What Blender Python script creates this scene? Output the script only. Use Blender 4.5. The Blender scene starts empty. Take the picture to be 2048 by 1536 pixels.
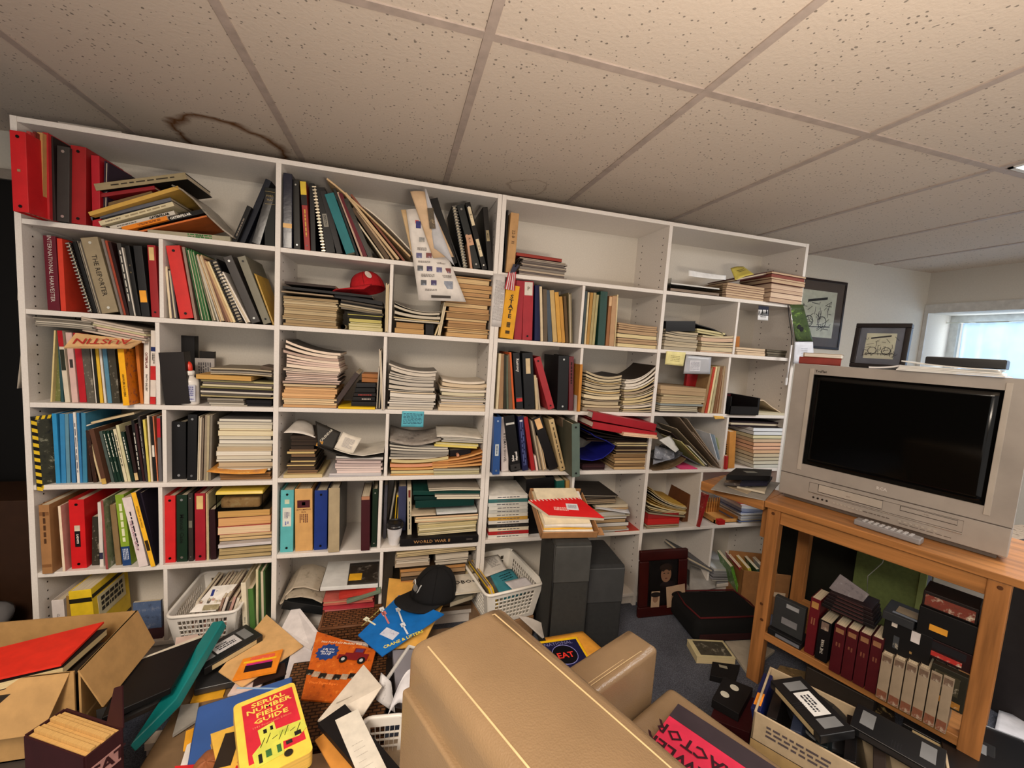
import bpy, bmesh, math, random
from mathutils import Vector, Matrix
SC=bpy.context.scene; COL=SC.collection
rnd=random.Random(7)
# ---------------- camera, light, exposure ----------------
F=836.74; EYE=1.23
RM=((0.964358,-0.256358,0.065528),(0.03839,-0.10947,-0.993248),(0.2618,0.960363,-0.095727))  # camera right, down, forward
cd=bpy.data.cameras.new('camera'); cam=bpy.data.objects.new('camera',cd); COL.objects.link(cam)
cd.sensor_fit='HORIZONTAL'; cd.sensor_width=36; cd.lens=F/2048*36; cd.clip_start=.02
cam.matrix_world=Matrix(((RM[0][0],-RM[1][0],-RM[2][0],0),(RM[0][1],-RM[1][1],-RM[2][1],0),(RM[0][2],-RM[1][2],-RM[2][2],EYE),(0,0,0,1)))
SC.camera=cam
SC.view_settings.view_transform='Standard'; SC.view_settings.look='None'; SC.view_settings.gamma=1
SC.view_settings.use_curve_mapping=False; SC.view_settings.exposure=0.32
w=bpy.data.worlds.new('world'); SC.world=w; w.use_nodes=True
w.node_tree.nodes['Background'].inputs[0].default_value=(1,.93,.86,1); w.node_tree.nodes['Background'].inputs[1].default_value=.8
def area(name,loc,rot,sx,sy,power,col):
    l=bpy.data.lights.new(name,'AREA'); l.shape='RECTANGLE'; l.size=sx; l.size_y=sy; l.energy=power; l.color=col
    o=bpy.data.objects.new(name,l); COL.objects.link(o); o.location=loc; o.rotation_euler=rot; return o
FL=-.02; CEIL=1.952; YF=1.7188; YB=1.985; WB=2.28; WR=3.792
area('ceiling_lamp_light',(-.75,-.55,CEIL-.03),(0,0,0),.55,1.1,62,(1,.87,.72))
area('ceiling_lamp_light',(2.31,.44,CEIL-.03),(0,0,0),.5,1.1,20,(1,.97,.93))
area('window_daylight',(WR+.235,1.6,1.41),(0,math.radians(90),0),.44,1.2,7,(.78,.89,1))
area('added_ceiling_uplight',(.35,-.35,1.02),(math.radians(180),0,0),.3,.3,36,(1,.86,.70))  # added unseen uplight that brightens the ceiling
# ---------------- pixel helpers: a pixel on a real plane gives a world point ----------------
def ray(u,v):
    a=(u-1024)/F; b=(v-768)/F
    return Vector([RM[0][i]*a+RM[1][i]*b+RM[2][i] for i in range(3)])
CP=Vector((0,0,EYE))
def at(u,v,X=None,Y=None,Z=None):
    r=ray(u,v); t=Y/r.y if Y is not None else (X/r.x if X is not None else (Z-EYE)/r.z)
    return CP+r*t
def on(u,v,p,n):
    r=ray(u,v); return CP+r*((Vector(p)-CP).dot(n)/r.dot(n))
def Xu(u,y,z):
    a=(u-1024)/F; z=z-EYE
    return -((RM[0][1]-a*RM[2][1])*y+(RM[0][2]-a*RM[2][2])*z)/(RM[0][0]-a*RM[2][0])
REG=(0,0,1)
def reg(x,y,s):
    global REG; REG=(x,y,s)
def g(u,v): return REG[0]+u/REG[2], REG[1]+v/REG[2]
# ---------------- materials ----------------
MC={}
def lin(c):
    return tuple(((x/255)/12.92 if x/255<=.04045 else (((x/255)+.055)/1.055)**2.4) for x in c)
def NT(m): return m.node_tree.nodes,m.node_tree.links
def MAT(c,kind='plain',rough=.55,c2=None,c3=None):
    key=(tuple(c),kind,rough,c2,c3)
    if key in MC: return MC[key]
    m=bpy.data.materials.new(kind+'_%d_%d_%d'%tuple(c)); m.use_nodes=True; N,L=NT(m); P=N['Principled BSDF']
    a=lin(c); lu=.3*a[0]+.6*a[1]+.1*a[2]; kk=.34+.66*min(1,lu/.10); a=tuple(x*kk for x in a); P.inputs['Roughness'].default_value=rough; P.inputs['Specular IOR Level'].default_value=.5 if kind in('gloss','leather','plastic','screen','metal') else .28
    def nd(t,**k):
        n=N.new(t)
        for q,v in k.items(): setattr(n,q,v)
        return n
    tc=nd('ShaderNodeTexCoord'); mp=nd('ShaderNodeMapping'); L.new(tc.outputs['Object'],mp.inputs['Vector'])
    def noise(sc,det=3,vec=None,ro=.55):
        n=nd('ShaderNodeTexNoise'); n.inputs['Scale'].default_value=sc; n.inputs['Detail'].default_value=det; n.inputs['Roughness'].default_value=ro
        L.new((vec or mp).outputs[0],n.inputs['Vector']); return n
    def ramp(src,stops,interp='LINEAR'):
        r=nd('ShaderNodeValToRGB'); e=r.color_ramp.elements; r.color_ramp.interpolation=interp
        while len(e)<len(stops): e.new(.5)
        for i,(p,cc) in enumerate(stops): e[i].position=p; e[i].color=(*cc,1)
        L.new(src,r.inputs['Fac']); return r
    def bump(src,st,dist=.001):
        b=nd('ShaderNodeBump'); b.inputs['Strength'].default_value=st; b.inputs['Distance'].default_value=dist
        L.new(src,b.inputs['Height']); L.new(b.outputs[0],P.inputs['Normal'])
    mul=lambda k:tuple(min(1,x*k) for x in a)
    if kind in('plain','gloss','vinyl','cloth','plastic'):
        n=noise({'plain':25,'gloss':12,'vinyl':18,'cloth':60,'plastic':8}[kind],4)
        r=ramp(n.outputs['Fac'],[(.3,mul(.86)),(.7,mul(1.1))]); L.new(r.outputs[0],P.inputs['Base Color'])
        if kind=='gloss': P.inputs['Roughness'].default_value=.22; bump(n.outputs['Fac'],.3,.004)
        if kind=='vinyl':
            n2=noise(700,2); P.inputs['Roughness'].default_value=.42; bump(n2.outputs['Fac'],.35,.0006)
        if kind=='cloth':
            n2=noise(900,2); P.inputs['Roughness'].default_value=.9; bump(n2.outputs['Fac'],.5,.001)
        if kind=='plastic': P.inputs['Roughness'].default_value=.32
    elif kind in('pgx','pgz'):
        mp.inputs['Scale'].default_value=(900,3,3) if kind=='pgx' else (3,3,900)
        n=noise(1,3); r=ramp(n.outputs['Fac'],[(.25,mul(.62)),(.5,mul(.98)),(.75,mul(1.12))]); L.new(r.outputs[0],P.inputs['Base Color'])
        P.inputs['Roughness'].default_value=.85; bump(n.outputs['Fac'],.25,.0008)
    elif kind=='photo':
        b=lin(c2 or (200,190,170)); d=lin(c3 or (60,60,50))
        n=noise(34,6,ro=.7); r=ramp(n.outputs['Fac'],[(.3,d),(.45,a),(.55,a),(.68,b)]); L.new(r.outputs[0],P.inputs['Base Color'])
        P.inputs['Roughness'].default_value=.3
    elif kind=='wood':
        mp.inputs['Scale'].default_value=(6,6,60) if c2 is None else c2
        n=noise(1.3,5); r=ramp(n.outputs['Fac'],[(.3,mul(.6)),(.55,a),(.75,mul(1.25))]); L.new(r.outputs[0],P.inputs['Base Color'])
        P.inputs['Roughness'].default_value=rough; bump(n.outputs['Fac'],.1,.001)
    elif kind=='shelf':
        n=noise(180,3); r=ramp(n.outputs['Fac'],[(.35,mul(.93)),(.65,a)]); L.new(r.outputs[0],P.inputs['Base Color']); P.inputs['Roughness'].default_value=.5
        n2=noise(5,3); n2.inputs['Distortion'].default_value=.3
        bump(n.outputs['Fac'],.12,.0006)
    elif kind=='leather':
        n=noise(5,4); r=ramp(n.outputs['Fac'],[(.3,mul(.82)),(.7,mul(1.08))]); L.new(r.outputs[0],P.inputs['Base Color'])
        v=nd('ShaderNodeTexVoronoi'); v.inputs['Scale'].default_value=420; L.new(mp.outputs[0],v.inputs['Vector'])
        n3=noise(14,5); ad=nd('ShaderNodeMath',operation='MULTIPLY_ADD'); L.new(v.outputs['Distance'],ad.inputs[0]); ad.inputs[1].default_value=.22; L.new(n3.outputs['Fac'],ad.inputs[2])
        bump(ad.outputs[0],.35,.004); P.inputs['Roughness'].default_value=.27
    elif kind=='carpet':
        n=noise(260,3); n2=noise(6,3); mx=nd('ShaderNodeMath',operation='MULTIPLY_ADD'); L.new(n2.outputs['Fac'],mx.inputs[0]); mx.inputs[1].default_value=.35; L.new(n.outputs['Fac'],mx.inputs[2])
        r=ramp(mx.outputs[0],[(.45,mul(.45)),(.68,a),(.9,mul(1.7))]); L.new(r.outputs[0],P.inputs['Base Color']); P.inputs['Roughness'].default_value=.95; bump(n.outputs['Fac'],.9,.006)
    elif kind=='tile':
        v=nd('ShaderNodeTexVoronoi'); v.inputs['Scale'].default_value=74; v.inputs['Randomness'].default_value=1
        wn=noise(14,2); ad=nd('ShaderNodeVectorMath',operation='MULTIPLY_ADD'); L.new(wn.outputs['Color'],ad.inputs[0]); ad.inputs[1].default_value=(.03,.03,.02); L.new(mp.outputs[0],ad.inputs[2]); L.new(ad.outputs[0],v.inputs['Vector'])
        s=nd('ShaderNodeSeparateColor'); L.new(v.outputs['Color'],s.inputs[0])
        th=nd('ShaderNodeMath',operation='MULTIPLY'); L.new(s.outputs[0],th.inputs[0]); th.inputs[1].default_value=.26
        lt=nd('ShaderNodeMath',operation='LESS_THAN'); L.new(v.outputs['Distance'],lt.inputs[0]); L.new(th.outputs[0],lt.inputs[1])
        # brown water rings (real stains on the tiles)
        geo=nd('ShaderNodeNewGeometry'); fac=None
        nw=noise(9,3,geo)
        for (cx,cy,rr,wd,st) in ((-.68,2.0,.185,.026,1.0),(.54,1.95,.088,.008,.35)):
            d=nd('ShaderNodeVectorMath',operation='DISTANCE'); L.new(geo.outputs['Position'],d.inputs[0]); d.inputs[1].default_value=(cx,cy,CEIL)
            sh=nd('ShaderNodeMath',operation='MULTIPLY_ADD'); L.new(nw.outputs['Fac'],sh.inputs[0]); sh.inputs[1].default_value=.09; L.new(d.outputs['Value'],sh.inputs[2])
            ab=nd('ShaderNodeMath',operation='SUBTRACT'); L.new(sh.outputs[0],ab.inputs[0]); ab.inputs[1].default_value=rr+.045
            a2=nd('ShaderNodeMath',operation='ABSOLUTE'); L.new(ab.outputs[0],a2.inputs[0])
            mr=nd('ShaderNodeMapRange'); mr.inputs['From Min'].default_value=wd; mr.inputs['From Max'].default_value=0; mr.inputs['To Min'].default_value=0; mr.inputs['To Max'].default_value=st; L.new(a2.outputs[0],mr.inputs['Value'])
            if fac is None: fac=mr
            else:
                mx=nd('ShaderNodeMath',operation='MAXIMUM'); L.new(fac.outputs[0],mx.inputs[0]); L.new(mr.outputs[0],mx.inputs[1]); fac=mx
        m1=nd('ShaderNodeMix',data_type='RGBA'); m1.inputs['A'].default_value=(*a,1); m1.inputs['B'].default_value=(*lin((112,70,30)),1); L.new(fac.outputs[0],m1.inputs['Factor'])
        m2=nd('ShaderNodeMix',data_type='RGBA'); L.new(m1.outputs['Result'],m2.inputs['A']); m2.inputs['B'].default_value=(*mul(.4),1); L.new(lt.outputs[0],m2.inputs['Factor'])
        L.new(m2.outputs['Result'],P.inputs['Base Color']); P.inputs['Roughness'].default_value=.95
        b=noise(90,4); bump(b.outputs['Fac'],.5,.002)
    elif kind=='wall':
        n=noise(120,3); r=ramp(n.outputs['Fac'],[(.3,mul(.94)),(.7,a)]); L.new(r.outputs[0],P.inputs['Base Color']); bump(n.outputs['Fac'],.2,.001); P.inputs['Roughness'].default_value=.8
    elif kind=='metal':
        P.inputs['Metallic'].default_value=.85; P.inputs['Roughness'].default_value=rough
        n=noise(20,3); r=ramp(n.outputs['Fac'],[(.3,mul(.85)),(.7,a)]); L.new(r.outputs[0],P.inputs['Base Color'])
    elif kind=='glass':
        P.inputs['Base Color'].default_value=(*a,1); P.inputs['Transmission Weight'].default_value=1.0; P.inputs['Specular IOR Level'].default_value=.3; P.inputs['Roughness'].default_value=.08; P.inputs['IOR'].default_value=1.15
        n=noise(6,2); bump(n.outputs['Fac'],.1,.002)
    elif kind=='screen':
        n=noise(2,2); r=ramp(n.outputs['Fac'],[(.3,mul(.9)),(.7,a)]); L.new(r.outputs[0],P.inputs['Base Color']); P.inputs['Roughness'].default_value=.1; P.inputs['Specular IOR Level'].default_value=.25
    elif kind=='emit':
        n=noise(1,2); r=ramp(n.outputs['Fac'],[(.2,mul(.97)),(.8,a)]); L.new(r.outputs[0],P.inputs['Base Color']); L.new(r.outputs[0],P.inputs['Emission Color']); P.inputs['Emission Strength'].default_value=rough
    elif kind=='curtain':
        n=noise(9,3); r=ramp(n.outputs['Fac'],[(.3,mul(.9)),(.7,a)]); L.new(r.outputs[0],P.inputs['Base Color']); P.inputs['Roughness'].default_value=.8
        t=nd('ShaderNodeBsdfTranslucent'); L.new(r.outputs[0],t.inputs['Color']); mx=nd('ShaderNodeMixShader'); mx.inputs[0].default_value=.6
        L.new(P.outputs[0],mx.inputs[1]); L.new(t.outputs[0],mx.inputs[2]); L.new(mx.outputs[0],N['Material Output'].inputs['Surface'])
    elif kind=='weave':
        br=nd('ShaderNodeTexBrick'); br.inputs['Scale'].default_value=22; br.inputs['Mortar Size'].default_value=.045; br.inputs['Color1'].default_value=(*a,1); br.inputs['Color2'].default_value=(*mul(.6),1); br.inputs['Mortar'].default_value=(*mul(.12),1)
        cx=nd('ShaderNodeSeparateXYZ'); L.new(mp.outputs[0],cx.inputs[0]); cb=nd('ShaderNodeCombineXYZ'); L.new(cx.outputs[0],cb.inputs[0]); ad=nd('ShaderNodeMath',operation='ADD'); L.new(cx.outputs[1],ad.inputs[0]); L.new(cx.outputs[2],ad.inputs[1]); L.new(ad.outputs[0],cb.inputs[1]); L.new(cb.outputs[0],br.inputs['Vector'])
        L.new(br.outputs['Color'],P.inputs['Base Color']); bump(br.outputs['Fac'],-.6,.004); P.inputs['Roughness'].default_value=.7
    elif kind=='wicker':
        mp.inputs['Scale'].default_value=(14,14,26); wv=nd('ShaderNodeTexWave'); wv.wave_type='BANDS'; wv.bands_direction='Z'; wv.inputs['Scale'].default_value=1.6; wv.inputs['Distortion'].default_value=3.5; wv.inputs['Detail'].default_value=2; wv.inputs['Detail Scale'].default_value=2.2
        L.new(mp.outputs[0],wv.inputs['Vector']); r=ramp(wv.outputs['Fac'],[(.15,mul(.12)),(.5,mul(.8)),(.8,mul(1.2))]); L.new(r.outputs[0],P.inputs['Base Color']); bump(wv.outputs['Fac'],.9,.01)
    MC[key]=m; return m
# ---------------- mesh helpers ----------------
class MB:
    def __init__(s): s.v=[]; s.f=[]; s.m=[]
    def box(s,x0,x1,y0,y1,z0,z1,m=0,top=None):
        n=len(s.v); t=top or (x0,x1,y0,y1)
        s.v+=[(x0,y0,z0),(x1,y0,z0),(x1,y1,z0),(x0,y1,z0),(t[0],t[2],z1),(t[1],t[2],z1),(t[1],t[3],z1),(t[0],t[3],z1)]
        s.f+=[tuple(n+i for i in q) for q in((3,2,1,0),(4,5,6,7),(0,1,5,4),(1,2,6,5),(2,3,7,6),(3,0,4,7))]; s.m+=[m]*6; return s
    def obox(s,M4,dx,dy,dz,m=0):
        n=len(s.v)
        for z in(0,dz):
            for x,y in((0,0),(dx,0),(dx,dy),(0,dy)): s.v.append(tuple(M4@Vector((x,y,z))))
        s.f+=[tuple(n+i for i in q) for q in((3,2,1,0),(4,5,6,7),(0,1,5,4),(1,2,6,5),(2,3,7,6),(3,0,4,7))]; s.m+=[m]*6; return s
    def poly(s,top,bot,m=0,ms=None):
        n=len(s.v); k=len(top); s.v+=[tuple(p) for p in top]+[tuple(p) for p in bot]
        s.f.append(tuple(range(n,n+k))); s.f.append(tuple(range(n+2*k-1,n+k-1,-1)))
        for i in range(k):
            j=(i+1)%k; s.f.append((n+i,n+k+i,n+k+j,n+j))
        s.m+=[m,m]+[m if ms is None else ms]*k; return s
    def grid(s,fn,nu,nv,th,m=0,me=None):
        """curved sheet fn(a,b)->(point,normal), closed slab of thickness th"""
        n=len(s.v); W=nu+1
        for k in(0,1):
            for j in range(nv+1):
                for i in range(nu+1):
                    p,nn=fn(i/nu,j/nv); s.v.append(tuple(Vector(p)-Vector(nn)*th*k))
        q=W*(nv+1)
        for j in range(nv):
            for i in range(nu):
                a=n+j*W+i; s.f.append((a,a+1,a+W+1,a+W)); s.f.append((a+q,a+W+q,a+W+1+q,a+1+q)); s.m+=[m,m]
        me=m if me is None else me
        for i in range(nu):
            a=n+i; s.f.append((a,a+q,a+1+q,a+1)); a=n+nv*W+i; s.f.append((a,a+1,a+1+q,a+q)); s.m+=[me,me]
        for j in range(nv):
            a=n+j*W; s.f.append((a,a+W,a+W+q,a+q)); a=n+j*W+nu; s.f.append((a,a+q,a+W+q,a+W)); s.m+=[me,me]
        return s
    def tube(s,pts,r,seg=8,m=0,cap=True):
        pts=[Vector(p) for p in pts]; n=len(s.v); K=len(pts)
        for i,p in enumerate(pts):
            d=(pts[min(i+1,K-1)]-pts[max(i-1,0)]).normalized(); u=d.orthogonal().normalized() if abs(d.z)>.99 else d.cross(Vector((0,0,1))).normalized(); w_=d.cross(u)
            rr=r[i] if isinstance(r,(list,tuple)) else r
            for a in range(seg): t=2*math.pi*a/seg; s.v.append(tuple(p+(u*math.cos(t)+w_*math.sin(t))*rr))
        for i in range(K-1):
            for a in range(seg): b=(a+1)%seg; s.f.append((n+i*seg+a,n+i*seg+b,n+(i+1)*seg+b,n+(i+1)*seg+a)); s.m.append(m)
        if cap: s.f.append(tuple(n+a for a in reversed(range(seg)))); s.f.append(tuple(n+(K-1)*seg+a for a in range(seg))); s.m+=[m,m]
        return s
    def lathe(s,prof,seg=20,sx=1,sy=1,m=0,c=(0,0,0)):
        n=len(s.v); K=len(prof)
        for r,z in prof:
            for a in range(seg): t=2*math.pi*a/seg; s.v.append((c[0]+r*sx*math.cos(t),c[1]+r*sy*math.sin(t),c[2]+z))
        for i in range(K-1):
            for a in range(seg): b=(a+1)%seg; s.f.append((n+i*seg+a,n+i*seg+b,n+(i+1)*seg+b,n+(i+1)*seg+a)); s.m.append(m)
        s.f.append(tuple(n+a for a in reversed(range(seg)))); s.f.append(tuple(n+(K-1)*seg+a for a in range(seg))); s.m+=[m,m]; return s
    def mesh(s,name):
        me=bpy.data.meshes.new(name); me.from_pydata([tuple(v) for v in s.v],[],s.f); me.polygons.foreach_set('material_index',s.m)
        bm=bmesh.new(); bm.from_mesh(me); bmesh.ops.recalc_face_normals(bm,faces=bm.faces); bm.to_mesh(me); bm.free(); return me
def put(name,mb,mats,parent=None,M4=None,smooth=False,bevel=0,sub=0,seg=2):
    me=mb.mesh(name) if isinstance(mb,MB) else mb
    if not isinstance(mats,(list,tuple)): mats=[mats]
    for m in mats: me.materials.append(m)
    o=bpy.data.objects.new(name,me); COL.objects.link(o)
    if parent is not None: o.parent=parent
    if M4 is not None: o.matrix_basis=M4
    if smooth: me.polygons.foreach_set('use_smooth',[True]*len(me.polygons))
    if bevel:
        b=o.modifiers.new('bevel','BEVEL'); b.width=bevel; b.segments=seg; b.limit_method='ANGLE'; b.angle_limit=.6
        me.polygons.foreach_set('use_smooth',[True]*len(me.polygons))
        wn=o.modifiers.new('wn','WEIGHTED_NORMAL')
    if sub:
        b=o.modifiers.new('sub','SUBSURF'); b.levels=sub; b.render_levels=sub
    return o
LABELS={}
def tag(o,label=None,cat=None,group=None,kind=None):
    if kind: o['kind']=kind; 
    if label:
        ws=label.split()
        if len(ws)>16: label=' '.join(ws[:16]).rstrip(',')
        while len(label.split())<4: label+=' in the room'
        if not group and label in LABELS: print('DUPLABEL',label)
        LABELS[label]=1
        o['label']=label; o['category']=cat
    if group: o['group']=group
    return o
def thing(name,label,cat,M4=None,group=None):
    o=bpy.data.objects.new(name,None); COL.objects.link(o); o.empty_display_size=.05
    if M4 is not None: o.matrix_basis=M4
    return tag(o,label,cat,group)
def struct(name,mb,mats,**k): return tag(put(name,mb,mats,**k),kind='structure')
def T(*p): return Matrix.Translation(Vector(p[0] if len(p)==1 else p))
def frame(o,x,y,z=None):
    """matrix with origin o, x axis along x, z normal to x and y"""
    x=Vector(x).normalized(); z=Vector(z).normalized() if z is not None else x.cross(Vector(y)).normalized(); y=z.cross(x)
    return Matrix(((x.x,y.x,z.x,o[0]),(x.y,y.y,z.y,o[1]),(x.z,y.z,z.z,o[2]),(0,0,0,1)))
TC={}
def text(s,parent,M4,size,col,name='lettering',ex=0,bold=0,sx=1,shear=0,font_off=0):
    """flat printed lettering; M4 places its centre, local x along the line, z out of the surface"""
    key=(s,bold,shear)
    if key not in TC:
        c=bpy.data.curves.new('t','FONT'); c.body=s; c.size=1; c.align_x='CENTER'; c.align_y='CENTER'; c.offset=bold; c.resolution_u=1; c.shear=shear; c.space_line=.85
        o=bpy.data.objects.new('t',c); TC[key]=bpy.data.meshes.new_from_object(o); bpy.data.objects.remove(o)
    me=TC[key].copy(); me.materials.clear()
    return put(name,me,MAT(col,'plain'),parent,M4@Matrix.Diagonal((size*sx,size,size,1)))
def marks(parent,M4,w_,h,col,rows=4,name='small_print',gap=.45,seed=1,fill=.9):
    """illegible small print: rows of short dashes over a w x h patch centred on M4"""
    r=random.Random(seed); b=MB(); rh=h/rows
    for i in range(rows):
        y=h/2-(i+.5)*rh; x=-w_/2; end=w_/2*(1 if r.random()<fill else .3)
        while x<end:
            l=w_*r.uniform(.06,.2); l=min(l,end-x)
            n=len(b.v); t=rh*(1-gap)/2
            b.v+=[(x,y-t,0),(x+l,y-t,0),(x+l,y+t,0),(x,y+t,0)]; b.f.append((n,n+1,n+2,n+3)); b.m.append(0); x+=l+w_*.035
    return put(name,b,MAT(col,'plain'),parent,M4)
def patch(parent,M4,w_,h,mat,name='label',th=.0006):
    return put(name,MB().box(-w_/2,w_/2,-h/2,h/2,-th,th*.5),mat,parent,M4)
# ---------------- room ----------------
struct('floor',MB().box(-3.2,WR,-1.6,WB,FL-.05,FL),MAT((88,92,104),'carpet'))
struct('ceiling',MB().box(-3.2,WR,-1.6,WB,CEIL+.004,CEIL+.06),MAT((214,200,186),'tile'))
gx=[.176+.61*i for i in range(-6,7)]; gy=[-1.38,-.16,1.061]
b=MB()
for x in gx:
    if x<WR: b.box(x-.012,x+.012,-1.6,WB,CEIL,CEIL+.004)
for y in gy: b.box(-3.2,WR,y-.012,y+.012,CEIL+.0005,CEIL+.004)
struct('trim_ceiling_grid',b,MAT((184,169,160),'plain'))
struct('wall_back',MB().box(-3.2,WR,WB,WB+.1,FL,CEIL+.05),MAT((212,206,194),'wall'))
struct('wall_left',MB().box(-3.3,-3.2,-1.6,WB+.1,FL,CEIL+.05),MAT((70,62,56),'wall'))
# window wall with a deep opening
wy0,wy1,wz0,wz1=.95,2.252,1.16,1.657
b=MB().box(WR,WR+.3,-1.6,wy0,FL,CEIL+.05).box(WR,WR+.3,wy1,WB+.1,FL,CEIL+.05).box(WR,WR+.3,wy0,wy1,FL,wz0).box(WR,WR+.3,wy0,wy1,wz1,CEIL+.05)
struct('wall_right',b,MAT((206,200,190),'wall'))
b=MB().box(WR-.012,WR,wy1,wy1+.026,wz0,wz1).box(WR-.012,WR,wy0-.05,wy1+.026,wz1,wz1+.065).box(WR-.03,WR+.01,wy0-.05,wy1+.02,wz0-.03,wz0)
struct('trim_1',b,MAT((200,198,194),'plain'))
win=struct('window_1',MB().box(WR+.24,WR+.27,wy0,wy1,wz0,wz0+.04).box(WR+.24,WR+.27,wy0,wy1,wz1-.05,wz1).box(WR+.24,WR+.27,wy1-.05,wy1,wz0+.04,wz1-.05).box(WR+.24,WR+.27,wy0,wy0+.05,wz0+.04,wz1-.05),MAT((205,208,206),'plain'))
put('pane',MB().box(WR+.25,WR+.256,wy0+.04,wy1-.04,wz0+.03,wz1-.04),MAT((235,245,250),'glass'),win)
def cf(a,b_):
    y=wy0+.02+(wy1-wy0-.12)*a; amp=.022*(.3+b_)
    x=WR+.2+amp*math.sin(a*58+math.sin(a*13)*2.4)+.008*math.sin(a*23)
    return (x,y,wz1-.06-(wz1-wz0-.07)*b_),(1,0,0)
cu=put('curtain',MB().grid(cf,160,10,.0015),MAT((215,228,240),'curtain'),smooth=True)
tag(cu,'pale blue sheer gathered curtain hanging in the window recess','curtain')
rod=put('curtain_rod',MB().tube([(WR+.2,wy0,wz1-.055),(WR+.2,wy1,wz1-.055)],.005),MAT((210,212,205),'metal',.3)); tag(rod,'thin curtain rod across top of the window recess','curtain rod')
# outdoor ground light seen through the curtain comes from the world
# fluorescent panel in the ceiling
def panel(x,y,lab):
    t=thing('ceiling_light',lab,'ceiling light',T(x,y,CEIL))
    put('frame',MB().box(0,.59,0,.012,-.004,.003).box(0,.59,1.17,1.185,-.004,.003).box(0,.012,0,1.185,-.004,.003).box(.578,.59,0,1.185,-.004,.003),MAT((225,225,222),'plain'),t)
    put('diffuser',MB().box(.012,.578,.012,1.17,-.003,.003),MAT((250,252,255),'emit',3.0),t)
panel(2.018,-.145,'white lit fluorescent panel in the ceiling grid at the right edge')
tl_=thing('added_floor_lamp','torchiere floor lamp standing behind the viewer','lamp',T(.35,-.35,FL))  # lamp body added out of view to carry the ceiling uplight
put('base',MB().lathe([(.12,0),(.12,.015),(.02,.03)],24),MAT((60,56,54),'plain'),tl_); put('pole',MB().tube([(0,0,.02),(0,0,.9)],.01,10),MAT((60,56,54),'plain'),tl_); put('bowl',MB().lathe([(.02,.89),(.14,.94),(.2,1.01),(.205,1.02),(.195,1.015),(.13,.95),(.01,.91)],28),MAT((226,216,200),'plain'),tl_)
# ---------------- bookcases ----------------
W=MAT((226,220,214),'shelf'); TH=.017; BACK=MAT((214,207,196),'shelf')
ZA=(1.522,1.2395,.935,.654,.344,.05); ZA2=(1.521,1.242,.936,.6625,.3575,.05)
ZB=(1.5195,1.248,.947,.670,.365,.045); ZB2=(1.52,1.25,.950,.6688,.370,.045)
XV=dict(V0=-1.183,V2=-.447,V4=.359,V4b=.3775,V6=1.161,V8=1.954)
def case(name,label,x0,x1,xm,za,zb,divs,d0):
    t=thing(name,label,'bookcase',T(x0,YF,FL)); ox,oy,oz=x0,YF,FL
    D=YB-YF; H=1.827-FL
    def bx(n,a,b_,z0,z1,y0=0,y1=D,mat=W): return put(n,MB().box(a-ox,b_-ox,y0,y1,z0-oz,z1-oz),mat,t,bevel=.0012,seg=1)
    def pan(n,a,b_,z1,sides):
        q=MB().box(a-ox,b_-ox,0,D,FL-oz,z1-oz)
        for xs,sg in sides:
            for yy in (.04,D-.05):
                z=FL+.15
                while z<1.78: xa=xs-ox; q.box(min(xa,xa+sg*.0006),max(xa,xa+sg*.0006),yy-.0025,yy+.0025,z-oz-.0025,z-oz+.0025,1); z+=.032
        put(n,q,[W,MAT((60,50,45),'plain')],t)
    pan('side_panel',x0,x0+TH,1.827,[(x0+TH,1)]); pan('side_panel',x1-TH,x1,1.827,[(x1-TH,-1)]); pan('center_panel',xm,xm+TH,1.827-TH,[(xm,-1),(xm+TH,1)])
    bx('top_panel',x0+TH,x1-TH,1.827-TH,1.827)
    bx('back_panel',x0+.002,x1-.002,FL+.05,1.825,D,D+.008,BACK)
    for (a,b_,zz) in ((x0+TH,xm,za),(xm+TH,x1-TH,zb)):
        for i,z in enumerate(zz): bx('shelf_board',a,b_,z-TH,z)
        bx('kick_board',a,b_,FL,zz[-1]-TH,.02,.035)
    for (uc,vc,z0,z1) in divs:
        x=Xu(uc,YF,(z0+z1)/2); bx('divider',x-.0065,x+.0065,z0,z1,.001)
    return t
dA=[(322,560,ZA[1],ZA[0]-TH),(315,730,ZA[2],ZA[1]-TH),(328.5,895,ZA[3],ZA[2]-TH),(321,1055,ZA[4],ZA[3]-TH),(331,1210,ZA[5],ZA[4]-TH),
    (781.5,600,ZA2[1],ZA2[0]-TH),(768.5,750,ZA2[2],ZA2[1]-TH),(773,893,ZA2[3],ZA2[2]-TH),(759.5,1034,ZA2[4],ZA2[3]-TH),(761,1180,ZA2[5],ZA2[4]-TH)]
dB=[(1164,630,ZB[1],ZB[0]-TH),(1160,760,ZB[2],ZB[1]-TH),(1149,890,ZB[3],ZB[2]-TH),(1143,1010,ZB[4],ZB[3]-TH),(1138,1140,ZB[5],ZB[4]-TH),
    (1473,655,ZB2[1],ZB2[0]-TH),(1454.5,775,ZB2[2],ZB2[1]-TH),(1451,888,ZB2[3],ZB2[2]-TH),(1399,1000,ZB2[4],ZB2[3]-TH),(1421,1110,ZB2[5],ZB2[4]-TH)]
case('bookcase','left white laminate bookcase crammed with binders and magazines',XV['V0'],XV['V4']+TH,XV['V2'],ZA,ZA2,dA,0)
case('bookcase','right white laminate bookcase with emptier top shelves',XV['V4b'],XV['V8']+TH,XV['V6'],ZB,ZB2,dB,1)
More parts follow.
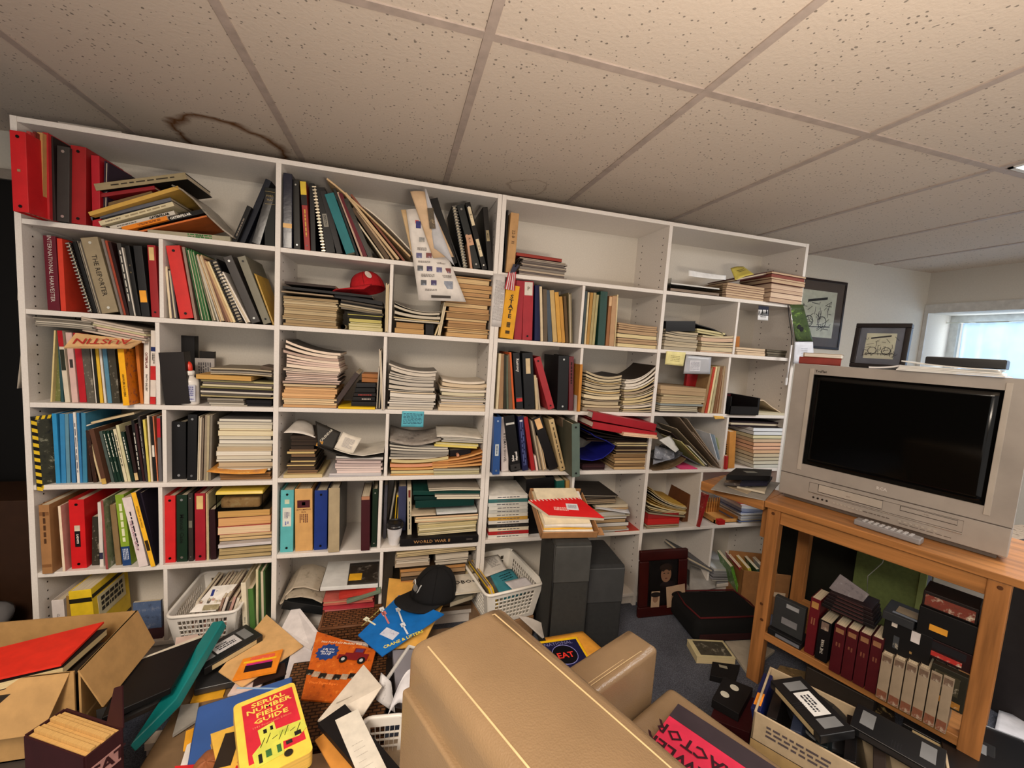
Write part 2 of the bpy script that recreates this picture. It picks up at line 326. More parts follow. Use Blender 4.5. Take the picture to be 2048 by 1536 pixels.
# ---------------- builders for books and magazines ----------------
ROW=['top shelf','second shelf','third shelf','fourth shelf','fifth shelf','bottom shelf']
COLN=['first','second','third','fourth','fifth','sixth','seventh','eighth']
def bay(r,c): return '%s, %s column'%(ROW[r-1],COLN[c-1])
def zf(r,c): return (ZA if c<3 else ZA2 if c<5 else ZB if c<7 else ZB2)[r-1]
CATN={'b':('ring_binder','binder'),'k':('hardback_book','book'),'p':('paperback_book','book'),'f':('paper_folder','folder'),'s':('spiral_notebook','notebook'),'m':('magazine','magazine'),'n':('notepad','notepad')}
def body(t,kind,th,dp,h,col,o):
    body0(t,kind,th,dp,h,col,o)
    for c in t.children:
        if c.name.startswith('cover'): return c
    return t
def body0(t,kind,th,dp,h,col,o):
    """book standing in its own frame: x thickness, y depth away from the spine, z height"""
    pg=o.get('pg',(216,202,176)); c=MAT(col,'vinyl' if kind=='b' else o.get('k','gloss' if o.get('gl') else 'plain'),c2=o.get('c2'),c3=o.get('c3'))
    side=MAT(o['sc'],o.get('sk','plain'),c2=o.get('s2'),c3=o.get('s3')) if 'sc' in o else c
    cv=min(.0022,th*.16) if kind in'bk' else min(.0007,th*.1)
    q=MB()
    if kind in 'bk':
        rd=.003 if kind=='b' else .004
        q.box(0,th,0,cv+.001,0,h,0); q.box(0,cv,cv+.001,dp,0,h,1); q.box(th-cv,th,cv+.001,dp,0,h,1)
        put('cover',q,[c,side],t,bevel=min(.0018,cv*.45),seg=1)
        if kind=='b' or th<.006: put('pages',MB().box(cv*1.2,th*.8,.02,dp-.012,.006,h-.012),MAT(pg,'pgx'),t)
        else: put('pages',MB().box(cv,th-cv,.004,dp-.003,.003,h-.003),MAT(pg,'pgx'),t)
    elif kind in'pmn':
        q.box(0,th,0,cv,0,h,0); q.box(0,cv,cv,dp,0,h,1); q.box(th-cv,th,cv,dp,0,h,1); put('cover',q,[c,side],t)
        put('pages',MB().box(cv,th-cv,cv,dp-.0005,.0008,h-.0008),MAT(pg,'pgx'),t)
    elif kind=='f':
        n=2 if th<.006 else 4; q.box(0,th*.28,0,dp,0,h,1); q.box(th*.72,th,0,dp,0,h*.985,1)
        put('cover',q,[c,side],t); put('papers',MB().box(th*.3,th*.7,.004,dp-.004,.002,h*.97),MAT(pg,'pgx'),t)
    elif kind=='s':
        q.box(0,th*.18,.003,dp,0,h,0); q.box(th*.82,th,.003,dp,0,h,0); put('cover',q,[c],t)
        put('pages',MB().box(th*.2,th*.8,.006,dp-.002,.002,h-.003),MAT(pg,'pgx'),t)
        co=MB(); k=max(8,int(h/.011))
        for i in range(k):
            z=h*(i+.5)/k; co.box(-.001,th+.001,-.004,.007,z-.0017,z+.0017)
        put('spiral_binding',co,MAT(o.get('wc',(150,150,148)),'metal',.35),t)
def decor(t,kind,th,dp,h,o,face=None):
    """things printed on or stuck to the spine; face maps (x,z) on the spine plane y=0"""
    def fr(x,z,rot=0): return Matrix(((1,0,0,x),(0,0,-1,-.0012 if kind!='s' else -.0045),(0,1,0,z),(0,0,0,1)))@Matrix.Rotation(rot,4,'Z')
    for d in o.get('l',()):   # label: colour, z fraction from, to, width fraction
        cc,f0,f1=d[:3]; wf=d[3] if len(d)>3 else .8
        patch(t,fr(th/2,h*(f0+f1)/2)@T(0,0,-.0004),th*wf,h*(f1-f0),MAT(cc,d[5] if len(d)>5 else 'plain'),d[4] if len(d)>4 else 'spine_label')
    for q in (o['t'] if isinstance(o.get('t'),list) else [o['t']] if 't' in o else []):
        s,col,sz,pos=q[:4]; dr=q[4] if len(q)>4 else 'd'; bd=q[5] if len(q)>5 else 0; xo=q[6] if len(q)>6 else .5; sx=q[7] if len(q)>7 else 1
        if dr=='s':
            fs=th*sz
            text('\n'.join(s) ,t,fr(th*xo,h*pos),fs,col,bold=bd,sx=sx)
        else: text(s,t,fr(th*xo,h*pos,{'d':-math.pi/2,'u':math.pi/2,'h':0}[dr]),th*sz,col,bold=bd,sx=sx)
    for q in o.get('mk',()):  # small print: colour, z centre, length fraction, width fraction, rows
        cc,zc,lf,wf=q[:4]; rw=q[4] if len(q)>4 else 1
        marks(t,fr(th/2,h*zc,-math.pi/2),h*lf,th*wf,cc,rw,seed=int(th*9e4)+len(LABELS))
    ho=o.get('h')
    if ho or (kind=='b' and ho is None):
        hc=o.get('hc',(18,14,14))
        for z in ((.07,.93) if not o.get('h1') else (.07,)):
            q=MB().lathe([(min(.0045,th*.14),-.0006),(min(.0045,th*.14),.0006)],10); put('rivet' if sum(hc)>200 else 'finger_hole',q,MAT(hc,'metal' if sum(hc)>200 else 'plain',.3),t,fr(th/2,h*z))
def bookat(P0,ex,th,dp,h,lean,col,kind,label,o,yaw=0,group=None):
    """P0 front lower corner on the pivot; lean>0 tips the top to the left"""
    nm,cat=o.get('nm',CATN[kind])
    M4=T(P0)@Matrix.Rotation(yaw,4,'Z')@Matrix.Rotation(-lean,4,'Y')
    t=thing(nm,label,cat,M4,group); decor(body(t,kind,th,dp,h,col,o),kind,th,dp,h,o); return t
def trim(s,n): return ' '.join(s.split()[:n])
PREV=None
def U(r,c,rows,z=None,where=None):
    """upright items: (u0,u1 at the bottom, u,v of the top left corner, colour, kind, description, options)"""
    global PREV
    zz=zf(r,c) if z is None else z; prev=None; seen={}
    for it in rows:
        u0,u1,ut,vt,col,kind,desc=it[:7]; o=it[7] if len(it)>7 else {}
        y=YF+o.get('y',.012+rnd.uniform(0,.006)); a,_=g(u0,0); b_,_=g(u1,0); tu,tv=g(ut,vt)
        x0=Xu(a,y,zz); x1=Xu(b_,y,zz); tp=at(tu,tv,Y=y)
        lean=math.atan2(x0-tp.x,tp.z-zz); h=math.hypot(tp.x-x0,tp.z-zz); wdt=max(x1-x0,.003)
        th=max(.0028,wdt*math.cos(lean)*.97); dp=o.get('d',min(.225,max(.15,h*.78)))
        if dp+o.get('y',.012)>.262: dp=.262-o.get('y',.012)
        zr=zz+(th*math.sin(-lean) if lean<0 else 0)+.0004
        lb=o.get('lab')
        if not lb:
            w=where or 'on '+bay(r,c)
            if prev:
                lb='%s right of the %s %s'%(desc,prev,w)
                if len(lb.split())>16: lb='%s by %s %s'%(desc,prev,w)
                if len(lb.split())>16: lb='%s by %s %s'%(trim(desc,16-2-len(w.split())-len(prev.split())),prev,w)
            else: lb='%s %s'%(desc,w) if len(desc.split())>4 else '%s at left end %s'%(desc,w)
        if lb in LABELS and not o.get('grp'):
            lb=lb.replace(desc,'next '+desc,1)
            if lb in LABELS: lb=lb.replace('next','further',1)
        t=bookat((x0,y,zr),None,th,dp,h,lean,col,kind,lb,o,o.get('yaw',0),o.get('grp')); prev=desc if len(desc.split())<6 else trim(desc,5); prev=prev.split(' with ')[0]
    return t
def sag(shape,a,cl,cr):
    """height of a curled stack top at a (0 left..1 right)"""
    return cl*(1-a)**2.2 + cr*a**2.2
def mag(nm,label,cat,x0,x1,y,dp,z,th,curl,col,pg,group,skew=0,wave=0,kpg='pgz',lift=0,tilt=0):
    """one magazine or folder lying flat, spine or fore edge to the front, curled ends curl=(left,right)"""
    n=1 if curl==(0,0) and not wave else 8
    M4=T(x0,y,z)@Matrix.Rotation(skew,4,'Z'); L=x1-x0; cv=min(.0009,th*.2)
    def f(a,d,top):
        zc=sag(0,a,*curl)+wave*math.sin(a*5+x0*40)*.5+tilt*L*a
        return zc+top
    b=MB()
    def slab(za,zb,ins,m):
        k=len(b.v)
        for i in range(n+1):
            a=i/n; xx=ins+(L-2*ins)*a
            for (yy,zz) in((ins,za),(dp-ins,za),(dp-ins,zb),(ins,zb)): b.v.append((xx,yy,f(a,yy,zz)))
        for i in range(n):
            q=k+4*i
            for e in range(4): b.f.append((q+e,q+(e+1)%4,q+4+(e+1)%4,q+4+e)); b.m.append(m)
        b.f+=[(k,k+1,k+2,k+3),(k+4*n+3,k+4*n+2,k+4*n+1,k+4*n)]; b.m+=[m,m]
    slab(0,cv,0,0); slab(cv,th-cv,.0008,1); slab(th-cv,th,0,0)
    o=put(nm,b,[MAT(col,'plain'),MAT(pg,kpg)],None,M4); tag(o,label,cat,group); return o
def ST(r,c,uL,uR,vT,n,pal,desc,cl=0,cr=0,vB=None,d=.2,y=.015,jit=.006,nm=('magazine','magazine'),cov=None,thv=.5,z=None,tilt=0,vTl=None,lab=None,skj=.03,p=1.6,pgk=.0):
    """stack seen from the front between uL and uR; vT top middle, vB bottom; cl/cr curl of the ends in zoom pixels"""
    yy=YF+y; zz=(zf(r,c) if z is None else z) if vB is None else at(*g((uL+uR)/2,vB),Y=yy).z
    a,_=g(uL,0); b_,_=g(uR,0); x0=Xu(a,yy,zz); x1=Xu(b_,yy,zz); mu,mv=g((uL+uR)/2,vT); top=at(mu,mv,Y=yy)
    H=top.z-zz; px=(x1-x0)/max(1e-6,(uR-uL)); cL=cl*px; cR=cr*px
    H=H-.22*(cL+cR)*(1 if H>.2*(cL+cR)+.01 else 0)
    ws=[rnd.uniform(1-thv,1+thv) for _ in range(n)]; S=sum(ws); z0=zz+.0005; acc=0
    lb=(lab or '%s in the %s stack on %s')%(() if lab else (nm[0].replace('_',' '),desc,bay(r,c)))
    for i in range(n):
        th=H*ws[i]/S; fr_=((acc+th)/H)**p; acc+=th
        col=pal[rnd.randrange(len(pal))]; kf=rnd.choice((.35,.6,.85,.95)); cc=cov[rnd.randrange(len(cov))] if cov else tuple(int(v*kf) for v in col)
        j0=rnd.uniform(0,jit); j1=rnd.uniform(0,jit)
        mag(nm[0],lb,nm[1],x0+j0,x1-j1,yy+rnd.uniform(0,.006),min(d,.245-y),z0,th*.965,(cL*fr_,cR*fr_),cc,col,lb.split(' in the ')[-1] if not lab else desc,skew=rnd.uniform(-skj,skj)*.4,tilt=tilt)
        z0+=th
    return x0,x1,z0
def FL_(r,c,A,B_,th,col,nm,label,cat,y=.012,d=.2,pg=None,kind='k',o={},z=None):
    """item lying (or leaning) with its front lower edge running from pixel A to pixel B; th thickness in zoom pixels"""
    yy=YF+y; a=at(*g(*A),Y=yy); b_=at(*g(*B_),Y=yy); L=(b_-a).length; px=L/math.hypot(B_[0]-A[0],B_[1]-A[1]); th=th*px
    ang=math.atan2(b_.z-a.z,b_.x-a.x)
    # frame: local z along the edge A->B, local x = thickness direction pointing up
    M4=T(a)@Matrix.Rotation(-ang,4,'Y')@Matrix(((0,0,1,0),(0,1,0,0),(1,0,0,0),(0,0,0,1)))
    M4=Matrix(M4); # left handed swap is avoided by building a mirrored body below
    M4=T(a)@Matrix.Rotation(-ang,4,'Y')@Matrix.Rotation(math.pi/2,4,'Y')@T(-th,0,0)
    t=thing(nm,label,cat,M4); c=body(t,kind,th,min(d,.262-y) if y>-.01 else d,L,col,dict(o,pg=pg or (216,202,176))); decor(c,kind,th,d,L,dict(o,h=o.get('h',False))); return t
# ---------------- contents of the left bookcase ----------------
R1=(5/5,)
CREAM=(214,194,148); TAN=(186,156,118); WHT=(218,210,200); BLK=(30,27,27); RED=(176,30,36); LAB=(214,184,124)
PCREAM=[(206,188,160),(214,198,172),(196,174,142),(224,212,190)]
PBEIGE=[(176,154,118),(186,166,130),(164,140,104),(198,180,146)]
PWHITE=[(214,206,196),(226,218,208),(200,190,180),(206,196,178)]
PGREY=[(150,142,130),(176,168,154),(196,188,174),(120,112,100)]
PPEACH=[(222,180,134),(206,164,116),(214,190,150)]
reg(0,220,5.909)
U(1,1,[(152,345,108,232,(190,28,34),'b','big bright red ring binder',{'y':-.1,'d':.27,'gl':1,'l':[((150,120,90),.5,.53,.2,'sticker_scrap')]}),
 (352,398,312,250,(176,60,58),'p','thin rose red folder spine',{'y':-.075}),
 (402,440,384,255,(120,44,36),'p','thin brick brown folder spine',{'y':-.06}),
 (446,512,438,262,(190,142,88),'p','tan folder spine between reds',{'y':-.045}),
 (522,590,500,262,(178,42,46),'p','slim red booklet',{'y':-.03}),
 (598,660,560,300,(52,34,34),'k','dark maroon binder back',{'y':-.018}),
 (668,818,672,420,(66,64,62),'b','charcoal grey ring binder',{'hc':(200,200,195),'y':-.012}),
 (832,1018,832,415,(150,28,30),'b','dull red ring binder',{'y':.0}),
 (1090,1190,1072,530,(170,24,38),'b','glossy red violet binder',{'gl':1,'h':False,'y':.004}),
 (1215,1262,1235,600,(62,40,66),'f','purple folder corner')])
reg(170,310,5.12)
FL_(1,1,(640,812),(1490,884),58,(160,152,130),'flat_box','flat grey box with green oval mark at pile bottom, top shelf','box',y=.004,o={'t':[('STAR',(50,110,50),.55,.62,'u',.02)],'mk':[((50,110,50),.62,.3,.9,2)]})
FL_(1,1,(560,792),(1250,632),18,(206,110,50),'magazine','thin orange magazine tilted low in the top shelf pile','magazine',kind='m',y=.012)
FL_(1,1,(470,772),(1225,594),50,(28,25,24),'paperback_book','black catalog with white CATERPILLAR lettering, top shelf pile','book',kind='p',y=.016,o={'t':[('CATERPILLAR',(225,220,210),.72,.68,'u',.05)]})
FL_(1,1,(390,778),(850,664),46,(222,128,26),'paperback_book','bright orange manual low in the tilted top shelf pile','book',kind='p',y=.004,o={'mk':[((120,60,20),.6,.5,.5,2)]})
FL_(1,1,(268,768),(925,606),42,(196,190,178),'paperback_book','pale grey manual with black CATERPILLAR lettering in tilted pile','book',kind='p',y=.008,o={'t':[('CATERPILLAR',(25,22,22),.82,.76,'u',.05)],'mk':[((90,85,80),.25,.3,.4,1)]})
FL_(1,1,(160,724),(915,520),50,(206,194,160),'paperback_book','thick cream manual with faint title in the tilted pile','book',kind='p',y=.0,o={'mk':[((150,135,105),.62,.55,.5,1),((120,105,90),.18,.2,.4,1)]})
FL_(1,1,(72,672),(890,468),38,(92,94,104),'magazine','blue grey magazine above the cream manual in tilted pile','magazine',kind='m',y=.004)
FL_(1,1,(52,624),(965,352),42,(196,156,74),'magazine','long ochre yellow magazine slanting across the top shelf pile','magazine',kind='m',y=-.02,d=.22)
FL_(1,1,(135,560),(700,408),46,(120,96,62),'hardback_book','brown and gold book under the red one, top shelf pile','book',y=.02)
FL_(1,1,(140,436),(720,350),42,(140,28,34),'hardback_book','dark red book second from top of tilted pile','book',y=.01)
FL_(1,1,(112,366),(1045,246),78,(150,136,104),'hardback_book','olive tan book lying on top of the tilted pile','book',y=.0,o={'mk':[((60,50,36),.52,.7,.3,1)],'sc':(34,30,28)})
# magazine draped open over the right end of the pile
def drape(nm,lab,cat,pts,dp,col,th=.0016,me=None):
    """sheet hanging along a front profile of world points, extending dp back"""
    def fn(a,b_):
        k=a*(len(pts)-1); i=min(int(k),len(pts)-2); t=k-i; p=Vector(pts[i]).lerp(Vector(pts[i+1]),t); d=(Vector(pts[i+1])-Vector(pts[i])).normalized()
        n=Vector((-d.z,0,d.x)); return (p+Vector((0,dp*b_,0)),n)
    o=put(nm,MB().grid(fn,max(10,(len(pts)-1)*3),2,th,0,0),col,smooth=False); return tag(o,lab,cat)
Y0=YF-.02
P_=[at(*g(*q),Y=Y0) for q in ((890,300),(1000,350),(1120,450),(1290,640),(1420,760),(1520,835))]
drape('magazine','grey magazine cover bent down off the right end of the tilted pile','magazine',P_,.2,MAT((138,128,116),'photo',c2=(200,190,170),c3=(60,70,60)),.005)
U(1,2,[(1505,1560,1660,530,(26,24,26),'k','black leather book',{'y':.01,'mk':[((120,110,100),.4,.5,.5,1)]}),
 (1570,1640,1850,260,(28,34,52),'k','navy curved cover book',{'y':.03}),
 (1640,1700,1780,470,(34,36,50),'p','dark slate booklet',{'y':.06}),
 (1705,1800,1850,420,(22,22,30),'k','glossy black book',{'y':.012,'gl':1}),
 (1838,1946,1842,330,(34,38,34),'k','dark green volume with gold title',{'t':[('FORD',(160,140,90),.26,.86,'h'),('TRAC',(160,140,90),.26,.79,'h')],'l':[((160,140,90),.72,.725,.96,'gold_band'),((160,140,90),.93,.935,.96,'gold_band')]})],where='leaning at right end of top left shelf')
reg(50,450,7.314)
U(2,1,[(332,515,258,150,(112,24,44),'k','crimson book titled International Harvester',{'t':[('INTERNATIONAL HARVESTER',(196,186,180),.5,.56,'d')]}),
 (527,604,466,196,(206,60,40),'p','bright orange red booklet'),
 (940,985,600,250,(54,46,50),'s','spiral catalog with photo cover',{'wc':(190,186,176)}),
 (1000,1058,690,245,(20,18,18),'b','narrow black binder',{'h':False}),
 (1066,1115,760,235,(112,106,98),'f','grey folder with orange edge'),
 (1125,1385,806,190,(148,134,108),'b','tan binder lettered THE REPORTER',{'hc':(225,220,205),'t':[('THE REPORTER',(48,38,32),.42,.5,'d')],'d':.24}),
 (1402,1438,1112,205,(120,110,104),'p','clear grey report cover'),
 (1442,1482,1162,230,(156,64,42),'p','rust brown booklet'),
 (1486,1530,1214,250,(58,22,22),'p','dark maroon booklet'),
 (1538,1598,1340,265,(70,68,66),'p','grey spine with white title',{'mk':[((210,205,195),.55,.7,.5,1)]}),
 (1602,1620,1410,330,(214,208,198),'p','thin white booklet edge'),
 (1626,1700,1450,300,(24,22,22),'b','black binder with gold numerals',{'t':[('II',(150,130,90),.5,.72,'h'),('B',(150,130,90),.5,.62,'h')],'h':False}),
 (1706,1832,1580,300,(44,44,46),'b','charcoal binder with orange sticker',{'l':[((238,164,52),.2,.37,.8,'sticker')],'h':False}),
 (1852,1972,1784,290,(152,28,32),'b','red binder with tan label',{'l':[(LAB,.79,.97,.62)],'h1':1})])
reg(310,460,7.681)
U(2,2,[(226,262,152,560,(222,204,172),'p','thin cream booklet'),
 (268,350,172,600,(86,76,80),'f','mottled grey folder'),
 (382,600,162,242,(206,46,42),'b','shiny red vinyl binder',{'gl':1}),
 (608,650,412,262,(150,124,112),'n','grey pad edge'),
 (700,758,468,275,(40,94,50),'f','green hanging folder'),
 (764,800,516,290,(58,122,66),'f','light green hanging folder'),
 (806,850,552,302,(50,108,58),'f','second green hanging folder'),
 (880,955,600,385,(110,106,86),'f','olive grey folder'),
 (962,985,632,392,(192,186,174),'p','thin pale grey booklet'),
 (1000,1076,642,375,(190,162,124),'f','tan manila folder'),
 (1084,1120,722,440,(110,76,60),'p','brown booklet'),
 (1124,1160,744,470,(150,112,86),'p','light brown booklet'),
 (1164,1200,768,490,(200,168,124),'p','straw coloured booklet'),
 (1204,1246,794,492,(224,206,162),'p','pale cream booklet'),
 (1264,1375,842,462,(26,22,22),'s','black comb bound book',{'wc':(60,58,60)}),
 (1398,1478,978,652,(224,216,206),'f','white loose papers'),
 (1490,1638,1042,420,(74,70,68),'b','dark grey ring binder',{'hc':(190,190,185)}),
 (1668,1802,1262,420,(122,118,102),'b','olive grey ring binder'),
 (1812,1836,1522,670,(206,166,66),'f','yellow folder leaning right most',{'y':.02})])
reg(50,620,7.314)
U(3,1,[(372,396,425,300,(216,196,140),'p','narrow cream booklet'),
 (402,520,430,312,(112,116,66),'m','green tractor magazine',{'k':'photo','c2':(190,180,150),'c3':(40,44,34),'y':.03}),
 (526,570,470,302,(48,84,88),'p','teal booklet'),
 (588,662,472,302,(214,202,182),'p','white paperback with dark photo',{'l':[((172,20,30),.78,1,.99,'red_top'),((54,58,44),.45,.74,.85,'photo')]}),
 (690,780,592,330,(214,180,172),'p','pale pink paperback',{'l':[((70,60,60),.5,.62,.5,'photo')]}),
 (800,905,700,335,(182,24,38),'k','dark red hardback'),
 (912,1030,800,350,(92,86,76),'m','speckled grey magazine',{'k':'photo'}),
 (1036,1050,940,380,(222,214,202),'p','thin white booklet'),
 (1053,1090,960,380,(36,36,30),'p','black booklet'),
 (1096,1148,1000,380,(228,184,52),'p','yellow booklet'),
 (1162,1195,1060,380,(222,216,206),'p','white booklet'),
 (1214,1274,1110,380,(88,138,164),'p','sky blue booklet'),
 (1282,1395,1180,380,(72,66,50),'m','dark olive photo magazine',{'k':'photo'}),
 (1436,1530,1350,572,(240,174,22),'p','bright yellow crawler book',{'y':-.028,'t':[('CRAWLERS & DOZERS',(50,35,10),.44,.36,'d',.02)],'sc':(210,120,30),'sk':'photo','s2':(60,60,90),'s3':(40,25,20)}),
 (1690,1736,1600,430,(196,116,48),'m','orange photo book'),
 (1742,1820,1738,400,(234,226,216),'p','white Caterpillar Photo Gallery book',{'t':[('CATERPILLAR',(120,40,44),.6,.66,'d',.03),('PHOTO GALLERY',(60,50,50),.5,.32,'d',.02)]}),
 (1832,1915,1842,300,(226,216,206),'p','white and red banded book',{'l':[((196,36,36),.33,.52,1,'red_band'),((196,36,36),.0,.1,1,'red_band'),((30,50,120),.72,.78,.9,'blue_mark')],'mk':[((30,25,25),.62,.14,.5,2)]})])
# old papers lying over the tops of those books
def layer(r,c,uL,uR,vB,vT,n,pal,lab,y=-.03,d=.2,tilt=0,wave=0,nm=('magazine','magazine'),cl=0,cr=0,skew=0,cov=None):
    yy=YF+y; zb=at(*g((uL+uR)/2,vB),Y=yy).z; zt=at(*g((uL+uR)/2,vT),Y=yy).z; a,_=g(uL,0); b_,_=g(uR,0); zz=zb
    x0=Xu(a,yy,zb); x1=Xu(b_,yy,zb); px=(x1-x0)/(uR-uL); th=(zt-zb)/n
    if tilt: zz-= tilt*(x1-x0)/2
    for i in range(n):
        col=pal[i%len(pal)]; f=((i+1)/n)
        mag(nm[0],lab,nm[1],x0+rnd.uniform(-.004,.008),x1+rnd.uniform(-.008,.004),yy+rnd.uniform(0,.008),d,zz+th*i,th*.95,(cl*px*f,cr*px*f),(cov or [tuple(int(q*.7) for q in col)])[i%len(cov or [1])],col,lab.split(' in ')[0],skew=skew+rnd.uniform(-.02,.02),tilt=tilt,wave=wave)
    return zz+th*n
layer(3,1,100,1000,262,130,5,PGREY,'thin grey paper lying across the book tops by the left panel, third shelf',y=-.02,tilt=-.04,wave=.002)
layer(3,1,820,1760,400,190,6,[(206,190,176),(190,176,160),(216,180,168),(196,188,150)],'sagging magazine in the pile over the book tops, third shelf',y=-.01,tilt=-.17)
A_=[on(*g(*q),(0,YF-.05,0),Vector((0,1,.0))) for q in ((740,335),(1712,452),(1572,552),(608,548))]
c0=at(*g(608,548),Y=YF-.055); c1=at(*g(1572,552),Y=YF-.055); c2=at(*g(1712,452),Y=YF-.005); c3=at(*g(740,335),Y=YF-.005)
nn=(c1-c0).cross(c3-c0).normalized(); 
for p in (c0,c1): p.y-=.012
o=put('magazine',MB().poly([c0,c1,c2,c3],[p-nn*.004 for p in (c0,c1,c2,c3)]),MAT((226,184,132),'plain')); tag(o,'tan paper with upside down red AUSTIN lettering hanging over the third shelf books','magazine')
text('AUSTIN',o,frame((c0+c1+c2+c3)/4+nn*.006,c0-c1,c0-c3,nn),.036,(178,52,44),bold=.012,sx=1.25)
# third shelf, second column
reg(310,640,7.877)
U(3,2,[(215,640,202,230,(30,26,28),'k','black album standing behind',{'y':.15,'d':.035,'h':False}),
 (155,560,50,515,(44,36,34),'b','dark brown photo binder facing out',{'y':.0,'d':.05,'h':False}),
 (700,930,700,490,(44,40,38),'n','small dark card pad',{'y':.17,'d':.02})])
zc=zf(3,2); t=U(3,2,[(650,960,628,600,(176,170,166),'n','grey printed notepad leaning at back',{'y':.14,'d':.012,'mk':[((90,86,90),.6,.6,.7,6)]})])
def glue():
    p=at(*g(520,1350),Y=YF+.02); z=zc; t=thing('glue_bottle','white school glue bottle with orange red cap, third shelf','bottle',T(p.x,YF+.03,z)@Matrix.Diagonal((1.7,1.7,1.48,1)))
    put('bottle_body',MB().lathe([(.014,0),(.0175,.002),(.018,.008),(.0178,.055),(.016,.062),(.009,.068),(.009,.072)],24,1.05,.7),MAT((226,220,214),'plastic'),t,smooth=True)
    put('label',MB().box(-.009,.0165,-.0142,-.0122,.01,.05),MAT((198,200,212),'plain'),t); marks(t,Matrix(((1,0,0,.0035),(0,0,-1,-.0146),(0,1,0,.03),(0,0,0,1))),.02,.034,(90,90,150),7)
    put('collar',MB().lathe([(.0095,.0722),(.0102,.074),(.0102,.081),(.009,.083)],20),MAT((236,232,226),'plastic'),t,smooth=True)
    put('cap',MB().lathe([(.0062,.0832),(.0064,.088),(.0055,.098),(.003,.1035),(.001,.105)],18),MAT((226,58,36),'plastic'),t,smooth=True)
glue()
layer(3,2,835,1430,1402,1235,5,PGREY,'grey magazine at the bottom of the pile behind the glue',y=.005,d=.2)
layer(3,2,1440,1862,1372,1262,2,[(40,38,44)],'flat black box under the pile right of the glue',y=.01,d=.2,nm=('flat_box','box'),cov=[(26,24,28)])
layer(3,2,715,1860,1228,960,8,[(196,178,130),(90,84,78),(206,198,184),(60,52,56),(150,140,90),(214,202,168),(110,100,96),(180,170,120)],'mixed paper in the wide middle of the pile beside glue',y=.004,d=.2,tilt=-.012)
layer(3,2,600,1500,945,872,1,[(202,158,88)],'brown paper envelope on the pile beside the glue',y=-.012,d=.2,nm=('envelope','envelope'),cov=[(196,152,84)],tilt=-.01)
layer(3,2,860,1860,868,770,4,[(196,180,150),(170,160,148),(110,100,90)],'loose letter on top of the pile beside the glue',y=.01,d=.18,nm=('letter','letter'),wave=.003,tilt=-.01)
FL_(3,2,(1660,770),(1865,806),60,(96,80,66),'framed_photo','small wooden frame edge resting at right top of glue shelf pile','frame',y=.03,d=.1,pg=(206,172,120))
# fourth shelf
reg(50,800,7.314)
U(4,1,[(455,520,392,200,(44,138,192),'m','wide light blue journal'),
 (535,604,506,205,(50,128,180),'m','medium blue journal'),
 (612,665,580,205,(96,140,160),'m','grey blue journal'),
 (688,748,640,200,(54,116,168),'m','steel blue journal'),
 (766,804,700,182,(220,216,210),'p','white spine journal among blues',{'mk':[((90,90,110),.5,.7,.5,1)]}),
 (808,846,752,190,(50,120,172),'m','blue journal beside white spine'),
 (850,912,822,190,(58,126,160),'m','last blue journal'),
 (930,985,838,440,(60,36,26),'m','dark brown magazine',{'y':.02}),
 (1000,1058,885,450,(72,44,32),'m','brown speckled magazine',{'k':'photo','c2':(150,110,80)}),
 (1096,1124,905,482,(216,192,150),'p','thin cream paperback'),
 (1130,1200,935,432,(96,62,44),'p','brown paperback with yellow foot',{'l':[((196,160,80),0,.1,1,'yellow_foot')],'y':-.005}),
 (1215,1258,1012,470,(234,214,180),'p','cream paperback'),
 (1266,1310,1082,462,(76,90,86),'p','grey green paperback'),
 (1320,1364,1128,460,(20,58,44),'p','dark green war book',{'mk':[((220,220,205),.72,.45,.5,1),((200,205,190),.3,.2,.3,1)]}),
 (1372,1414,1186,452,(22,62,46),'p','second dark green book',{'mk':[((220,220,205),.72,.45,.5,1),((200,205,190),.3,.2,.3,1)]}),
 (1422,1452,1246,442,(20,56,44),'p','third dark green book',{'mk':[((220,220,205),.72,.45,.5,1)]}),
 (1458,1502,1286,432,(216,206,174),'p','cream book with dark title',{'mk':[((60,70,60),.6,.6,.5,1)]}),
 (1510,1552,1328,372,(206,200,160),'p','tall pale olive book'),
 (1562,1610,1400,470,(24,56,44),'p','green book white title',{'mk':[((220,220,205),.65,.5,.55,1)]}),
 (1620,1670,1460,380,(54,30,26),'p','dark brown paperback with cream foot',{'l':[((206,180,130),.03,.16,1,'cream_foot')]}),
 (1676,1720,1550,300,(30,28,28),'p','black book with white title',{'mk':[((220,216,206),.5,.6,.5,1)]}),
 (1726,1760,1600,350,(70,26,30),'p','maroon paperback'),
 (1766,1800,1645,240,(64,58,60),'p','tall grey book',{'mk':[((170,165,160),.6,.5,.4,1)]}),
 (1806,1840,1720,290,(216,198,96),'p','thin yellow booklet'),
 (1846,1870,1782,232,(222,210,186),'p','ivory booklet'),
 (1876,1928,1826,242,(34,32,32),'p','black book with white blocks',{'l':[((225,220,210),.38,.56,.6,'white_block')]}),
 (1936,1950,1866,240,(214,122,84),'p','salmon booklet'),
 (1956,2008,1926,240,(98,94,96),'p','grey book with red top',{'l':[((180,30,40),.68,.97,.98,'red_top')]})])
FL_(4,1,(972,352),(1600,208),36,(204,184,146),'paperback_book','cream paperback lying on the book tops, fourth shelf','book',kind='p',y=.03,d=.15)
FL_(4,1,(840,404),(970,362),20,(214,206,190),'paper_sheet','small white paper corner above brown magazines, fourth shelf','paper',kind='m',y=.02,d=.12)
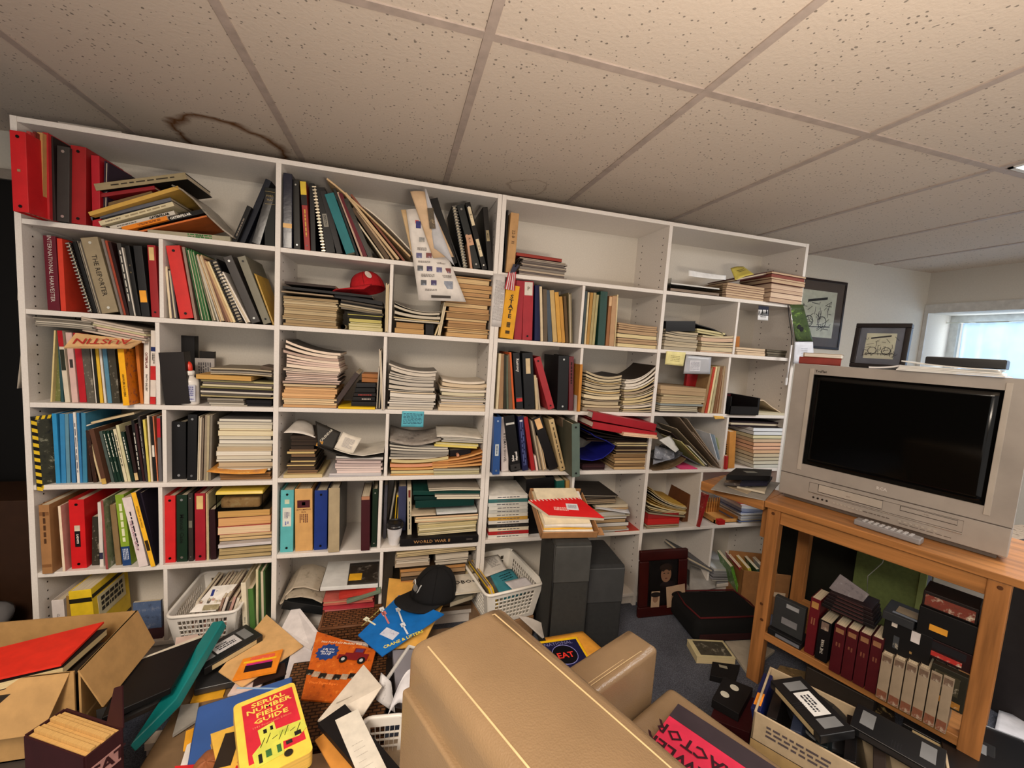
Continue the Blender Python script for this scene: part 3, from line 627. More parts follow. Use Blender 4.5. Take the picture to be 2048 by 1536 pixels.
# hazard striped catalogue hanging at the left panel
q=[(80,245),(385,190),(425,1175),(178,1320)]
w0=[at(*g(*p),Y=YF-.012) for p in q]; w0[1]=at(*g(*q[1]),Y=YF+.02); w0[2]=at(*g(*q[2]),Y=YF+.02)
ex=(w0[2]-w0[3]); ey=(w0[0]-w0[3]); yn=ey.normalized(); xn=(ex-yn*ex.dot(yn)).normalized(); M4=frame(w0[3],xn,yn); wd=.085; ht=ey.length
cat_=thing('magazine','catalog with black and yellow hazard stripe border hanging off left panel','magazine',M4)
put('cover',MB().box(0,wd,0,ht,-.004,0),[MAT((64,66,56),'photo',c2=(150,150,130),c3=(26,30,34))],cat_)
b1=MB(); b2=MB()
for i in range(10):
    y0=ht*i/10; s=ht/10
    for bb,off in((b1,0),(b2,s*.5)):
        n=len(bb.v); bb.v+=[(0,y0+off,.0006),(.013,y0+off-s*.3,.0006),(.013,y0+off+s*.2,.0006),(0,y0+off+s*.5,.0006)]; bb.f.append((n,n+1,n+2,n+3)); bb.m.append(0)
for i in range(3):
    n=len(b1.v); x=.013+i*.014; b1.v+=[(x,0,.0006),(x+.008,0,.0006),(x+.004,.012,.0006),(x-.004,.012,.0006)]; b1.f.append((n,n+1,n+2,n+3)); b1.m.append(0)
    n=len(b1.v); b1.v+=[(x,ht,.0006),(x+.008,ht,.0006),(x+.004,ht-.012,.0006),(x-.004,ht-.012,.0006)]; b1.f.append((n,n+1,n+2,n+3)); b1.m.append(0)
put('yellow_stripes',b1,MAT((226,190,40),'plain'),cat_); put('black_stripes',b2,MAT((24,22,20),'plain'),cat_)
reg(310,810,7.877)
U(4,2,[(266,494,262,262,(26,25,27),'b','black ring binder with silver rivets',{'hc':(180,180,180),'y':.035}),
 (502,655,516,150,(30,29,31),'b','taller black ring binder',{'hc':(150,150,150),'y':.02}),
 (664,712,690,180,(206,196,176),'f','white paper folder'),
 (718,745,746,186,(128,112,100),'f','grey brown folder'),
 (765,800,792,160,(152,138,118),'p','beige booklet'),(804,842,826,165,(172,160,130),'p','light beige booklet'),(846,880,872,160,(124,116,104),'p','grey beige booklet')])
ST(4,2,1000,1835,1060,3,[(140,100,60),(156,112,66)],'brown bottom',nm=('hardback_book','book'),cov=[(110,78,46)],thv=.2)
def sheet(nm,lab,cat,q,mat,th=.0015,bul=(0,0,0),nu=10,nv=6,M=None,z=None,Y=None,depth=None,group=None,mats=None):
    """quad sheet through four world points (bl,br,tr,tl) with a bulge, as a closed thin solid"""
    a,b_,c_,d_=[Vector(p) for p in q]; bu=Vector(bul); nn=(b_-a).cross(d_-a).normalized()
    def fn(s,t): return ((a*(1-s)+b_*s)*(1-t)+(d_*(1-s)+c_*s)*t+bu*math.sin(math.pi*s)*(1 if t is None else 1),nn)
    o=put(nm,MB().grid(fn,nu,nv,th),mats or mat,smooth=True); tag(o,lab,cat,group)
    f=frame((a+b_+c_+d_)/4+bu,b_-a,d_-a,nn); o['w']=(b_-a).length; o['h']=(d_-a).length
    return o,f
del_keys=True
q=[at(*g(812,1048),Y=YF-.02),at(*g(1725,1072),Y=YF-.02),at(*g(1840,905),Y=YF+.1),at(*g(960,918),Y=YF+.1)]
q[2].z=q[3].z=q[0].z+.012; q[2].x=q[1].x+.004; q[3].x=q[0].x+.01
sheet('paper_sheet','orange printed leaflet sticking out of the white stack, fourth shelf','paper',q,MAT((214,146,66),'photo',c2=(226,182,110),c3=(170,120,90)),bul=(0,0,-.006))
ST(4,2,950,1862,222,15,[(226,220,206),(214,206,186),(198,190,172),(226,214,180),(190,170,140)],'white papers',vB=1040,nm=('report','report'),cov=[(150,146,140),(96,92,90),(200,192,170),(176,150,110)],thv=.6,d=.2,y=.012,jit=.012)  # white stack is layered from magazines
# fifth shelf
reg(60,960,7.585)
U(5,1,[(185,345,125,385,(160,116,74),'k','brown cardboard slipcase book',{'y':-.01,'d':.2,'mk':[((90,58,34),.55,.7,.4,1)],'l':[((130,88,52),.85,.9,.9,'band'),((130,88,52),.1,.14,.9,'band')]}),
 (498,538,422,400,(234,214,186),'p','cream booklet',{'y':.0,'sc':(196,140,130)}),
 (632,868,580,305,(204,28,32),'b','wide red ring binder',{'l':[((24,20,22),.32,.55,.36,'black_label'),((205,190,170),.55,.63,.36,'emblem_label')],'t':[('LAEWITS',(235,225,215),.2,.435,'d',.02,.5)]}),
 (940,1050,945,560,(66,62,52),'m','dark photo magazine',{'k':'photo','y':.03}),
 (1062,1120,1024,342,(220,214,208),'m','white magazine with blue foot',{'l':[((60,60,90),.12,.22,.9,'blue_foot')]}),
 (1150,1188,1070,312,(150,74,72),'m','rose magazine with farm cover',{'sc':(120,130,100),'sk':'photo','s2':(210,205,190),'s3':(60,80,50),'y':-.004}),
 (1300,1390,1205,380,(134,110,76),'k','tan cloth book',{'y':.02}),
 (1412,1545,1288,230,(134,164,48),'p','lime green and blue trade book',{'l':[((32,70,128),0,.27,1,'blue_foot')],'mk':[((226,228,190),.6,.55,.6,1),((200,210,230),.16,.16,.7,4)]}),
 (1656,1800,1395,280,(226,212,210),'p','white book titled The Atlantic Group',{'t':[('THE ATLANTIC GROUP',(130,60,100),.4,.46,'d',.012,.32)],'mk':[((50,44,60),.55,.5,.25,1)],'y':-.004}),
 (1836,1908,1532,200,(246,186,42),'p','yellow book titled Caterpillar Chronicle',{'t':[('CATERPILLAR CHRONICLE',(120,84,20),.5,.68,'d',.012)],'l':[((60,44,20),.22,.36,.7,'dark_label')],'y':-.008,'sc':(46,38,56)}),
 (1912,1945,1660,200,(50,40,58),'p','dark purple picture book')])
reg(310,960,7.877)
U(5,2,[(152,326,146,252,(204,38,40),'b','red ring binder'),
 (342,512,336,242,(30,60,42),'b','dark green binder with handwriting',{'hc':(190,190,185),'t':[('Manual Case',(12,22,18),.55,.5,'d',.01,.5,1.2)]}),
 (528,604,518,212,(62,56,52),'b','dark grey binder',{'hc':(190,190,185),'l':[((110,108,96),.5,.6,.7,'grey_label')]}),
 (632,800,622,216,(156,30,42),'b','red binder with cream label',{'l':[(LAB,.77,.965,.62)],'h1':1}),
 (816,830,802,212,(214,186,140),'p','tan folder edge'),(836,850,824,222,(196,186,150),'p','pale folder edge'),
 (872,968,848,470,(58,20,28),'k','oxblood hardback')])
ST(5,2,985,1840,1062,3,[(178,156,112),(190,168,120)],'parts catalog',thv=.25,tilt=.03,nm=('paperback_book','book'),d=.2)
ST(5,2,960,1840,1010,1,[(206,200,200)],'grey catalog in middle',vB=1060,tilt=.03,y=-.012,nm=('paperback_book','book'))
ST(5,2,1000,1838,858,3,[(204,174,128),(214,184,140)],'thick tan book',vB=1008,tilt=.03,nm=('paperback_book','book'),thv=.2)
ST(5,2,975,1835,735,1,[(222,196,160)],'pink edged',vB=856,tilt=.03,cov=[(196,100,90)],nm=('paperback_book','book'),thv=0)
ST(5,2,960,1830,600,1,[(214,164,110)],'peach paged',vB=732,tilt=.03,cov=[(160,90,60)],nm=('paperback_book','book'),thv=0)
ST(5,2,975,1820,488,1,[(200,156,92)],'ochre paged',vB=596,tilt=.02,cov=[(70,60,44)],nm=('paperback_book','book'),thv=0)
def tub():
    yy=YF+.01; a=at(*g(960,486),Y=yy); b_=at(*g(1690,486),Y=yy); c_=at(*g(960,240),Y=yy); W_=b_.x-a.x; H=c_.z-a.z
    t=thing('storage_box','clear plastic box with yellow lid on the tan book stack','box',T(a.x,yy,a.z+.001))
    put('body',MB().box(0,W_,0,.002,0,H).box(0,W_,.16,.162,0,H).box(0,.002,.002,.16,0,H).box(W_-.002,W_,.002,.16,0,H).box(0,W_,0,.162,-.0005,.001),MAT((214,220,204),'glass'),t)
    put('lid',MB().box(-.003,W_+.003,-.003,.165,H,H+.013,0,(0,W_,.004,.16)),MAT((214,186,70),'plastic'),t,bevel=.003)
    put('contents',MB().box(.01,W_-.01,.008,.15,.002,H*.72),MAT((196,148,112),'photo',c2=(216,180,150),c3=(120,80,60)),t,bevel=.01)
tub()
# bottom shelf
reg(60,1120,4.096)
U(6,1,[(205,308,172,335,(222,214,212),'b','white binder marked CLET',{'t':[('CLET',(60,56,66),.3,.66,'d')],'h':False}),
 (318,356,296,298,(156,122,66),'p','tan book')])
pb=U(6,1,[(372,560,312,262,(226,192,40),'k','yellow parts box with black bands and white side label',{'y':-.012,'d':.2,'nm':('parts_box','box'),'l':[((48,44,28),.8,.87,1,'black_band')]})])
h_=.19; xs=.0
for ch in pb.children:
    if ch.name.startswith('cover'): xs=max(v.co.x for v in ch.data.vertices); h_=max(v.co.z for v in ch.data.vertices)
fs=Matrix(((0,0,1,xs+.001),(1,0,0,.1),(0,1,0,h_*.62),(0,0,0,1)))
patch(pb,fs,.15,.085,MAT((206,196,160),'plain'),'side_label'); marks(pb,fs@T(0,.004,.001),.12,.06,(44,40,36),3,gap=.3,seed=5)
for z in (.87,.1): patch(pb,Matrix(((0,0,1,xs+.0008),(1,0,0,.1),(0,1,0,h_*z),(0,0,0,1))),.196,.014,MAT((48,44,28),'plain'),'black_band')
U(6,1,[(850,1085,842,352,(92,112,150),'m','blue landscape picture book facing out',{'y':.08,'d':.012,'k':'photo','c2':(140,150,175),'c3':(60,66,90)})])
ST(6,1,870,1085,665,3,[(196,150,140),(206,180,160)],'pink edged books',y=.01,nm=('hardback_book','book'),cov=[(90,50,50)],d=.2)
# slatted plastic baskets
def basket(lab,M4,w_,d_,h_,col=(228,224,218),nw=12,nh=5,flare=.03):
    t=thing('laundry_basket',lab,'basket',M4); m=MAT(col,'plastic'); b=MB()
    def side(p0,p1,q0,q1,n):
        """lattice between bottom edge p0-p1 and top edge q0-q1"""
        P=lambda s,r:(Vector(p0)*(1-s)+Vector(p1)*s)*(1-r)+(Vector(q0)*(1-s)+Vector(q1)*s)*r
        nn=(Vector(p1)-Vector(p0)).cross(Vector(q0)-Vector(p0)).normalized()*.0022
        def bar(s0,s1,r0,r1):
            c=[P(s0,r0),P(s1,r0),P(s1,r1),P(s0,r1)]; b.poly([x+nn for x in c],[x-nn for x in c])
        m0=.13; bar(0,1,0,.12); bar(0,1,.84,1); bar(0,m0,.12,.84); bar(1-m0,1,.12,.84)
        for i in range(1,n): s=m0+(1-2*m0)*i/n; bar(s-.006,s+.006,.12,.84)
        for j in range(1,nh): r=.12+.72*j/nh; bar(m0,1-m0,r-.011,r+.011)
    B_=[(flare,flare,0),(w_-flare,flare,0),(w_-flare,d_-flare,0),(flare,d_-flare,0)]; T_=[(0,0,h_),(w_,0,h_),(w_,d_,h_),(0,d_,h_)]
    for i,n in ((0,nw),(1,max(5,int(nw*d_/w_))),(2,nw),(3,max(5,int(nw*d_/w_)))): side(B_[i],B_[(i+1)%4],T_[i],T_[(i+1)%4],n)
    put('lattice_wall',b,m,t); put('bottom',MB().box(flare,w_-flare,flare,d_-flare,0,.004),m,t)
    r=.02; pts=[]
    for cx,cy,a0 in ((w_-r,d_-r,0),(r,d_-r,90),(r,r,180),(w_-r,r,270)):
        for k in range(5): a=math.radians(a0+22.5*k); pts.append((cx+(r+.004)*math.cos(a),cy+(r+.004)*math.sin(a),h_))
    pts.append(pts[0]); put('rim',MB().tube(pts,.006,8),m,t,smooth=True); return t
bp=at(*g(1165,640),Y=YF-.05); xL=Xu(REG[0]+1120/REG[2],YF-.07,.19); xR=Xu(REG[0]+1690/REG[2],YF-.07,.19)
basket('white plastic lattice basket of magazines at the bottom of the left bookcase','' or T(xL,YF-.07,.0505),xR-xL,.29,.135,flare=.02)
Wb=xR-xL
for i in range(13):
    x=xL+.03+i*(Wb-.075)/12; col=[(206,196,180),(150,120,104),(216,206,196),(96,90,84),(190,150,140),(220,212,196)][i%6]
    bookat((x,YF-.035+rnd.uniform(0,.02),.058),None,.0085,.2,.15+rnd.uniform(-.012,.02),-.28,col,'m','magazine filed upright in the white basket on the bottom left shelf',{'k':'photo','c2':(220,212,200),'c3':(120,110,100)} if i%3 else {},group='magazines in the bottom left basket')
reg(60,1120,4.096)
q=[at(*g(1305,430),Y=YF-.055),at(*g(1520,415),Y=YF-.05),at(*g(1700,195),Y=YF+.03),at(*g(1500,215),Y=YF+.03)]
def sheet0(q,lab): 
    a,b_,c_,d_=q; nn=(b_-a).cross(d_-a).normalized(); o=put('magazine',MB().poly(q,[p-nn*.003 for p in q]),MAT((226,222,216),'plain')); tag(o,lab,'magazine'); return o,frame((a+b_+c_+d_)/4,b_-a,d_-a,nn)
o,f=sheet0(q,'white magazine with blue square logo leaning in the bottom left basket')
patch(o,f@T(0,.02,.0008),.03,.026,MAT((44,60,140),'plain'),'blue_logo'); text('E',o,f@T(.001,.02,.002),.03,(226,222,216),bold=.04); patch(o,f@T(0,-.035,.0008),.05,.02,MAT((150,140,110),'photo'),'photo')
U(6,2,[(1745,1786,1726,190,(222,212,188),'b','cream binder marked VERSICE',{'y':-.02,'h1':1,'t':[('VERSICE',(40,36,36),.42,.3,'d')]}),
 (1806,1850,1780,240,(76,118,58),'m','grass green magazine',{'y':-.0}),(1852,1872,1850,80,(206,196,160),'p','tall cream paper'),(1880,1935,1870,90,(62,92,50),'f','dark green hanging file')])
xa=at(125,262,Y=YF+.05).x; o=mag('magazine','flat grey papers lying on top of the left bookcase near its corner','magazine',xa,xa+.17,YF+.03,.2,1.8275,.014,(0,0),(120,116,112),(170,164,156),None)
# ---------------- third and fourth columns ----------------
reg(550,330,7.3125)
U(1,3,[(118,250,118,112,(20,28,62),'k','navy volume with cream band',{'gl':1,'l':[((222,180,120),.27,.33,1,'cream_band')],'y':.0}),
 (276,375,252,212,(48,45,42),'b','charcoal binder',{'hc':(150,150,145)}),
 (432,518,366,240,(150,44,40),'b','yellow topped red and black binder',{'l':[((214,184,60),.81,1,1,'yellow_cap'),((50,46,44),.66,.81,1,'dark_band')],'mk':[((206,160,70),.4,.4,.45,1)],'h1':1}),
 (526,600,498,262,(20,18,18),'b','thin black binder',{'h':False}),
 (690,742,545,300,(30,28,26),'s','black spiral binder with worn spine',{'wc':(200,190,170)}),
 (750,890,590,330,(26,24,24),'b','black binder with grey typed label',{'l':[((140,136,126),.4,.6,.5)],'mk':[((60,60,60),.5,.16,.3,2)],'h':False}),
 (905,1000,655,380,(44,40,42),'b','charcoal cassette binder',{'h':False}),
 (1040,1190,722,430,(34,110,116),'k','teal cloth book',{'y':-.005}),
 (1196,1232,850,350,(56,58,58),'p','slate booklet'),
 (1262,1292,905,400,(190,160,140),'p','pale pink booklet'),(1298,1358,930,420,(112,24,40),'p','burgundy booklet'),
 (1366,1440,1000,500,(52,46,36),'m','dark patterned magazine',{'k':'photo','c2':(100,95,80)}),
 (1580,1608,958,510,(210,196,168),'p','cream leaning booklet'),
 (1622,1700,1115,640,(96,76,56),'m','brown leaning magazine'),
 (1722,1758,1190,670,(192,164,130),'m','tan leaning magazine'),
 (1790,1840,1010,420,(196,168,128),'m','long cream tabloid leaning left',{'y':-.01}),
 (1880,1920,1100,440,(130,76,58),'m','russet magazine')],where='on top shelf, third column')
def arc(P0,P1,P2,n=8):
    return [Vector(P0)*(1-t)**2+Vector(P1)*2*t*(1-t)+Vector(P2)*t*t for t in [i/n for i in range(n+1)]]
q=[at(*g(*p),Y=YF-.012) for p in((765,190),(1180,500),(1985,1330))]
drape('magazine','big cream tabloid arching over the leaning books, top shelf third column','magazine',arc(*q),.16,MAT((196,166,124),'plain'),.006)
q=[at(*g(*p),Y=YF-.02) for p in((1285,590),(1600,800),(2110,1380))]
drape('magazine','white catalog with pictures arching behind the hanging flyer, top shelf','magazine',arc(*q),.14,MAT((206,196,180),'photo',c2=(214,204,190),c3=(80,70,60)),.004)
reg(750,360,6.4)
U(1,4,[(900,1078,640,260,(28,27,29),'b','big black leaning binder',{'h':False,'d':.22}),
 (1090,1110,800,300,(40,38,38),'b','black binder edge',{'h':False}),
 (1132,1185,985,325,(52,52,54),'s','dark comb bound report',{'wc':(120,120,116)}),
 (1222,1250,1160,700,(196,150,120),'p','pinkish folder with slip'),
 (1266,1362,1045,325,(46,50,50),'b','slate binder labelled R-6',{'l':[((196,152,122),.37,.53,.9)],'t':[('R-6',(50,40,40),.5,.45,'d')],'hc':(150,150,150),'h':True}),
 (1374,1445,1152,292,(20,18,20),'b','black binder labelled B-1 and D-8',{'l':[((212,196,164),.66,.93,.6),((212,196,164),.2,.46,.6)],'t':[('B-1',(40,32,30),.55,.8,'d'),('D-8',(40,32,30),.55,.33,'d')],'hc':(220,220,215),'h':True}),
 (1452,1518,1378,345,(40,36,34),'b','black binder with small tan label',{'l':[((150,136,104),.47,.64,.6)],'mk':[((60,50,40),.55,.08,.3,1)],'h':False})],where='at right end of top shelf')
# hanging flyer
q=[at(*g(*p),Y=YF-.03) for p in((560,1540),(1165,1560),(900,520),(398,378))]; q[2]=at(*g(690,380),Y=YF-.01)
o,f=sheet('flyer','long white flyer with small machine pictures hanging from the top shelf','flyer',q,MAT((216,210,204),'plain'),.0012,bul=(0,-.012,0))
w_,h_=.085,.2
def fp(u,v,wd,ht,mat,nm): # picture placed on the flyer
    a=(q[0]*(1-u)+q[1]*u)*(1-v)+(q[3]*(1-u)+q[2]*u)*v+Vector((0,-.012*math.sin(math.pi*u)-.0018,0))
    ff=frame(a,q[1]-q[0],q[3]-q[0]); return patch(o,ff,wd,ht,mat,nm,.0003)
for i,(u,v) in enumerate(((.18,.5),(.45,.5),(.15,.36),(.38,.355),(.62,.345),(.85,.34),(.17,.2),(.4,.2))):
    fp(u,v,.021,.019,MAT([(90,90,130),(120,60,60),(80,84,90),(70,60,110)][i%4],'photo',c2=(170,180,200),c3=(60,40,30)),'picture')
fp(.73,.18,.034,.03,MAT((130,136,150),'photo',c2=(170,180,190),c3=(60,70,90)),'picture'); fp(.48,.045,.075,.010,MAT((70,62,58),'plain'),'caption_bar')
fp(.36,.83,.018,.026,MAT((60,60,130),'plain'),'blue_logo'); fp(.34,.86,.013,.012,MAT((190,60,60),'plain'),'red_logo'); fp(.36,.67,.02,.017,MAT((140,140,140),'photo'),'picture')
for i,(u,v,ww,rr) in enumerate(((.3,.57,.035,3),(.28,.43,.045,2),(.7,.42,.04,2),(.3,.28,.05,3),(.75,.275,.04,3),(.3,.12,.045,2))):
    a=(q[0]*(1-u)+q[1]*u)*(1-v)+(q[3]*(1-u)+q[2]*u)*v+Vector((0,-.012*math.sin(math.pi*u)-.0022,0)); marks(o,frame(a,q[1]-q[0],q[3]-q[0]),ww,.004*rr,(110,104,100),rr,seed=i)
q=[at(*g(*p),Y=YF-.045) for p in((745,1000),(1010,985),(640,150),(450,148))]
o,f=sheet('brochure','tan brochure with tractor photo folded over the hanging flyer','brochure',q,MAT((206,176,142),'plain'),.001,bul=(0,-.008,0))
patch(o,f@T(.004,.02,.009),.022,.075,MAT((90,80,66),'photo',c2=(170,150,120),c3=(30,28,26)),'photo',.0003)
q=[at(*g(*p),Y=YF-.052) for p in((755,870),(1020,1100),(650,130),(632,112))]
sheet('leaflet','grey white map leaflet fold hanging beside the flyer, top shelf','leaflet',q,MAT((182,182,186),'plain'),.001,bul=(.004,-.006,0))
q=[at(*g(*p),Y=YF-.02) for p in((470,960),(560,1050),(500,372),(332,382))]
sheet('paper_folder','tan folder edge left behind the hanging flyer, top shelf','folder',q,MAT((202,172,130),'plain'),.003)
# second shelf third column
reg(550,520,8.533)
sx0,sx1,sz=ST(2,3,118,1085,640,13,PBEIGE,'beige',nm=('journal','journal'),thv=.5,y=.01,jit=.012)  # beige stack is made of magazines
FL_(2,3,(108,545),(990,632),26,(150,130,104),'magazine','bent brown magazine under the long binders, second shelf third column','magazine',kind='m',y=-.005)
FL_(2,3,(128,486),(1660,648),44,(34,32,34),'ring_binder','long black binder with white page edge lying across both stacks','binder',kind='p',y=.0,pg=(226,218,206))
FL_(2,3,(165,405),(1030,486),46,(60,40,32),'hardback_book','brown book with tan page edge topmost above the black binder','book',kind='p',y=.01,pg=(196,160,124))
ST(2,3,1250,1838,1010,4,[(196,184,110),(170,156,110),(206,196,150)],'yellowish parts list',cov=[(40,38,30),(170,160,90)],y=.015,thv=.5)
ST(2,3,1215,1845,900,3,[(196,186,96),(60,56,48)],'black and yellow',vB=1005,cov=[(26,24,24)],y=.01)
layer(2,3,1100,1850,890,730,5,[(120,110,96),(150,136,110),(190,176,150),(40,38,38),(90,80,70)],'bent booklet under the red cap on second shelf, third column',y=.01,tilt=-.09,d=.2)
FL_(2,3,(1010,640),(1830,775),70,(38,36,40),'ring_binder','dark soft binder lying just under the red cap, second shelf','binder',kind='p',y=.02,pg=(90,88,90))
U(2,3,[(1875,1925,1895,395,(206,188,150),'f','thin cream folder upright by the divider',{'y':-.01})])
p=at(*g(1165,1118),Y=YF+.005); t=put('paper_roll',MB().lathe([(.0088,0),(.0088,.2),(.0052,.2),(.0052,0),(.0088,0)],20),MAT((206,190,164),'plain'),None,T(p.x,YF+.005,ZA2[1]+.0094)@Matrix.Rotation(-math.pi/2,4,'X'),smooth=False); tag(t,'rolled paper tube end on the second shelf beside beige stack','tube')
def cap(lab,M4,crown,brimc,r=.085,rot=0,logo=None,hgt=.105):
    t=thing('baseball_cap',lab,'cap',M4); m=MAT(crown,'cloth')
    def dome(a,b_):
        ph=a*2*math.pi; th=b_*math.pi/2; rr=math.cos(th)**.8; k=1+.1*math.cos(ph)
        p=Vector((r*1.12*rr*math.cos(ph),r*.93*rr*math.sin(ph),hgt*math.sin(th)**.9*(1-.08*math.cos(ph)*(1-b_)))); return (p,p.normalized())
    put('crown',MB().grid(dome,36,12,.0025),m,t,smooth=True)
    def brim(a,b_):
        ph=(a-.5)*math.pi*.92; R_=1+b_*.92*math.cos(ph)**.7 if abs(ph)<math.pi/2 else 1
        x=r*1.1*math.cos(ph); y=r*.93*math.sin(ph); x2=x+b_*.072*max(0,math.cos(ph*.9))**.5; return (Vector((x2,y*(1+.04*b_),.004-.018*(y/r)**2*b_-.004*b_)),Vector((0,0,1)))
    put('brim',MB().grid(brim,24,6,.003),MAT(brimc,'cloth'),t,smooth=True)
    put('button',MB().lathe([(.006,0),(.005,.004),(.001,.005)],12),m,t,T(0,0,hgt-.001),smooth=True)
    for k in range(3):
        b=MB(); pts=[dome((k/3)%1 if j<=8 else ((k/3)+.5)%1,(j/8 if j<=8 else 2-j/8))[0]*1.006 for j in range(17)]; b.tube(pts,.0009,5); put('seam',b,MAT(tuple(int(v*.7) for v in crown),'cloth'),t)
    return t
def cappatch(t,cols,r=.085):
    b=MB().lathe([(.026,0),(.026,.0015),(.02,.0022)],24,1,.8); M=T(.085,0,.052)@Matrix.Rotation(math.radians(72),4,'Y'); o=put('badge',b,MAT(cols[0],'plain'),t,M)
    return o
p=at(*g(1560,560),Y=YF+.06)
rc=cap('red cap with oval white badge crumpled on top of the black binders','' or T(p.x+.005,YF+.085,p.z+.012)@Matrix.Rotation(math.radians(205),4,'Z')@Matrix.Rotation(math.radians(18),4,'X')@Matrix.Rotation(math.radians(8),4,'Y'),(172,24,32),(176,30,38),r=.062,hgt=.075)
o=put('badge',MB().lathe([(.02,0),(.02,.001),(.001,.0016)],24,.6,1),MAT((214,200,190),'plain'),rc,T(.01,.052,.045)@Matrix.Rotation(math.radians(-62),4,'X'))
# second shelf fourth column
reg(770,540,8.533)
ST(2,4,160,680,900,2,[(172,134,88),(186,148,96)],'old tan book',nm=('hardback_book','book'),cov=[(130,96,60)],thv=.1,y=.01,vB=None)
U(2,4,[(690,835,690,915,(22,18,20),'k','short black book below curled magazines',{'y':.02})])
ST(2,4,135,950,690,5,[(212,190,144),(188,170,130),(150,140,124),(196,186,168)],'curled',cl=160,cr=70,vB=895,thv=.6,y=.0)
U(2,4,[(842,868,925,900,(206,184,140),'p','short cream booklet leaning right'),(895,945,1010,555,(222,206,172),'f','cream folder leaning right')],where='on second shelf, fourth column')
ST(2,4,985,1790,120,18,[(180,140,96),(196,158,108),(160,124,84),(206,176,130)],'brown paged',nm=('manual','manual'),thv=.6,y=.012,jit=.02,cov=[(96,72,48),(130,96,60),(60,50,40)])  # these are brown paged magazines
# third shelf third column
reg(550,660,8.533)
ST(3,3,105,1060,930,10,[(226,180,128),(206,160,112),(216,190,150),(236,204,160)],'tall curled',thv=.55,y=.004,jit=.012,skj=.05)
ST(3,3,118,1120,330,15,[(226,200,186),(206,184,170),(236,216,196),(190,164,150)],'tall curled',cl=190,cr=0,vB=925,thv=.6,y=-.002,jit=.014,p=2.2,skj=.06)
FL_(3,3,(1060,1290),(1440,760),80,(70,44,30),'plastic_bag','crumpled brown plastic wrapped folder leaning on the tall stack','bag',kind='m',y=.015,o={'gl':1})
ST(3,3,1060,1725,1315,1,[(236,196,40)],'yellow tray',nm=('tray','tray'),cov=[(226,186,36)],y=-.004,d=.16,lab='flat yellow tray under the tape boxes on third shelf')
for i,(v0,v1,cc,tc) in enumerate(((1300,1215,(34,30,30),None),(1210,1140,(30,26,28),(210,200,190)),(1135,1075,(40,30,30),(190,60,50)),(1070,985,(26,25,26),None),(980,900,(46,46,50),None))):
    t=FL_(3,3,(1300+i*22,v0),(1720-(i%2)*12,v0+2),v0-v1,cc,'cassette_case','black cassette case %s in the small pile on third shelf'%(['lowest of the pile','with white lettering','with red and white label','second from top','topmost under wooden blocks'][i]),'case',kind='k',y=.012,d=.12,pg=(60,56,56),o={'mk':[(tc,.5,.6,.4,1)]} if tc else {})
for i,(v0,v1) in enumerate(((888,815),(812,745))):
    FL_(3,3,(1480,v0),(1755,v0+8),v0-v1,(166,108,58),'wooden_block','%s tan block on the cassette pile, third shelf'%('lower','upper')[i],'block',kind='k',y=.03,d=.1,pg=(150,96,52))
U(3,3,[(1728,1742,1765,640,(206,196,180),'p','thin pale card beside cassettes'),(1752,1800,1790,640,(24,22,24),'f','black card folder'),(1815,1850,1775,330,(214,204,190),'f','curled white paper at divider',{'y':-.015,'sc':(216,206,190)})])
# third shelf fourth column
reg(760,670,8.533)
ST(3,4,120,945,600,15,[(226,218,206),(214,204,190),(206,196,180),(226,206,176),(196,188,176)],'white curled left',nm=('catalog','catalog'),cl=150,cr=55,thv=.6,y=.004,jit=.012,p=2.4)  # left curled stack holds magazines
ST(3,4,985,1800,800,13,[(216,196,166),(226,214,196),(206,196,184),(216,206,176)],'white curled right',nm=('catalog','catalog'),cl=60,cr=50,thv=.6,y=.004,jit=.014,p=2.4)  # magazines again in the right stack
zz=ZA2[2]
q=[at(802.0,853.5,Y=YF-.003),at(846.5,854.5,Y=YF-.003),at(848,823,Y=YF-.003),at(804.5,822,Y=YF-.003)]
o,f=sheet('note_card','light blue handwritten note card taped to the shelf edge','note',q,MAT((92,178,196),'plain'),.0006); marks(o,f@T(0,.002,.0008),.075,.045,(40,70,96),8,gap=.6,seed=3)
# fourth shelf third column
reg(550,820,8.533)
ST(4,3,120,830,1105,1,[(214,194,150)],'cream',cov=[(190,170,120)],lab='cream booklet at base of the dark magazine stack, fourth shelf',y=-.004)
ST(4,3,190,745,440,14,[(120,92,66),(150,116,84),(90,70,52),(206,178,120),(70,56,46)],'dark narrow',nm=('paper_folder','folder'),vB=1100,cov=[(34,28,24),(60,46,36)],thv=.6,y=.01,jit=.02,d=.2)
q=[at(*g(150,385),Y=YF-.0),at(*g(690,470),Y=YF-.0),at(*g(640,245),Y=YF+.16),at(*g(385,205),Y=YF+.16)]
q[2].z=q[1].z+.02;q[3].z=q[0].z+.02
sheet('paper_sheet','white sheet of paper on the dark magazine stack, fourth shelf','paper',q,MAT((220,214,206),'plain'),.002,bul=(0,0,.008))
ST(4,3,905,1820,1085,2,[(206,200,200),(190,186,190)],'pale grey lower',y=.0,thv=.2)
ST(4,3,985,1855,800,7,[(214,196,192),(206,202,196),(196,176,172),(226,206,200)],'pinkish white',vB=1080,cl=30,thv=.5,y=.004,jit=.014)
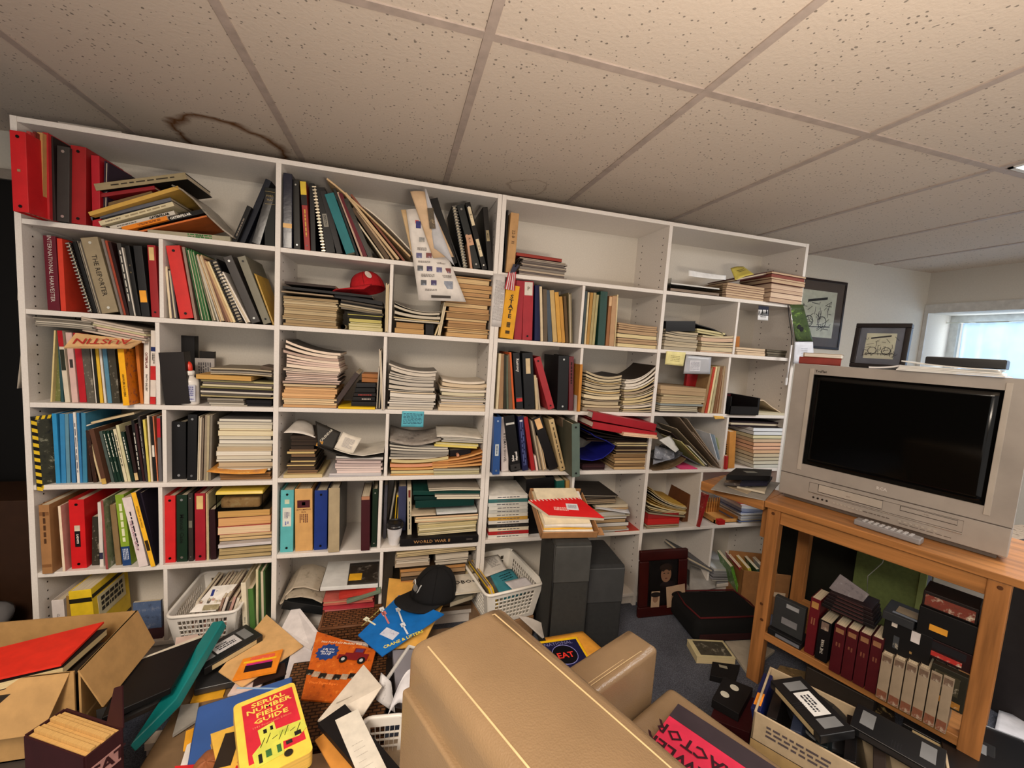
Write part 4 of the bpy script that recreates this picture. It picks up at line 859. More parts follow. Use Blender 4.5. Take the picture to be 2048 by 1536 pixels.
# open calendar and booklet curling over the stack
y1=YF-.004
pr_=[at(*g(*p),Y=y1) for p in((700,600),(1000,720),(1300,800),(1600,800),(1690,790))]
drape('calendar','black spiral bound 2001 calendar curling down across the fourth shelf stacks','calendar',pr_,.17,MAT((44,40,34),'plain'),.004)
cq=[at(*g(725,615),Y=YF-.006),at(*g(990,690),Y=YF-.006),at(*g(1125,380),Y=YF+.13),at(*g(695,185),Y=YF+.13)]
cq[2]=at(*g(1125,380),Y=YF+.02); cq[3]=at(*g(690,185),Y=YF+.02)
o,f=sheet('calendar_cover','upright black calendar cover lettered 2001 CALENDAR, fourth shelf','calendar',cq,MAT((46,42,36),'plain'),.0025)
patch(o,f@T(-.016,-.03,.0006)@Matrix.Rotation(.0,4,'Z'),.02,.022,MAT((216,150,40),'plain'),'orange_square')
text('2001',o,f@T(-.016,-.03,.0015)@Matrix.Rotation(math.radians(60),4,'Z'),.012,(40,34,26),bold=.02); text('CALENDAR',o,f@T(-.004,.006,.0015)@Matrix.Rotation(math.radians(66),4,'Z'),.012,(196,190,176),bold=.02)
pr_=[at(*g(*p),Y=YF-.002) for p in((1000,655),(1130,705),(1300,752),(1500,775),(1700,745),(1855,715))]
drape('booklet','open white booklet with printed columns curling over the pink white stack','booklet',pr_,.19,MAT((222,216,204),'plain'),.0022)
q=[at(*g(1010,640),Y=YF-.0),at(*g(1330,745),Y=YF-.0),at(*g(1480,480),Y=YF+.03),at(*g(1165,375),Y=YF+.03)]
o,f=sheet('booklet','upturned white page of the open booklet, fourth shelf third column','booklet',q,MAT((214,206,192),'plain'),.0012,bul=(0,.004,-.004)); marks(o,f@T(.0,0,.005),.04,.04,(150,146,150),9,gap=.6)
# fourth shelf fourth column
reg(760,820,8.533)
ST(4,4,900,1700,1000,3,[(190,180,140),(206,186,140),(176,170,150)],'lower right',y=-.004,thv=.3,cov=[(120,110,90)])
ST(4,4,160,1170,850,5,[(226,176,110),(214,160,90),(206,190,140),(216,150,116)],'orange curled left',cl=40,cr=90,thv=.6,y=.0,cov=[(176,120,60),(120,90,60)])
ST(4,4,880,1790,820,4,[(206,150,90),(214,164,104),(190,130,80)],'orange curled right',vB=990,cl=0,cr=170,thv=.5,y=.0,cov=[(176,116,60)],p=1.2)
ST(4,4,150,1170,600,6,[(170,166,156),(150,144,134),(196,190,176),(110,104,98),(214,206,190)],'grey curled left',vB=845,cl=90,cr=10,thv=.6,y=.006,cov=[(90,88,86),(130,126,120)])
layer(4,4,910,1670,640,570,2,[(226,206,110),(206,196,150)],'yellow legal pad in the messy stack, fourth shelf fourth column',y=.006,tilt=-.06,nm=('legal_pad','notepad'),cov=[(230,210,120)])
U(4,4,[(1190,1560,1190,690,(28,22,30),'k','small dark box in a gap of messy stack',{'y':.03,'d':.14})],z=at(*g(1350,830),Y=YF).z)
p=at(*g(1330,775),Y=YF+.0); o=put('wooden_disc',MB().lathe([(.006,0),(.006,.02)],20),MAT((196,140,110),'plain'),None,T(p.x,YF-.0,p.z)@Matrix.Rotation(-math.pi/2,4,'X')); tag(o,'small round wooden disc end in front of the small dark box','disc')
layer(4,4,1050,1800,560,470,3,[(196,190,176),(206,200,190)],'white form sheet at top right of the messy stack, fourth shelf',y=.004,tilt=-.04,cl=0,cr=0)
q=[at(*g(970,450),Y=YF-.0),at(*g(1780,500),Y=YF-.0),at(*g(1700,290),Y=YF+.17),at(*g(950,230),Y=YF+.17)]; q[2].z=q[1].z+.012;q[3].z=q[0].z+.012
sheet('paper_sheet','white paper lying topmost right in the messy stack, fourth shelf','paper',q,MAT((214,208,196),'plain'),.002,bul=(0,0,.004))
q=[at(*g(165,520),Y=YF-.012),at(*g(1040,500),Y=YF-.012),at(*g(1000,330),Y=YF+.15),at(*g(180,230),Y=YF+.15)]; q[2].z=q[1].z+.02;q[3].z=q[0].z+.03
sheet('newspaper','grey newspaper with photo sagging topmost left in the messy stack','newspaper',q,MAT((150,142,134),'photo',c2=(180,174,166),c3=(90,84,80)),.004,bul=(0,0,-.02))
# fifth shelf
reg(550,950,8.533)
U(5,3,[(86,312,98,262,(92,176,180),'b','aqua ring binder with white label',{'l':[((214,214,204),.42,.72,.66),((196,206,180),.78,.85,.36,'sticker')],'mk':[((90,86,120),.6,.1,.4,4),((70,86,170),.47,.06,.35,2)]}),
 (345,650,336,245,(206,160,100),'b','tan box binder with maroon logo block',{'h':False,'l':[((92,34,44),.7,.82,.72,'maroon_block'),((214,196,180),.74,.79,.2,'logo')],'t':[('AUTOMATICS',(96,40,44),.13,.67,'h',.01),('PLUS',(96,40,44),.12,.63,'h',.01)],'mk':[((110,60,50),.53,.14,.5,5)]}),
 (664,890,676,268,(34,62,146),'b','royal blue ring binder'),
 (905,1100,915,228,(168,152,122),'b','thick beige box binder',{'h':False,'y':-.01,'d':.24,'sc':(40,38,36),'sk':'photo','s2':(110,110,100),'s3':(20,16,16)}),
 (1464,1618,1470,372,(82,26,36),'k','maroon cloth book',{'y':-.012,'l':[((170,120,90),.94,1,.9,'paper_scrap')]}),
 (1640,1735,1666,240,(30,56,38),'b','bottle green binder',{'hc':(200,200,190)})])
reg(750,950,8.192)
U(5,4,[(130,178,160,165,(104,104,116),'p','grey plastic folder',{'y':.085}),(186,212,322,215,(150,146,134),'p','grey booklet leaning right',{'y':.09}),
 (300,352,352,330,(214,176,40),'p','yellow and black booklet',{'y':.085,'l':[((40,36,20),.3,.95,.5,'black_panel')]}),
 (368,500,388,190,(64,70,106),'k','slate blue book',{'y':.075}),
 (532,600,530,205,(196,186,160),'p','cream spine with red tab',{'l':[((120,40,36),.82,.95,.5,'red_tab')],'mk':[((70,66,60),.5,.5,.4,1)],'y':.03})])
FL_(5,4,(405,1172),(1690,1095),118,(26,22,22),'hardback_book','black World War II book with gold title lying flat, fifth shelf','book',y=-.01,d=.22,o={'t':[('WORLD WAR II',(186,140,90),.62,.4,'u',.0,.5,1.15)],'mk':[((90,84,80),.88,.08,.3,2)]})
ST(5,4,690,1660,770,7,[(206,190,140),(190,176,130),(216,204,166)],'beige folder',vB=985,y=.01,tilt=.035,thv=.5,nm=('paper_folder','folder'))
ST(5,4,640,1700,670,3,[(222,206,170),(226,190,150)],'cream envelope',vB=765,y=.0,tilt=.01,nm=('envelope','envelope'))
q=[at(*g(600,670),Y=YF-.005),at(*g(1000,650),Y=YF-.005),at(*g(980,560),Y=YF+.1),at(*g(560,500),Y=YF+.1)]; q[2].z=q[1].z+.006;q[3].z=q[0].z+.012
sheet('paper_sheet','beige form slip over the cream envelopes, fifth shelf','paper',q,MAT((190,172,146),'plain'),.002)
layer(5,4,990,1700,640,600,1,[(206,206,204)],'white booklet under the dark green binders, fifth shelf',y=-.006,cov=[(206,210,206)],tilt=.01)
FL_(5,4,(660,545),(1620,500),120,(16,66,60),'ring_binder','lower dark green binder lying on cream envelopes, fifth shelf','binder',y=.004,o={'k':'plastic'},kind='b')
FL_(5,4,(640,415),(1660,395),60,(14,58,54),'ring_binder','middle dark green binder in the pile, fifth shelf','binder',y=.006,kind='b')
layer(5,4,985,1735,400,325,2,[(222,214,190),(206,196,176)],'cream folded letter between the green binders, fifth shelf',y=-.01,tilt=-.03,nm=('letter','letter'))
FL_(5,4,(620,330),(1735,330),70,(18,72,64),'ring_binder','top dark green binder in the pile, fifth shelf','binder',y=.006,kind='b')
layer(5,4,885,1740,260,215,2,[(214,206,186),(196,184,166)],'cream papers on the topmost green binder, fifth shelf',y=-.008,tilt=-.01,wave=.003,nm=('paper_sheet','paper'))
p=at(*g(310,1190),Y=YF+.03); t=thing('coffee_cup','white paper coffee cup with black lid on fifth shelf','cup',T(p.x,YF+.036,ZA2[4]+.0005)@Matrix.Diagonal((1.72,1.72,1.95,1)))
put('cup',MB().lathe([(.0125,0),(.0185,.038),(.019,.0385)],28),MAT((214,212,214),'plain'),t,smooth=False); put('lid',MB().lathe([(.0205,.0385),(.021,.042),(.0195,.044),(.019,.049),(.0165,.0495),(.0155,.047),(.001,.047)],28),MAT((40,38,40),'plastic'),t)
# bottom shelf third and fourth columns
reg(550,1090,4.995)
zb=ZA2[5]
def drp(nm,lab,cat,pts,y,dp,mat,th=.002): return drape(nm,lab,cat,[at(*g(*p),Y=y) for p in pts],dp,mat,th)
FL_(6,3,(60,640),(470,700),90,(30,32,34),'equipment_case','black fabric case under the grey newspapers, bottom shelf','case',kind='k',y=-.01,pg=(30,30,32),d=.2)
drp('newspaper','grey folded newspapers draped over the black case, bottom shelf','newspaper',((45,585),(130,520),(260,505),(380,525),(475,570)),YF+.0,.2,MAT((176,164,146),'photo',c2=(190,178,160),c3=(110,100,88)),.006)
drp('newspaper','upper beige newspaper under the white binder, bottom shelf','newspaper',((100,500),(180,420),(300,410),(440,450)),YF+.03,.17,MAT((186,174,156),'photo',c2=(196,184,166),c3=(130,120,104)),.005)
FL_(6,3,(475,690),(985,660),62,(176,56,66),'paper_folder','rose red folders under the white binder, bottom shelf','folder',kind='f',y=-.02,pg=(196,110,110))
FL_(6,3,(480,610),(985,565),60,(190,96,86),'paper_folder','faded salmon folder in the red pile, bottom shelf','folder',kind='f',y=-.01,pg=(186,140,110))
FL_(6,3,(640,545),(1010,470),40,(186,56,46),'magazine','red and cream pamphlet on the salmon folders, bottom shelf','magazine',kind='m',y=-.015,pg=(206,190,160))
FL_(6,3,(720,590),(1060,480),34,(110,124,104),'hardback_book','grey green book tilted against divider, bottom shelf','book',kind='k',y=-.025)
FL_(6,3,(450,462),(1028,425),40,(214,214,212),'ring_binder','white binder lying on red folders, bottom shelf','binder',kind='b',y=-.01,d=.2,pg=(190,186,176))
q=[at(*g(720,412),Y=YF-.005),at(*g(1025,405),Y=YF-.005),at(*g(1040,150),Y=YF+.16),at(*g(750,180),Y=YF+.16)]; q[0].z=q[1].z=max(q[0].z,q[1].z)+.006; q[2].z=q[3].z=q[0].z+.002; 
o,f=sheet('magazine','dark magazine with yellow paper scrap on the white binder','magazine',q,MAT((60,52,44),'photo',c2=(120,112,104),c3=(30,28,26)),.003)
patch(o,f@T(-.03,-.03,.001),.05,.05,MAT((226,170,40),'plain'),'yellow_scrap')
# woven basket
bk=thing('wicker_basket','brown woven basket below the red folders at the bottom shelf','basket',T(Xu(646,YF-.1,.1),YF-.115,FL)); 
put('woven_wall',MB().box(0,.2,0,.1,.0,.135,0,(-.01,.21,-.008,.105)),MAT((126,80,48),'weave'),bk,bevel=.01); put('rim',MB().tube([(-.01,-.008,.135),(.21,-.008,.135),(.21,.105,.135),(-.01,.105,.135),(-.01,-.008,.135)],.006,8),MAT((110,70,44),'wood'),bk,smooth=True)
for i in range(5): put('corner_stake',MB().box(.0+i*.05-.003,.0+i*.05+.003,-.009,-.004,.002,.132),MAT((96,62,40),'wood'),bk)
ST(6,4,1205,2010,60,3,[(190,170,130),(200,180,140)],'upper tan',vB=105,y=.004,tilt=.04,thv=.3)
ST(6,4,1195,1545,130,4,[(176,160,140),(196,184,166),(120,106,92)],'upper left',vB=222,y=.008,tilt=.01)
ST(6,4,1590,1930,100,3,[(214,206,190),(196,186,170)],'upper right',vB=200,y=.008,tilt=.03)
ST(6,4,1240,1900,228,5,[(206,150,80),(180,130,76),(160,130,96),(90,76,62)],'lower orange',vB=420,y=.0,tilt=.02)
ST(6,4,1150,1960,430,5,[(150,130,104),(120,100,80),(176,156,120)],'bottom hidden',nm=('manual','manual'),y=.0)  # magazines at the base, mostly hidden
reg(0,0,1)
q=[at(1,1,Z=1)]
def flat(nm,lab,cat,px,z,mat,th=.003,ns=None,bul=(0,0,0),dz=(0,0,0,0),group=None,nu=8,nv=8):
    """sheet lying with corners at pixels px (bl,br,tr,tl) on heights z+dz"""
    return sheet(nm,lab,cat,[at(*p,Z=z+d) for p,d in zip(px,dz)],mat,th,bul,nu,nv,group=group)
# ---------------- contents of the right bookcase ----------------
reg(980,400,5.12)
U(1,5,[(142,160,172,102,(30,26,26),'k','thin black book by left panel'),
 (162,248,216,128,(182,142,96),'k','tan cloth book lettered 22-B III',{'y':-.005,'t':[('22-B  III',(70,50,36),.5,.6,'d')]})])
ST(1,5,290,790,612,10,[(130,122,114),(160,148,136),(176,160,140),(110,100,96)],'low grey',cov=[(90,80,76),(120,110,100)],y=.0,tilt=-.02,jit=.018,nm=('paper_folder','folder'),thv=.5)
layer(1,5,262,745,600,565,1,[(150,60,50)],'dark red folder topmost on the low grey stack, top shelf',y=.0,cov=[(120,28,34)],tilt=-.02,nm=('paper_folder','folder'))
# small flag on a stick
a=at(*g(262,655),Y=YF-.03); b_=at(*g(330,560),Y=YF+.02)
fl=thing('stick_flag','small american flag on a stick hanging over the shelf edge between bookcases','flag',T(a))
put('stick',MB().tube([Vector((0,0,-.01)),b_-a],.0022,8),MAT((40,32,30),'plain'),fl)
q=[at(*g(*p),Y=YF-.02) for p in((148,910),(255,930),(268,735),(190,735))]
sn=MB()
for i in range(9):
    s0=i/9; s1=(i+1)/9; c=[q[0]*(1-s0)+q[1]*s0,q[0]*(1-s1)+q[1]*s1,q[3]*(1-s1)+q[2]*s1,q[3]*(1-s0)+q[2]*s0]; off=Vector((0,-.003*math.sin(i*1.6),0))
    c=[p+off-a for p in c]; sn.poly(c,[p+Vector((0,.0006,0)) for p in c],i%2)
put('striped_cloth',sn,[MAT((176,50,62),'cloth'),MAT((216,200,200),'cloth')],fl)
q2=[at(*g(*p),Y=YF-.024) for p in((205,745),(255,740),(305,665),(240,655))]; put('blue_canton',MB().poly([p-a for p in q2],[p-a+Vector((0,.001,0)) for p in q2]),MAT((66,66,82),'cloth'),fl)
U(2,5,[(102,240,172,872,(216,156,34),'k','ochre book lettered STATE',{'y':-.012,'h':False,'t':[('S\nT\nA\nT\nE',(40,36,30),.42,.6,'h',.03,.5,1.2)],'mk':[((60,48,24),.26,.1,.5,1),((60,48,24),.12,.06,.6,1)]}),
 (246,326,270,822,(152,34,46),'b','plain red binder',{'h':False}),
 (331,434,346,828,(158,38,48),'b','red binder with metal P label',{'l':[((206,200,190),.76,.98,.8,'metal_label')],'t':[('P',(90,80,60),.5,.87,'h',.02)],'h1':1}),
 (456,514,462,872,(24,34,92),'k','navy blue book',{'y':.02}),
 (521,545,508,886,(206,188,156),'p','cream booklet by navy book'),(550,590,542,915,(96,82,66),'p','dark tan booklet'),
 (596,640,572,925,(72,84,96),'p','slate blue booklet'),(646,690,612,926,(190,160,104),'p','pale ochre booklet'),
 (695,735,662,945,(200,150,66),'p','golden booklet'),(738,772,706,990,(186,136,60),'p','mustard booklet'),
 (778,806,752,985,(96,72,40),'p','dark brown booklet'),(812,845,802,950,(120,108,80),'f','olive folder')])
# printed sheet on the joined panels
q=[at(*g(*p),Y=YF-.004) for p in((15,1290),(140,1305),(158,765),(38,752))]
o,f=sheet('paper_sheet','printed price list taped on the panel joint between the bookcases','paper',q,MAT((206,202,200),'plain'),.0008)
marks(o,f@T(0,0,.001),.04,.165,(150,146,146),34,gap=.5,seed=2)
reg(1150,540,8.535)
U(2,6,[(112,152,176,362,(70,82,86),'p','slate thin booklet'),(160,184,226,382,(210,190,150),'p','cream thin booklet'),
 (190,238,266,386,(168,126,62),'p','brown gold booklet'),(242,288,322,388,(168,152,106),'p','khaki booklet'),(295,334,372,422,(178,168,124),'p','pale khaki booklet'),
 (386,508,442,362,(28,76,66),'k','rounded green cloth book',{'gl':1,'y':.0}),(520,574,586,442,(150,100,62),'p','rust booklet with cream top',{'l':[((206,170,130),.8,.98,.9,'cream_top')]}),
 (580,664,642,442,(178,142,106),'k','tan cloth book'),(670,688,722,422,(212,192,150),'p','cream leaning booklet')])
ST(2,6,705,1395,935,8,[(196,166,130),(206,182,146),(180,150,116),(214,196,150)],'soft tan',nm=('manual','manual'),y=.004,cl=20,cr=0,thv=.6,jit=.008,cov=[(70,54,44),(110,84,60)])  # soft tan magazines
reg(980,680,9.035)
U(3,5,[(106,148,162,245,(206,190,156),'p','cream booklet by panel'),(156,240,176,252,(152,120,88),'k','brown cloth book'),
 (246,290,256,272,(60,56,40),'p','dark olive booklet'),(300,335,288,282,(88,96,80),'p','grey green booklet'),(340,408,322,262,(110,84,60),'p','brown booklet pair'),
 (416,450,350,226,(204,92,40),'p','orange booklet'),
 (480,604,412,236,(44,44,48),'b','black binder with white script and red stripe',{'h':False,'t':[('Ramsey',(220,216,210),.62,.78,'d',.01,.6)],'l':[((200,50,46),.13,.19,.9,'red_stripe'),((120,120,120),.2,.205,.9,'thin_stripe')]}),
 (626,818,582,236,(34,36,40),'b','wide black binder with cream label',{'l':[((206,184,146),.63,.9,.42)],'h1':1}),
 (832,874,792,640,(196,176,140),'p','short cream booklet'),(882,914,822,690,(176,160,136),'p','short beige booklet'),
 (1058,1182,795,332,(162,46,52),'b','leaning red binder',{'d':.2}),(1212,1408,1240,284,(36,37,40),'b','black binder with silver rivets',{'hc':(190,190,186)}),
 (1422,1508,1432,302,(116,16,26),'k','dark red book with rubbed title',{'gl':1,'mk':[((60,8,14),.7,.4,.5,1)]}),
 (1582,1628,1632,442,(192,128,54),'p','orange cardboard strip at the divider',{'y':-.012,'d':.1})])
reg(1150,690,10.24)
ST(3,6,150,930,640,14,[(206,190,156),(186,170,140),(150,136,116),(222,206,170),(206,176,120)],'left curled',nm=('journal','journal'),cl=150,cr=100,thv=.6,y=.0,jit=.012,p=1.3,cov=[(90,80,66),(60,50,44),(150,130,100)])  # curled magazines on the left side
ST(3,6,965,1610,640,15,[(216,204,184),(190,174,150),(226,216,200),(170,150,126),(206,186,140)],'right curled',cl=10,cr=330,thv=.6,y=.0,jit=.012,p=1.0,cov=[(80,66,54),(60,48,40),(130,116,96)])
reg(970,810,9.6)
U(4,5,[(142,282,182,232,(46,82,142),'b','blue binder with paper label',{'y':-.03,'l':[((186,196,200),.33,.53,.5)],'hc':(170,190,220),'mk':[((60,80,110),.43,.15,.25,1)]}),
 (312,456,302,235,(216,206,202),'b','white binder handwritten DEMAG SHOVEL',{'h':False,'t':[('& DEMAG SHOVEL',(34,30,36),.46,.44,'d',.01,.5,1.05)],'sc':(150,60,60)}),
 (494,700,362,222,(24,24,26),'b','black binder lettered Sales Manual',{'y':.0,'h1':1,'t':[('Sales',(235,230,225),.3,.24,'u',.03,.38),('Manual',(235,230,225),.3,.27,'u',.03,.72)],'l':[((196,196,190),.84,.875,.8,'maker_plate'),((60,58,58),.02,.13,.9,'grey_foot')]}),
 (722,834,628,222,(32,38,92),'k','ornate navy spine',{'mk':[((80,90,140),.5,.8,.6,2)],'l':[((210,210,220),.9,.93,.5,'white_tag')]}),
 (892,972,742,242,(154,26,30),'k','bright red cloth book'),(988,1024,940,980,(226,196,190),'p','pale pink slip booklet'),
 (1040,1100,862,292,(120,108,92),'f','grey bundle of papers'),(1112,1190,985,600,(180,156,122),'f','frayed beige papers'),
 (1242,1436,902,272,(30,25,26),'b','black binder with peach label',{'l':[((226,182,130),.78,.97,.6)],'h':False}),
 (1452,1558,1222,292,(192,168,124),'b','beige binder with typed row',{'y':-.004,'mk':[((70,60,44),.5,.7,.3,1)]}),
 (1600,1655,1470,262,(110,92,76),'k','grey brown album',{'y':.02}),
 (1672,1826,1668,365,(86,102,94),'b','worn grey green binder hanging forward',{'y':-.085,'d':.2,'sc':(84,84,70)})])
reg(1150,810,10.24)
ST(4,6,770,1520,1010,7,[(176,140,96),(150,120,84),(190,160,116)],'brown lower',nm=('manual','manual'),y=.01,thv=.5,cov=[(80,60,44)],jit=.012)  # lower brown layers are magazines
ST(4,6,830,1560,770,7,[(196,172,130),(180,156,118),(214,196,150),(60,44,38)],'beige middle',nm=('manual','manual'),vB=1005,y=.004,thv=.5,cov=[(50,36,32),(90,70,50)])  # beige middle layers are magazines too
ST(4,6,240,1560,640,4,[(60,40,34),(80,54,42),(50,36,32)],'dark brown upper',vB=765,y=.01,cl=160,cr=0,cov=[(44,28,26)],thv=.3)
def loop_folder(nm,lab,cat,pts,y,dp,col,th): return drape(nm,lab,cat,[at(*g(*p),Y=y) for p in pts],dp,MAT(col,'plain'),th)
loop_folder('paper_folder','royal blue folder bulging left of the brown stack, fourth shelf','folder',((125,1100),(350,1130),(560,1080),(720,960),(815,850),(640,740),(400,650),(330,590)),YF+.0,.2,(30,34,150),.004)
ST(4,6,130,620,1210,3,[(70,34,40),(150,130,110),(60,30,34)],'maroon low left',y=.01,cov=[(56,24,30)])
# two red binders lying on top and poking forward
FL_(4,6,(350,480),(1660,700),120,(158,24,34),'ring_binder','lower red binder lying open over the brown stack, fourth shelf','binder',y=-.07,kind='b',d=.24,pg=(222,206,190))
FL_(4,6,(340,300),(1640,545),140,(150,22,34),'ring_binder','upper red binder with white papers on the brown stack, fourth shelf','binder',y=-.06,kind='b',d=.24,pg=(206,200,190))
layer(4,6,1000,1720,665,600,2,[(226,190,160)],'peach papers spilling from the lower red binder, fourth shelf',y=-.09,nm=('paper_sheet','paper'),d=.18,cov=[(226,190,160)],tilt=-.08)
reg(960,940,6.0235)
cl_=[(226,222,214),(60,110,110),(206,206,200),(216,214,206),(196,196,190),(222,218,206),(206,160,70),(222,218,212),(60,56,54),(226,214,190),(180,40,44),(228,224,216)]
zt=None
for i,cc in enumerate(reversed(cl_)):
    v1=905-i*50; v0=v1-50
    yy=YF+.01; zb=at(*g(330,v1),Y=yy).z; zt_=at(*g(330,v0),Y=yy).z; a_,_=g(95,0); b2_,_=g(575+10*(i<5),0); zz=zf(5,5)+.0005+i*(at(*g(330,305),Y=yy).z-zf(5,5))/12; th=(at(*g(330,305),Y=yy).z-zf(5,5))/12*.96
    o=mag('journal','%s spine journal lying in the left fifth shelf stack, number %s from bottom'%(['white','red','cream','black','off white','ochre','ivory','light grey','pale','silver','teal','top white'][i],['one','two','three','four','five','six','seven','eight','nine','ten','eleven','twelve'][i]),'journal',Xu(a_,yy,zz)+.002*(i%3),Xu(b2_,yy,zz),yy,.2,zz,th,(0,0),cc,cc,None,kpg='plain'); marks(o,Matrix(((1,0,0,.09),(0,0,-1,-.0002),(0,1,0,th/2),(0,0,0,1))),.1,th*.4,(90,90,96),1)
U(5,5,[(560,905,555,115,(26,24,26),'b','wide black storage binder with white tag',{'y':.03,'d':.22,'h':False,'l':[((206,204,200),.62,.69,.3,'tag')]}),
 (922,1022,920,135,(22,88,78),'k','teal journal volume',{'mk':[((150,190,170),.5,.6,.5,2)]}),(1034,1078,1036,130,(176,138,76),'k','tan volume beside divider',{'h1':1})])
ST(5,6,1160,1640,330,4,[(96,84,70),(150,130,104),(120,106,90)],'dark ledger',vB=410,y=.0,cov=[(50,44,40)],lab='dark covered ledger in the upper pile on fifth shelf, sixth column')
FL_(5,6,(1160,322),(1660,330),24,(62,56,52),'paper_folder','dark grey folder topmost on the ledgers, fifth shelf sixth column','folder',kind='f',y=-.0,d=.2)
ST(5,6,1300,1800,425,10,[(206,200,190),(196,184,160),(214,210,204),(180,150,110)],'white lower',vB=745,y=.0,thv=.7,jit=.03,nm=('paper_sheet','paper'))
q=[at(*g(1390,460),Y=YF-.03),at(*g(1810,525),Y=YF-.03),at(*g(1750,400),Y=YF+.08),at(*g(1420,400),Y=YF+.08)]
sheet('paper_sheet','white letter sheet hanging off the fifth shelf, sixth column','paper',q,MAT((206,208,214),'plain'),.001)
q=[at(*g(1600,640),Y=YF-.02),at(*g(1950,745),Y=YF-.02),at(*g(1900,640),Y=YF+.1),at(*g(1600,600),Y=YF+.1)]; 
layer(5,6,1620,1950,770,735,1,[(206,180,150)],'tan folder with red edge lying at right end, fifth shelf sixth column',y=.0,cov=[(180,60,50)],nm=('paper_folder','folder'))
# seventh and eighth columns
reg(1300,500,6.206)
yy=YF+.0; a=at(*g(240,520),Y=yy); b_=at(*g(905,560),Y=yy); zz=ZB2[0]; tr=thing('letter_tray','clear acrylic letter tray holding papers on the top shelf','tray',T(a.x+.006,YF+.005,zz+.0005)); Wt=b_.x-a.x-.008
put('tray_base',MB().box(0,Wt,0,.2,0,.002).box(0,Wt,0,.2,.03,.032).box(0,.002,0,.2,0,.06).box(Wt-.002,Wt,0,.2,0,.06).box(0,Wt,.198,.2,0,.06),MAT((206,204,196),'glass'),tr)
mag('paper_sheet','dull paper lying in the lower deck of the acrylic tray','paper',a.x+.01,b_.x-.012,YF+.01,.18,zz+.004,.012,(0,0),(120,104,92),(140,124,110),None)
mag('paper_sheet','white paper lying in the upper deck of the acrylic tray','paper',a.x+.012,b_.x-.012,YF+.012,.18,zz+.0345,.006,(0,0),(222,222,220),(214,212,206),None)
q=[at(*g(480,320),Y=YF+.005),at(*g(940,370),Y=YF+.005),at(*g(945,315),Y=YF+.02),at(*g(480,245),Y=YF+.02)]
sheet('paper_sheet','bright white curled sheet at the front of the acrylic tray','paper',q,MAT((238,240,242),'plain'),.001,bul=(0,.01,.0))
ST(1,7,935,1415,425,6,[(190,164,134),(206,180,150)],'tan middle',y=.0,cov=[(110,60,50)],tilt=-.02,thv=.3)
ST(1,8,1490,1895,430,4,[(196,170,146),(214,190,166),(206,180,156)],'tan right',y=-.02,cov=[(110,70,60)],tilt=-.02,thv=.3)
ST(1,8,1500,1930,290,4,[(140,80,70),(196,170,140)],'red brown right',vB=425,y=-.03,cov=[(110,40,40)],tilt=-.03,thv=.4,nm=('paper_folder','folder'))
FL_(1,8,(1080,385),(1540,290),30,(90,44,44),'paper_folder','dark maroon folder slanting under the yellow pad, top shelf','folder',kind='f',y=.0,d=.2)
q=[at(*g(1060,375),Y=YF-.005),at(*g(1290,300),Y=YF-.005),at(*g(1160,205),Y=YF+.12),at(*g(1000,225),Y=YF+.06)]
o,f=sheet('legal_pad','yellow lined pad page curling up on the top shelf stack','notepad',q,MAT((206,190,90),'plain'),.0015,bul=(0,0,.004)); marks(o,f@T(0,0,.006),.04,.02,(120,110,60),2)
q=[at(*g(1335,868),Y=YF-.004),at(*g(1465,876),Y=YF-.004),at(*g(1470,745),Y=YF-.004),at(*g(1345,738),Y=YF-.004)]
o,f=sheet('name_badge','white and navy name badge hanging from the top shelf','badge',q,MAT((216,216,218),'plain'),.0008); marks(o,f@T(0,0,.001),.035,.026,(60,60,60),3,gap=.6)
q=[p+(Vector((0,0,1))*.036+Vector((.0,0,0))) for p in q]; q[2].z-=.002; put('navy_top',MB().poly([q[0]-Vector((0,0,.014)),q[1]-Vector((0,0,.014)),q[2]-Vector((0,0,.017)),q[3]-Vector((0,0,.017))],[x+Vector((0,.001,0)) for x in (q[0]-Vector((0,0,.014)),q[1]-Vector((0,0,.014)),q[2]-Vector((0,0,.017)),q[3]-Vector((0,0,.017)))]),MAT((34,40,70),'plain'),o)
ST(2,7,172,585,1015,8,[(170,160,140),(190,176,150),(150,140,124)],'left grey beige',y=.0,cl=30,cr=10,thv=.6)
ST(2,7,625,1050,1070,6,[(190,170,140),(206,190,156),(206,176,150)],'right beige',y=.0,cl=10,cr=30,thv=.6)
FL_(2,7,(195,1010),(560,1010),110,(24,22,24),'ring_binder','black binder lying on left stack, second shelf seventh column','binder',y=.0,kind='b',d=.22,pg=(40,38,38))
drape('ring_binder','black binder flap over the right stack, second shelf seventh column','binder',[at(*g(*p),Y=YF+.003) for p in((555,905),(600,925),(780,975),(955,1055))],.2,MAT((26,24,26),'plain'),.004)
layer(2,7,580,940,1055,1000,2,[(206,196,150)],'yellowed page block under the black binder flap, second shelf',y=.004,tilt=-.07,nm=('paper_sheet','paper'))
U(2,8,[(1058,1108,1068,1075,(176,110,46),'k','short orange brown book behind divider',{'y':.08,'d':.1})])
ST(2,8,1072,1440,1215,3,[(214,190,160),(206,180,150)],'small tan',y=.0,thv=.3)
layer(2,8,1450,1700,1325,1240,3,[(96,90,76),(120,112,96)],'dark grey folder flat at the right end, second shelf eighth column',y=.03,nm=('paper_folder','folder'),d=.18)
reg(1290,680,6.606)
q=[at(*g(262,322),Y=YF-.004),at(*g(505,345),Y=YF-.004),at(*g(540,165),Y=YF-.004),at(*g(285,148),Y=YF-.004)]
o,f=sheet('sticky_note','pale yellow handwritten note on the second shelf edge','note',q,MAT((224,214,150),'plain'),.0006); marks(o,f@T(0,0,.0008),.05,.03,(150,140,90),4,gap=.65)
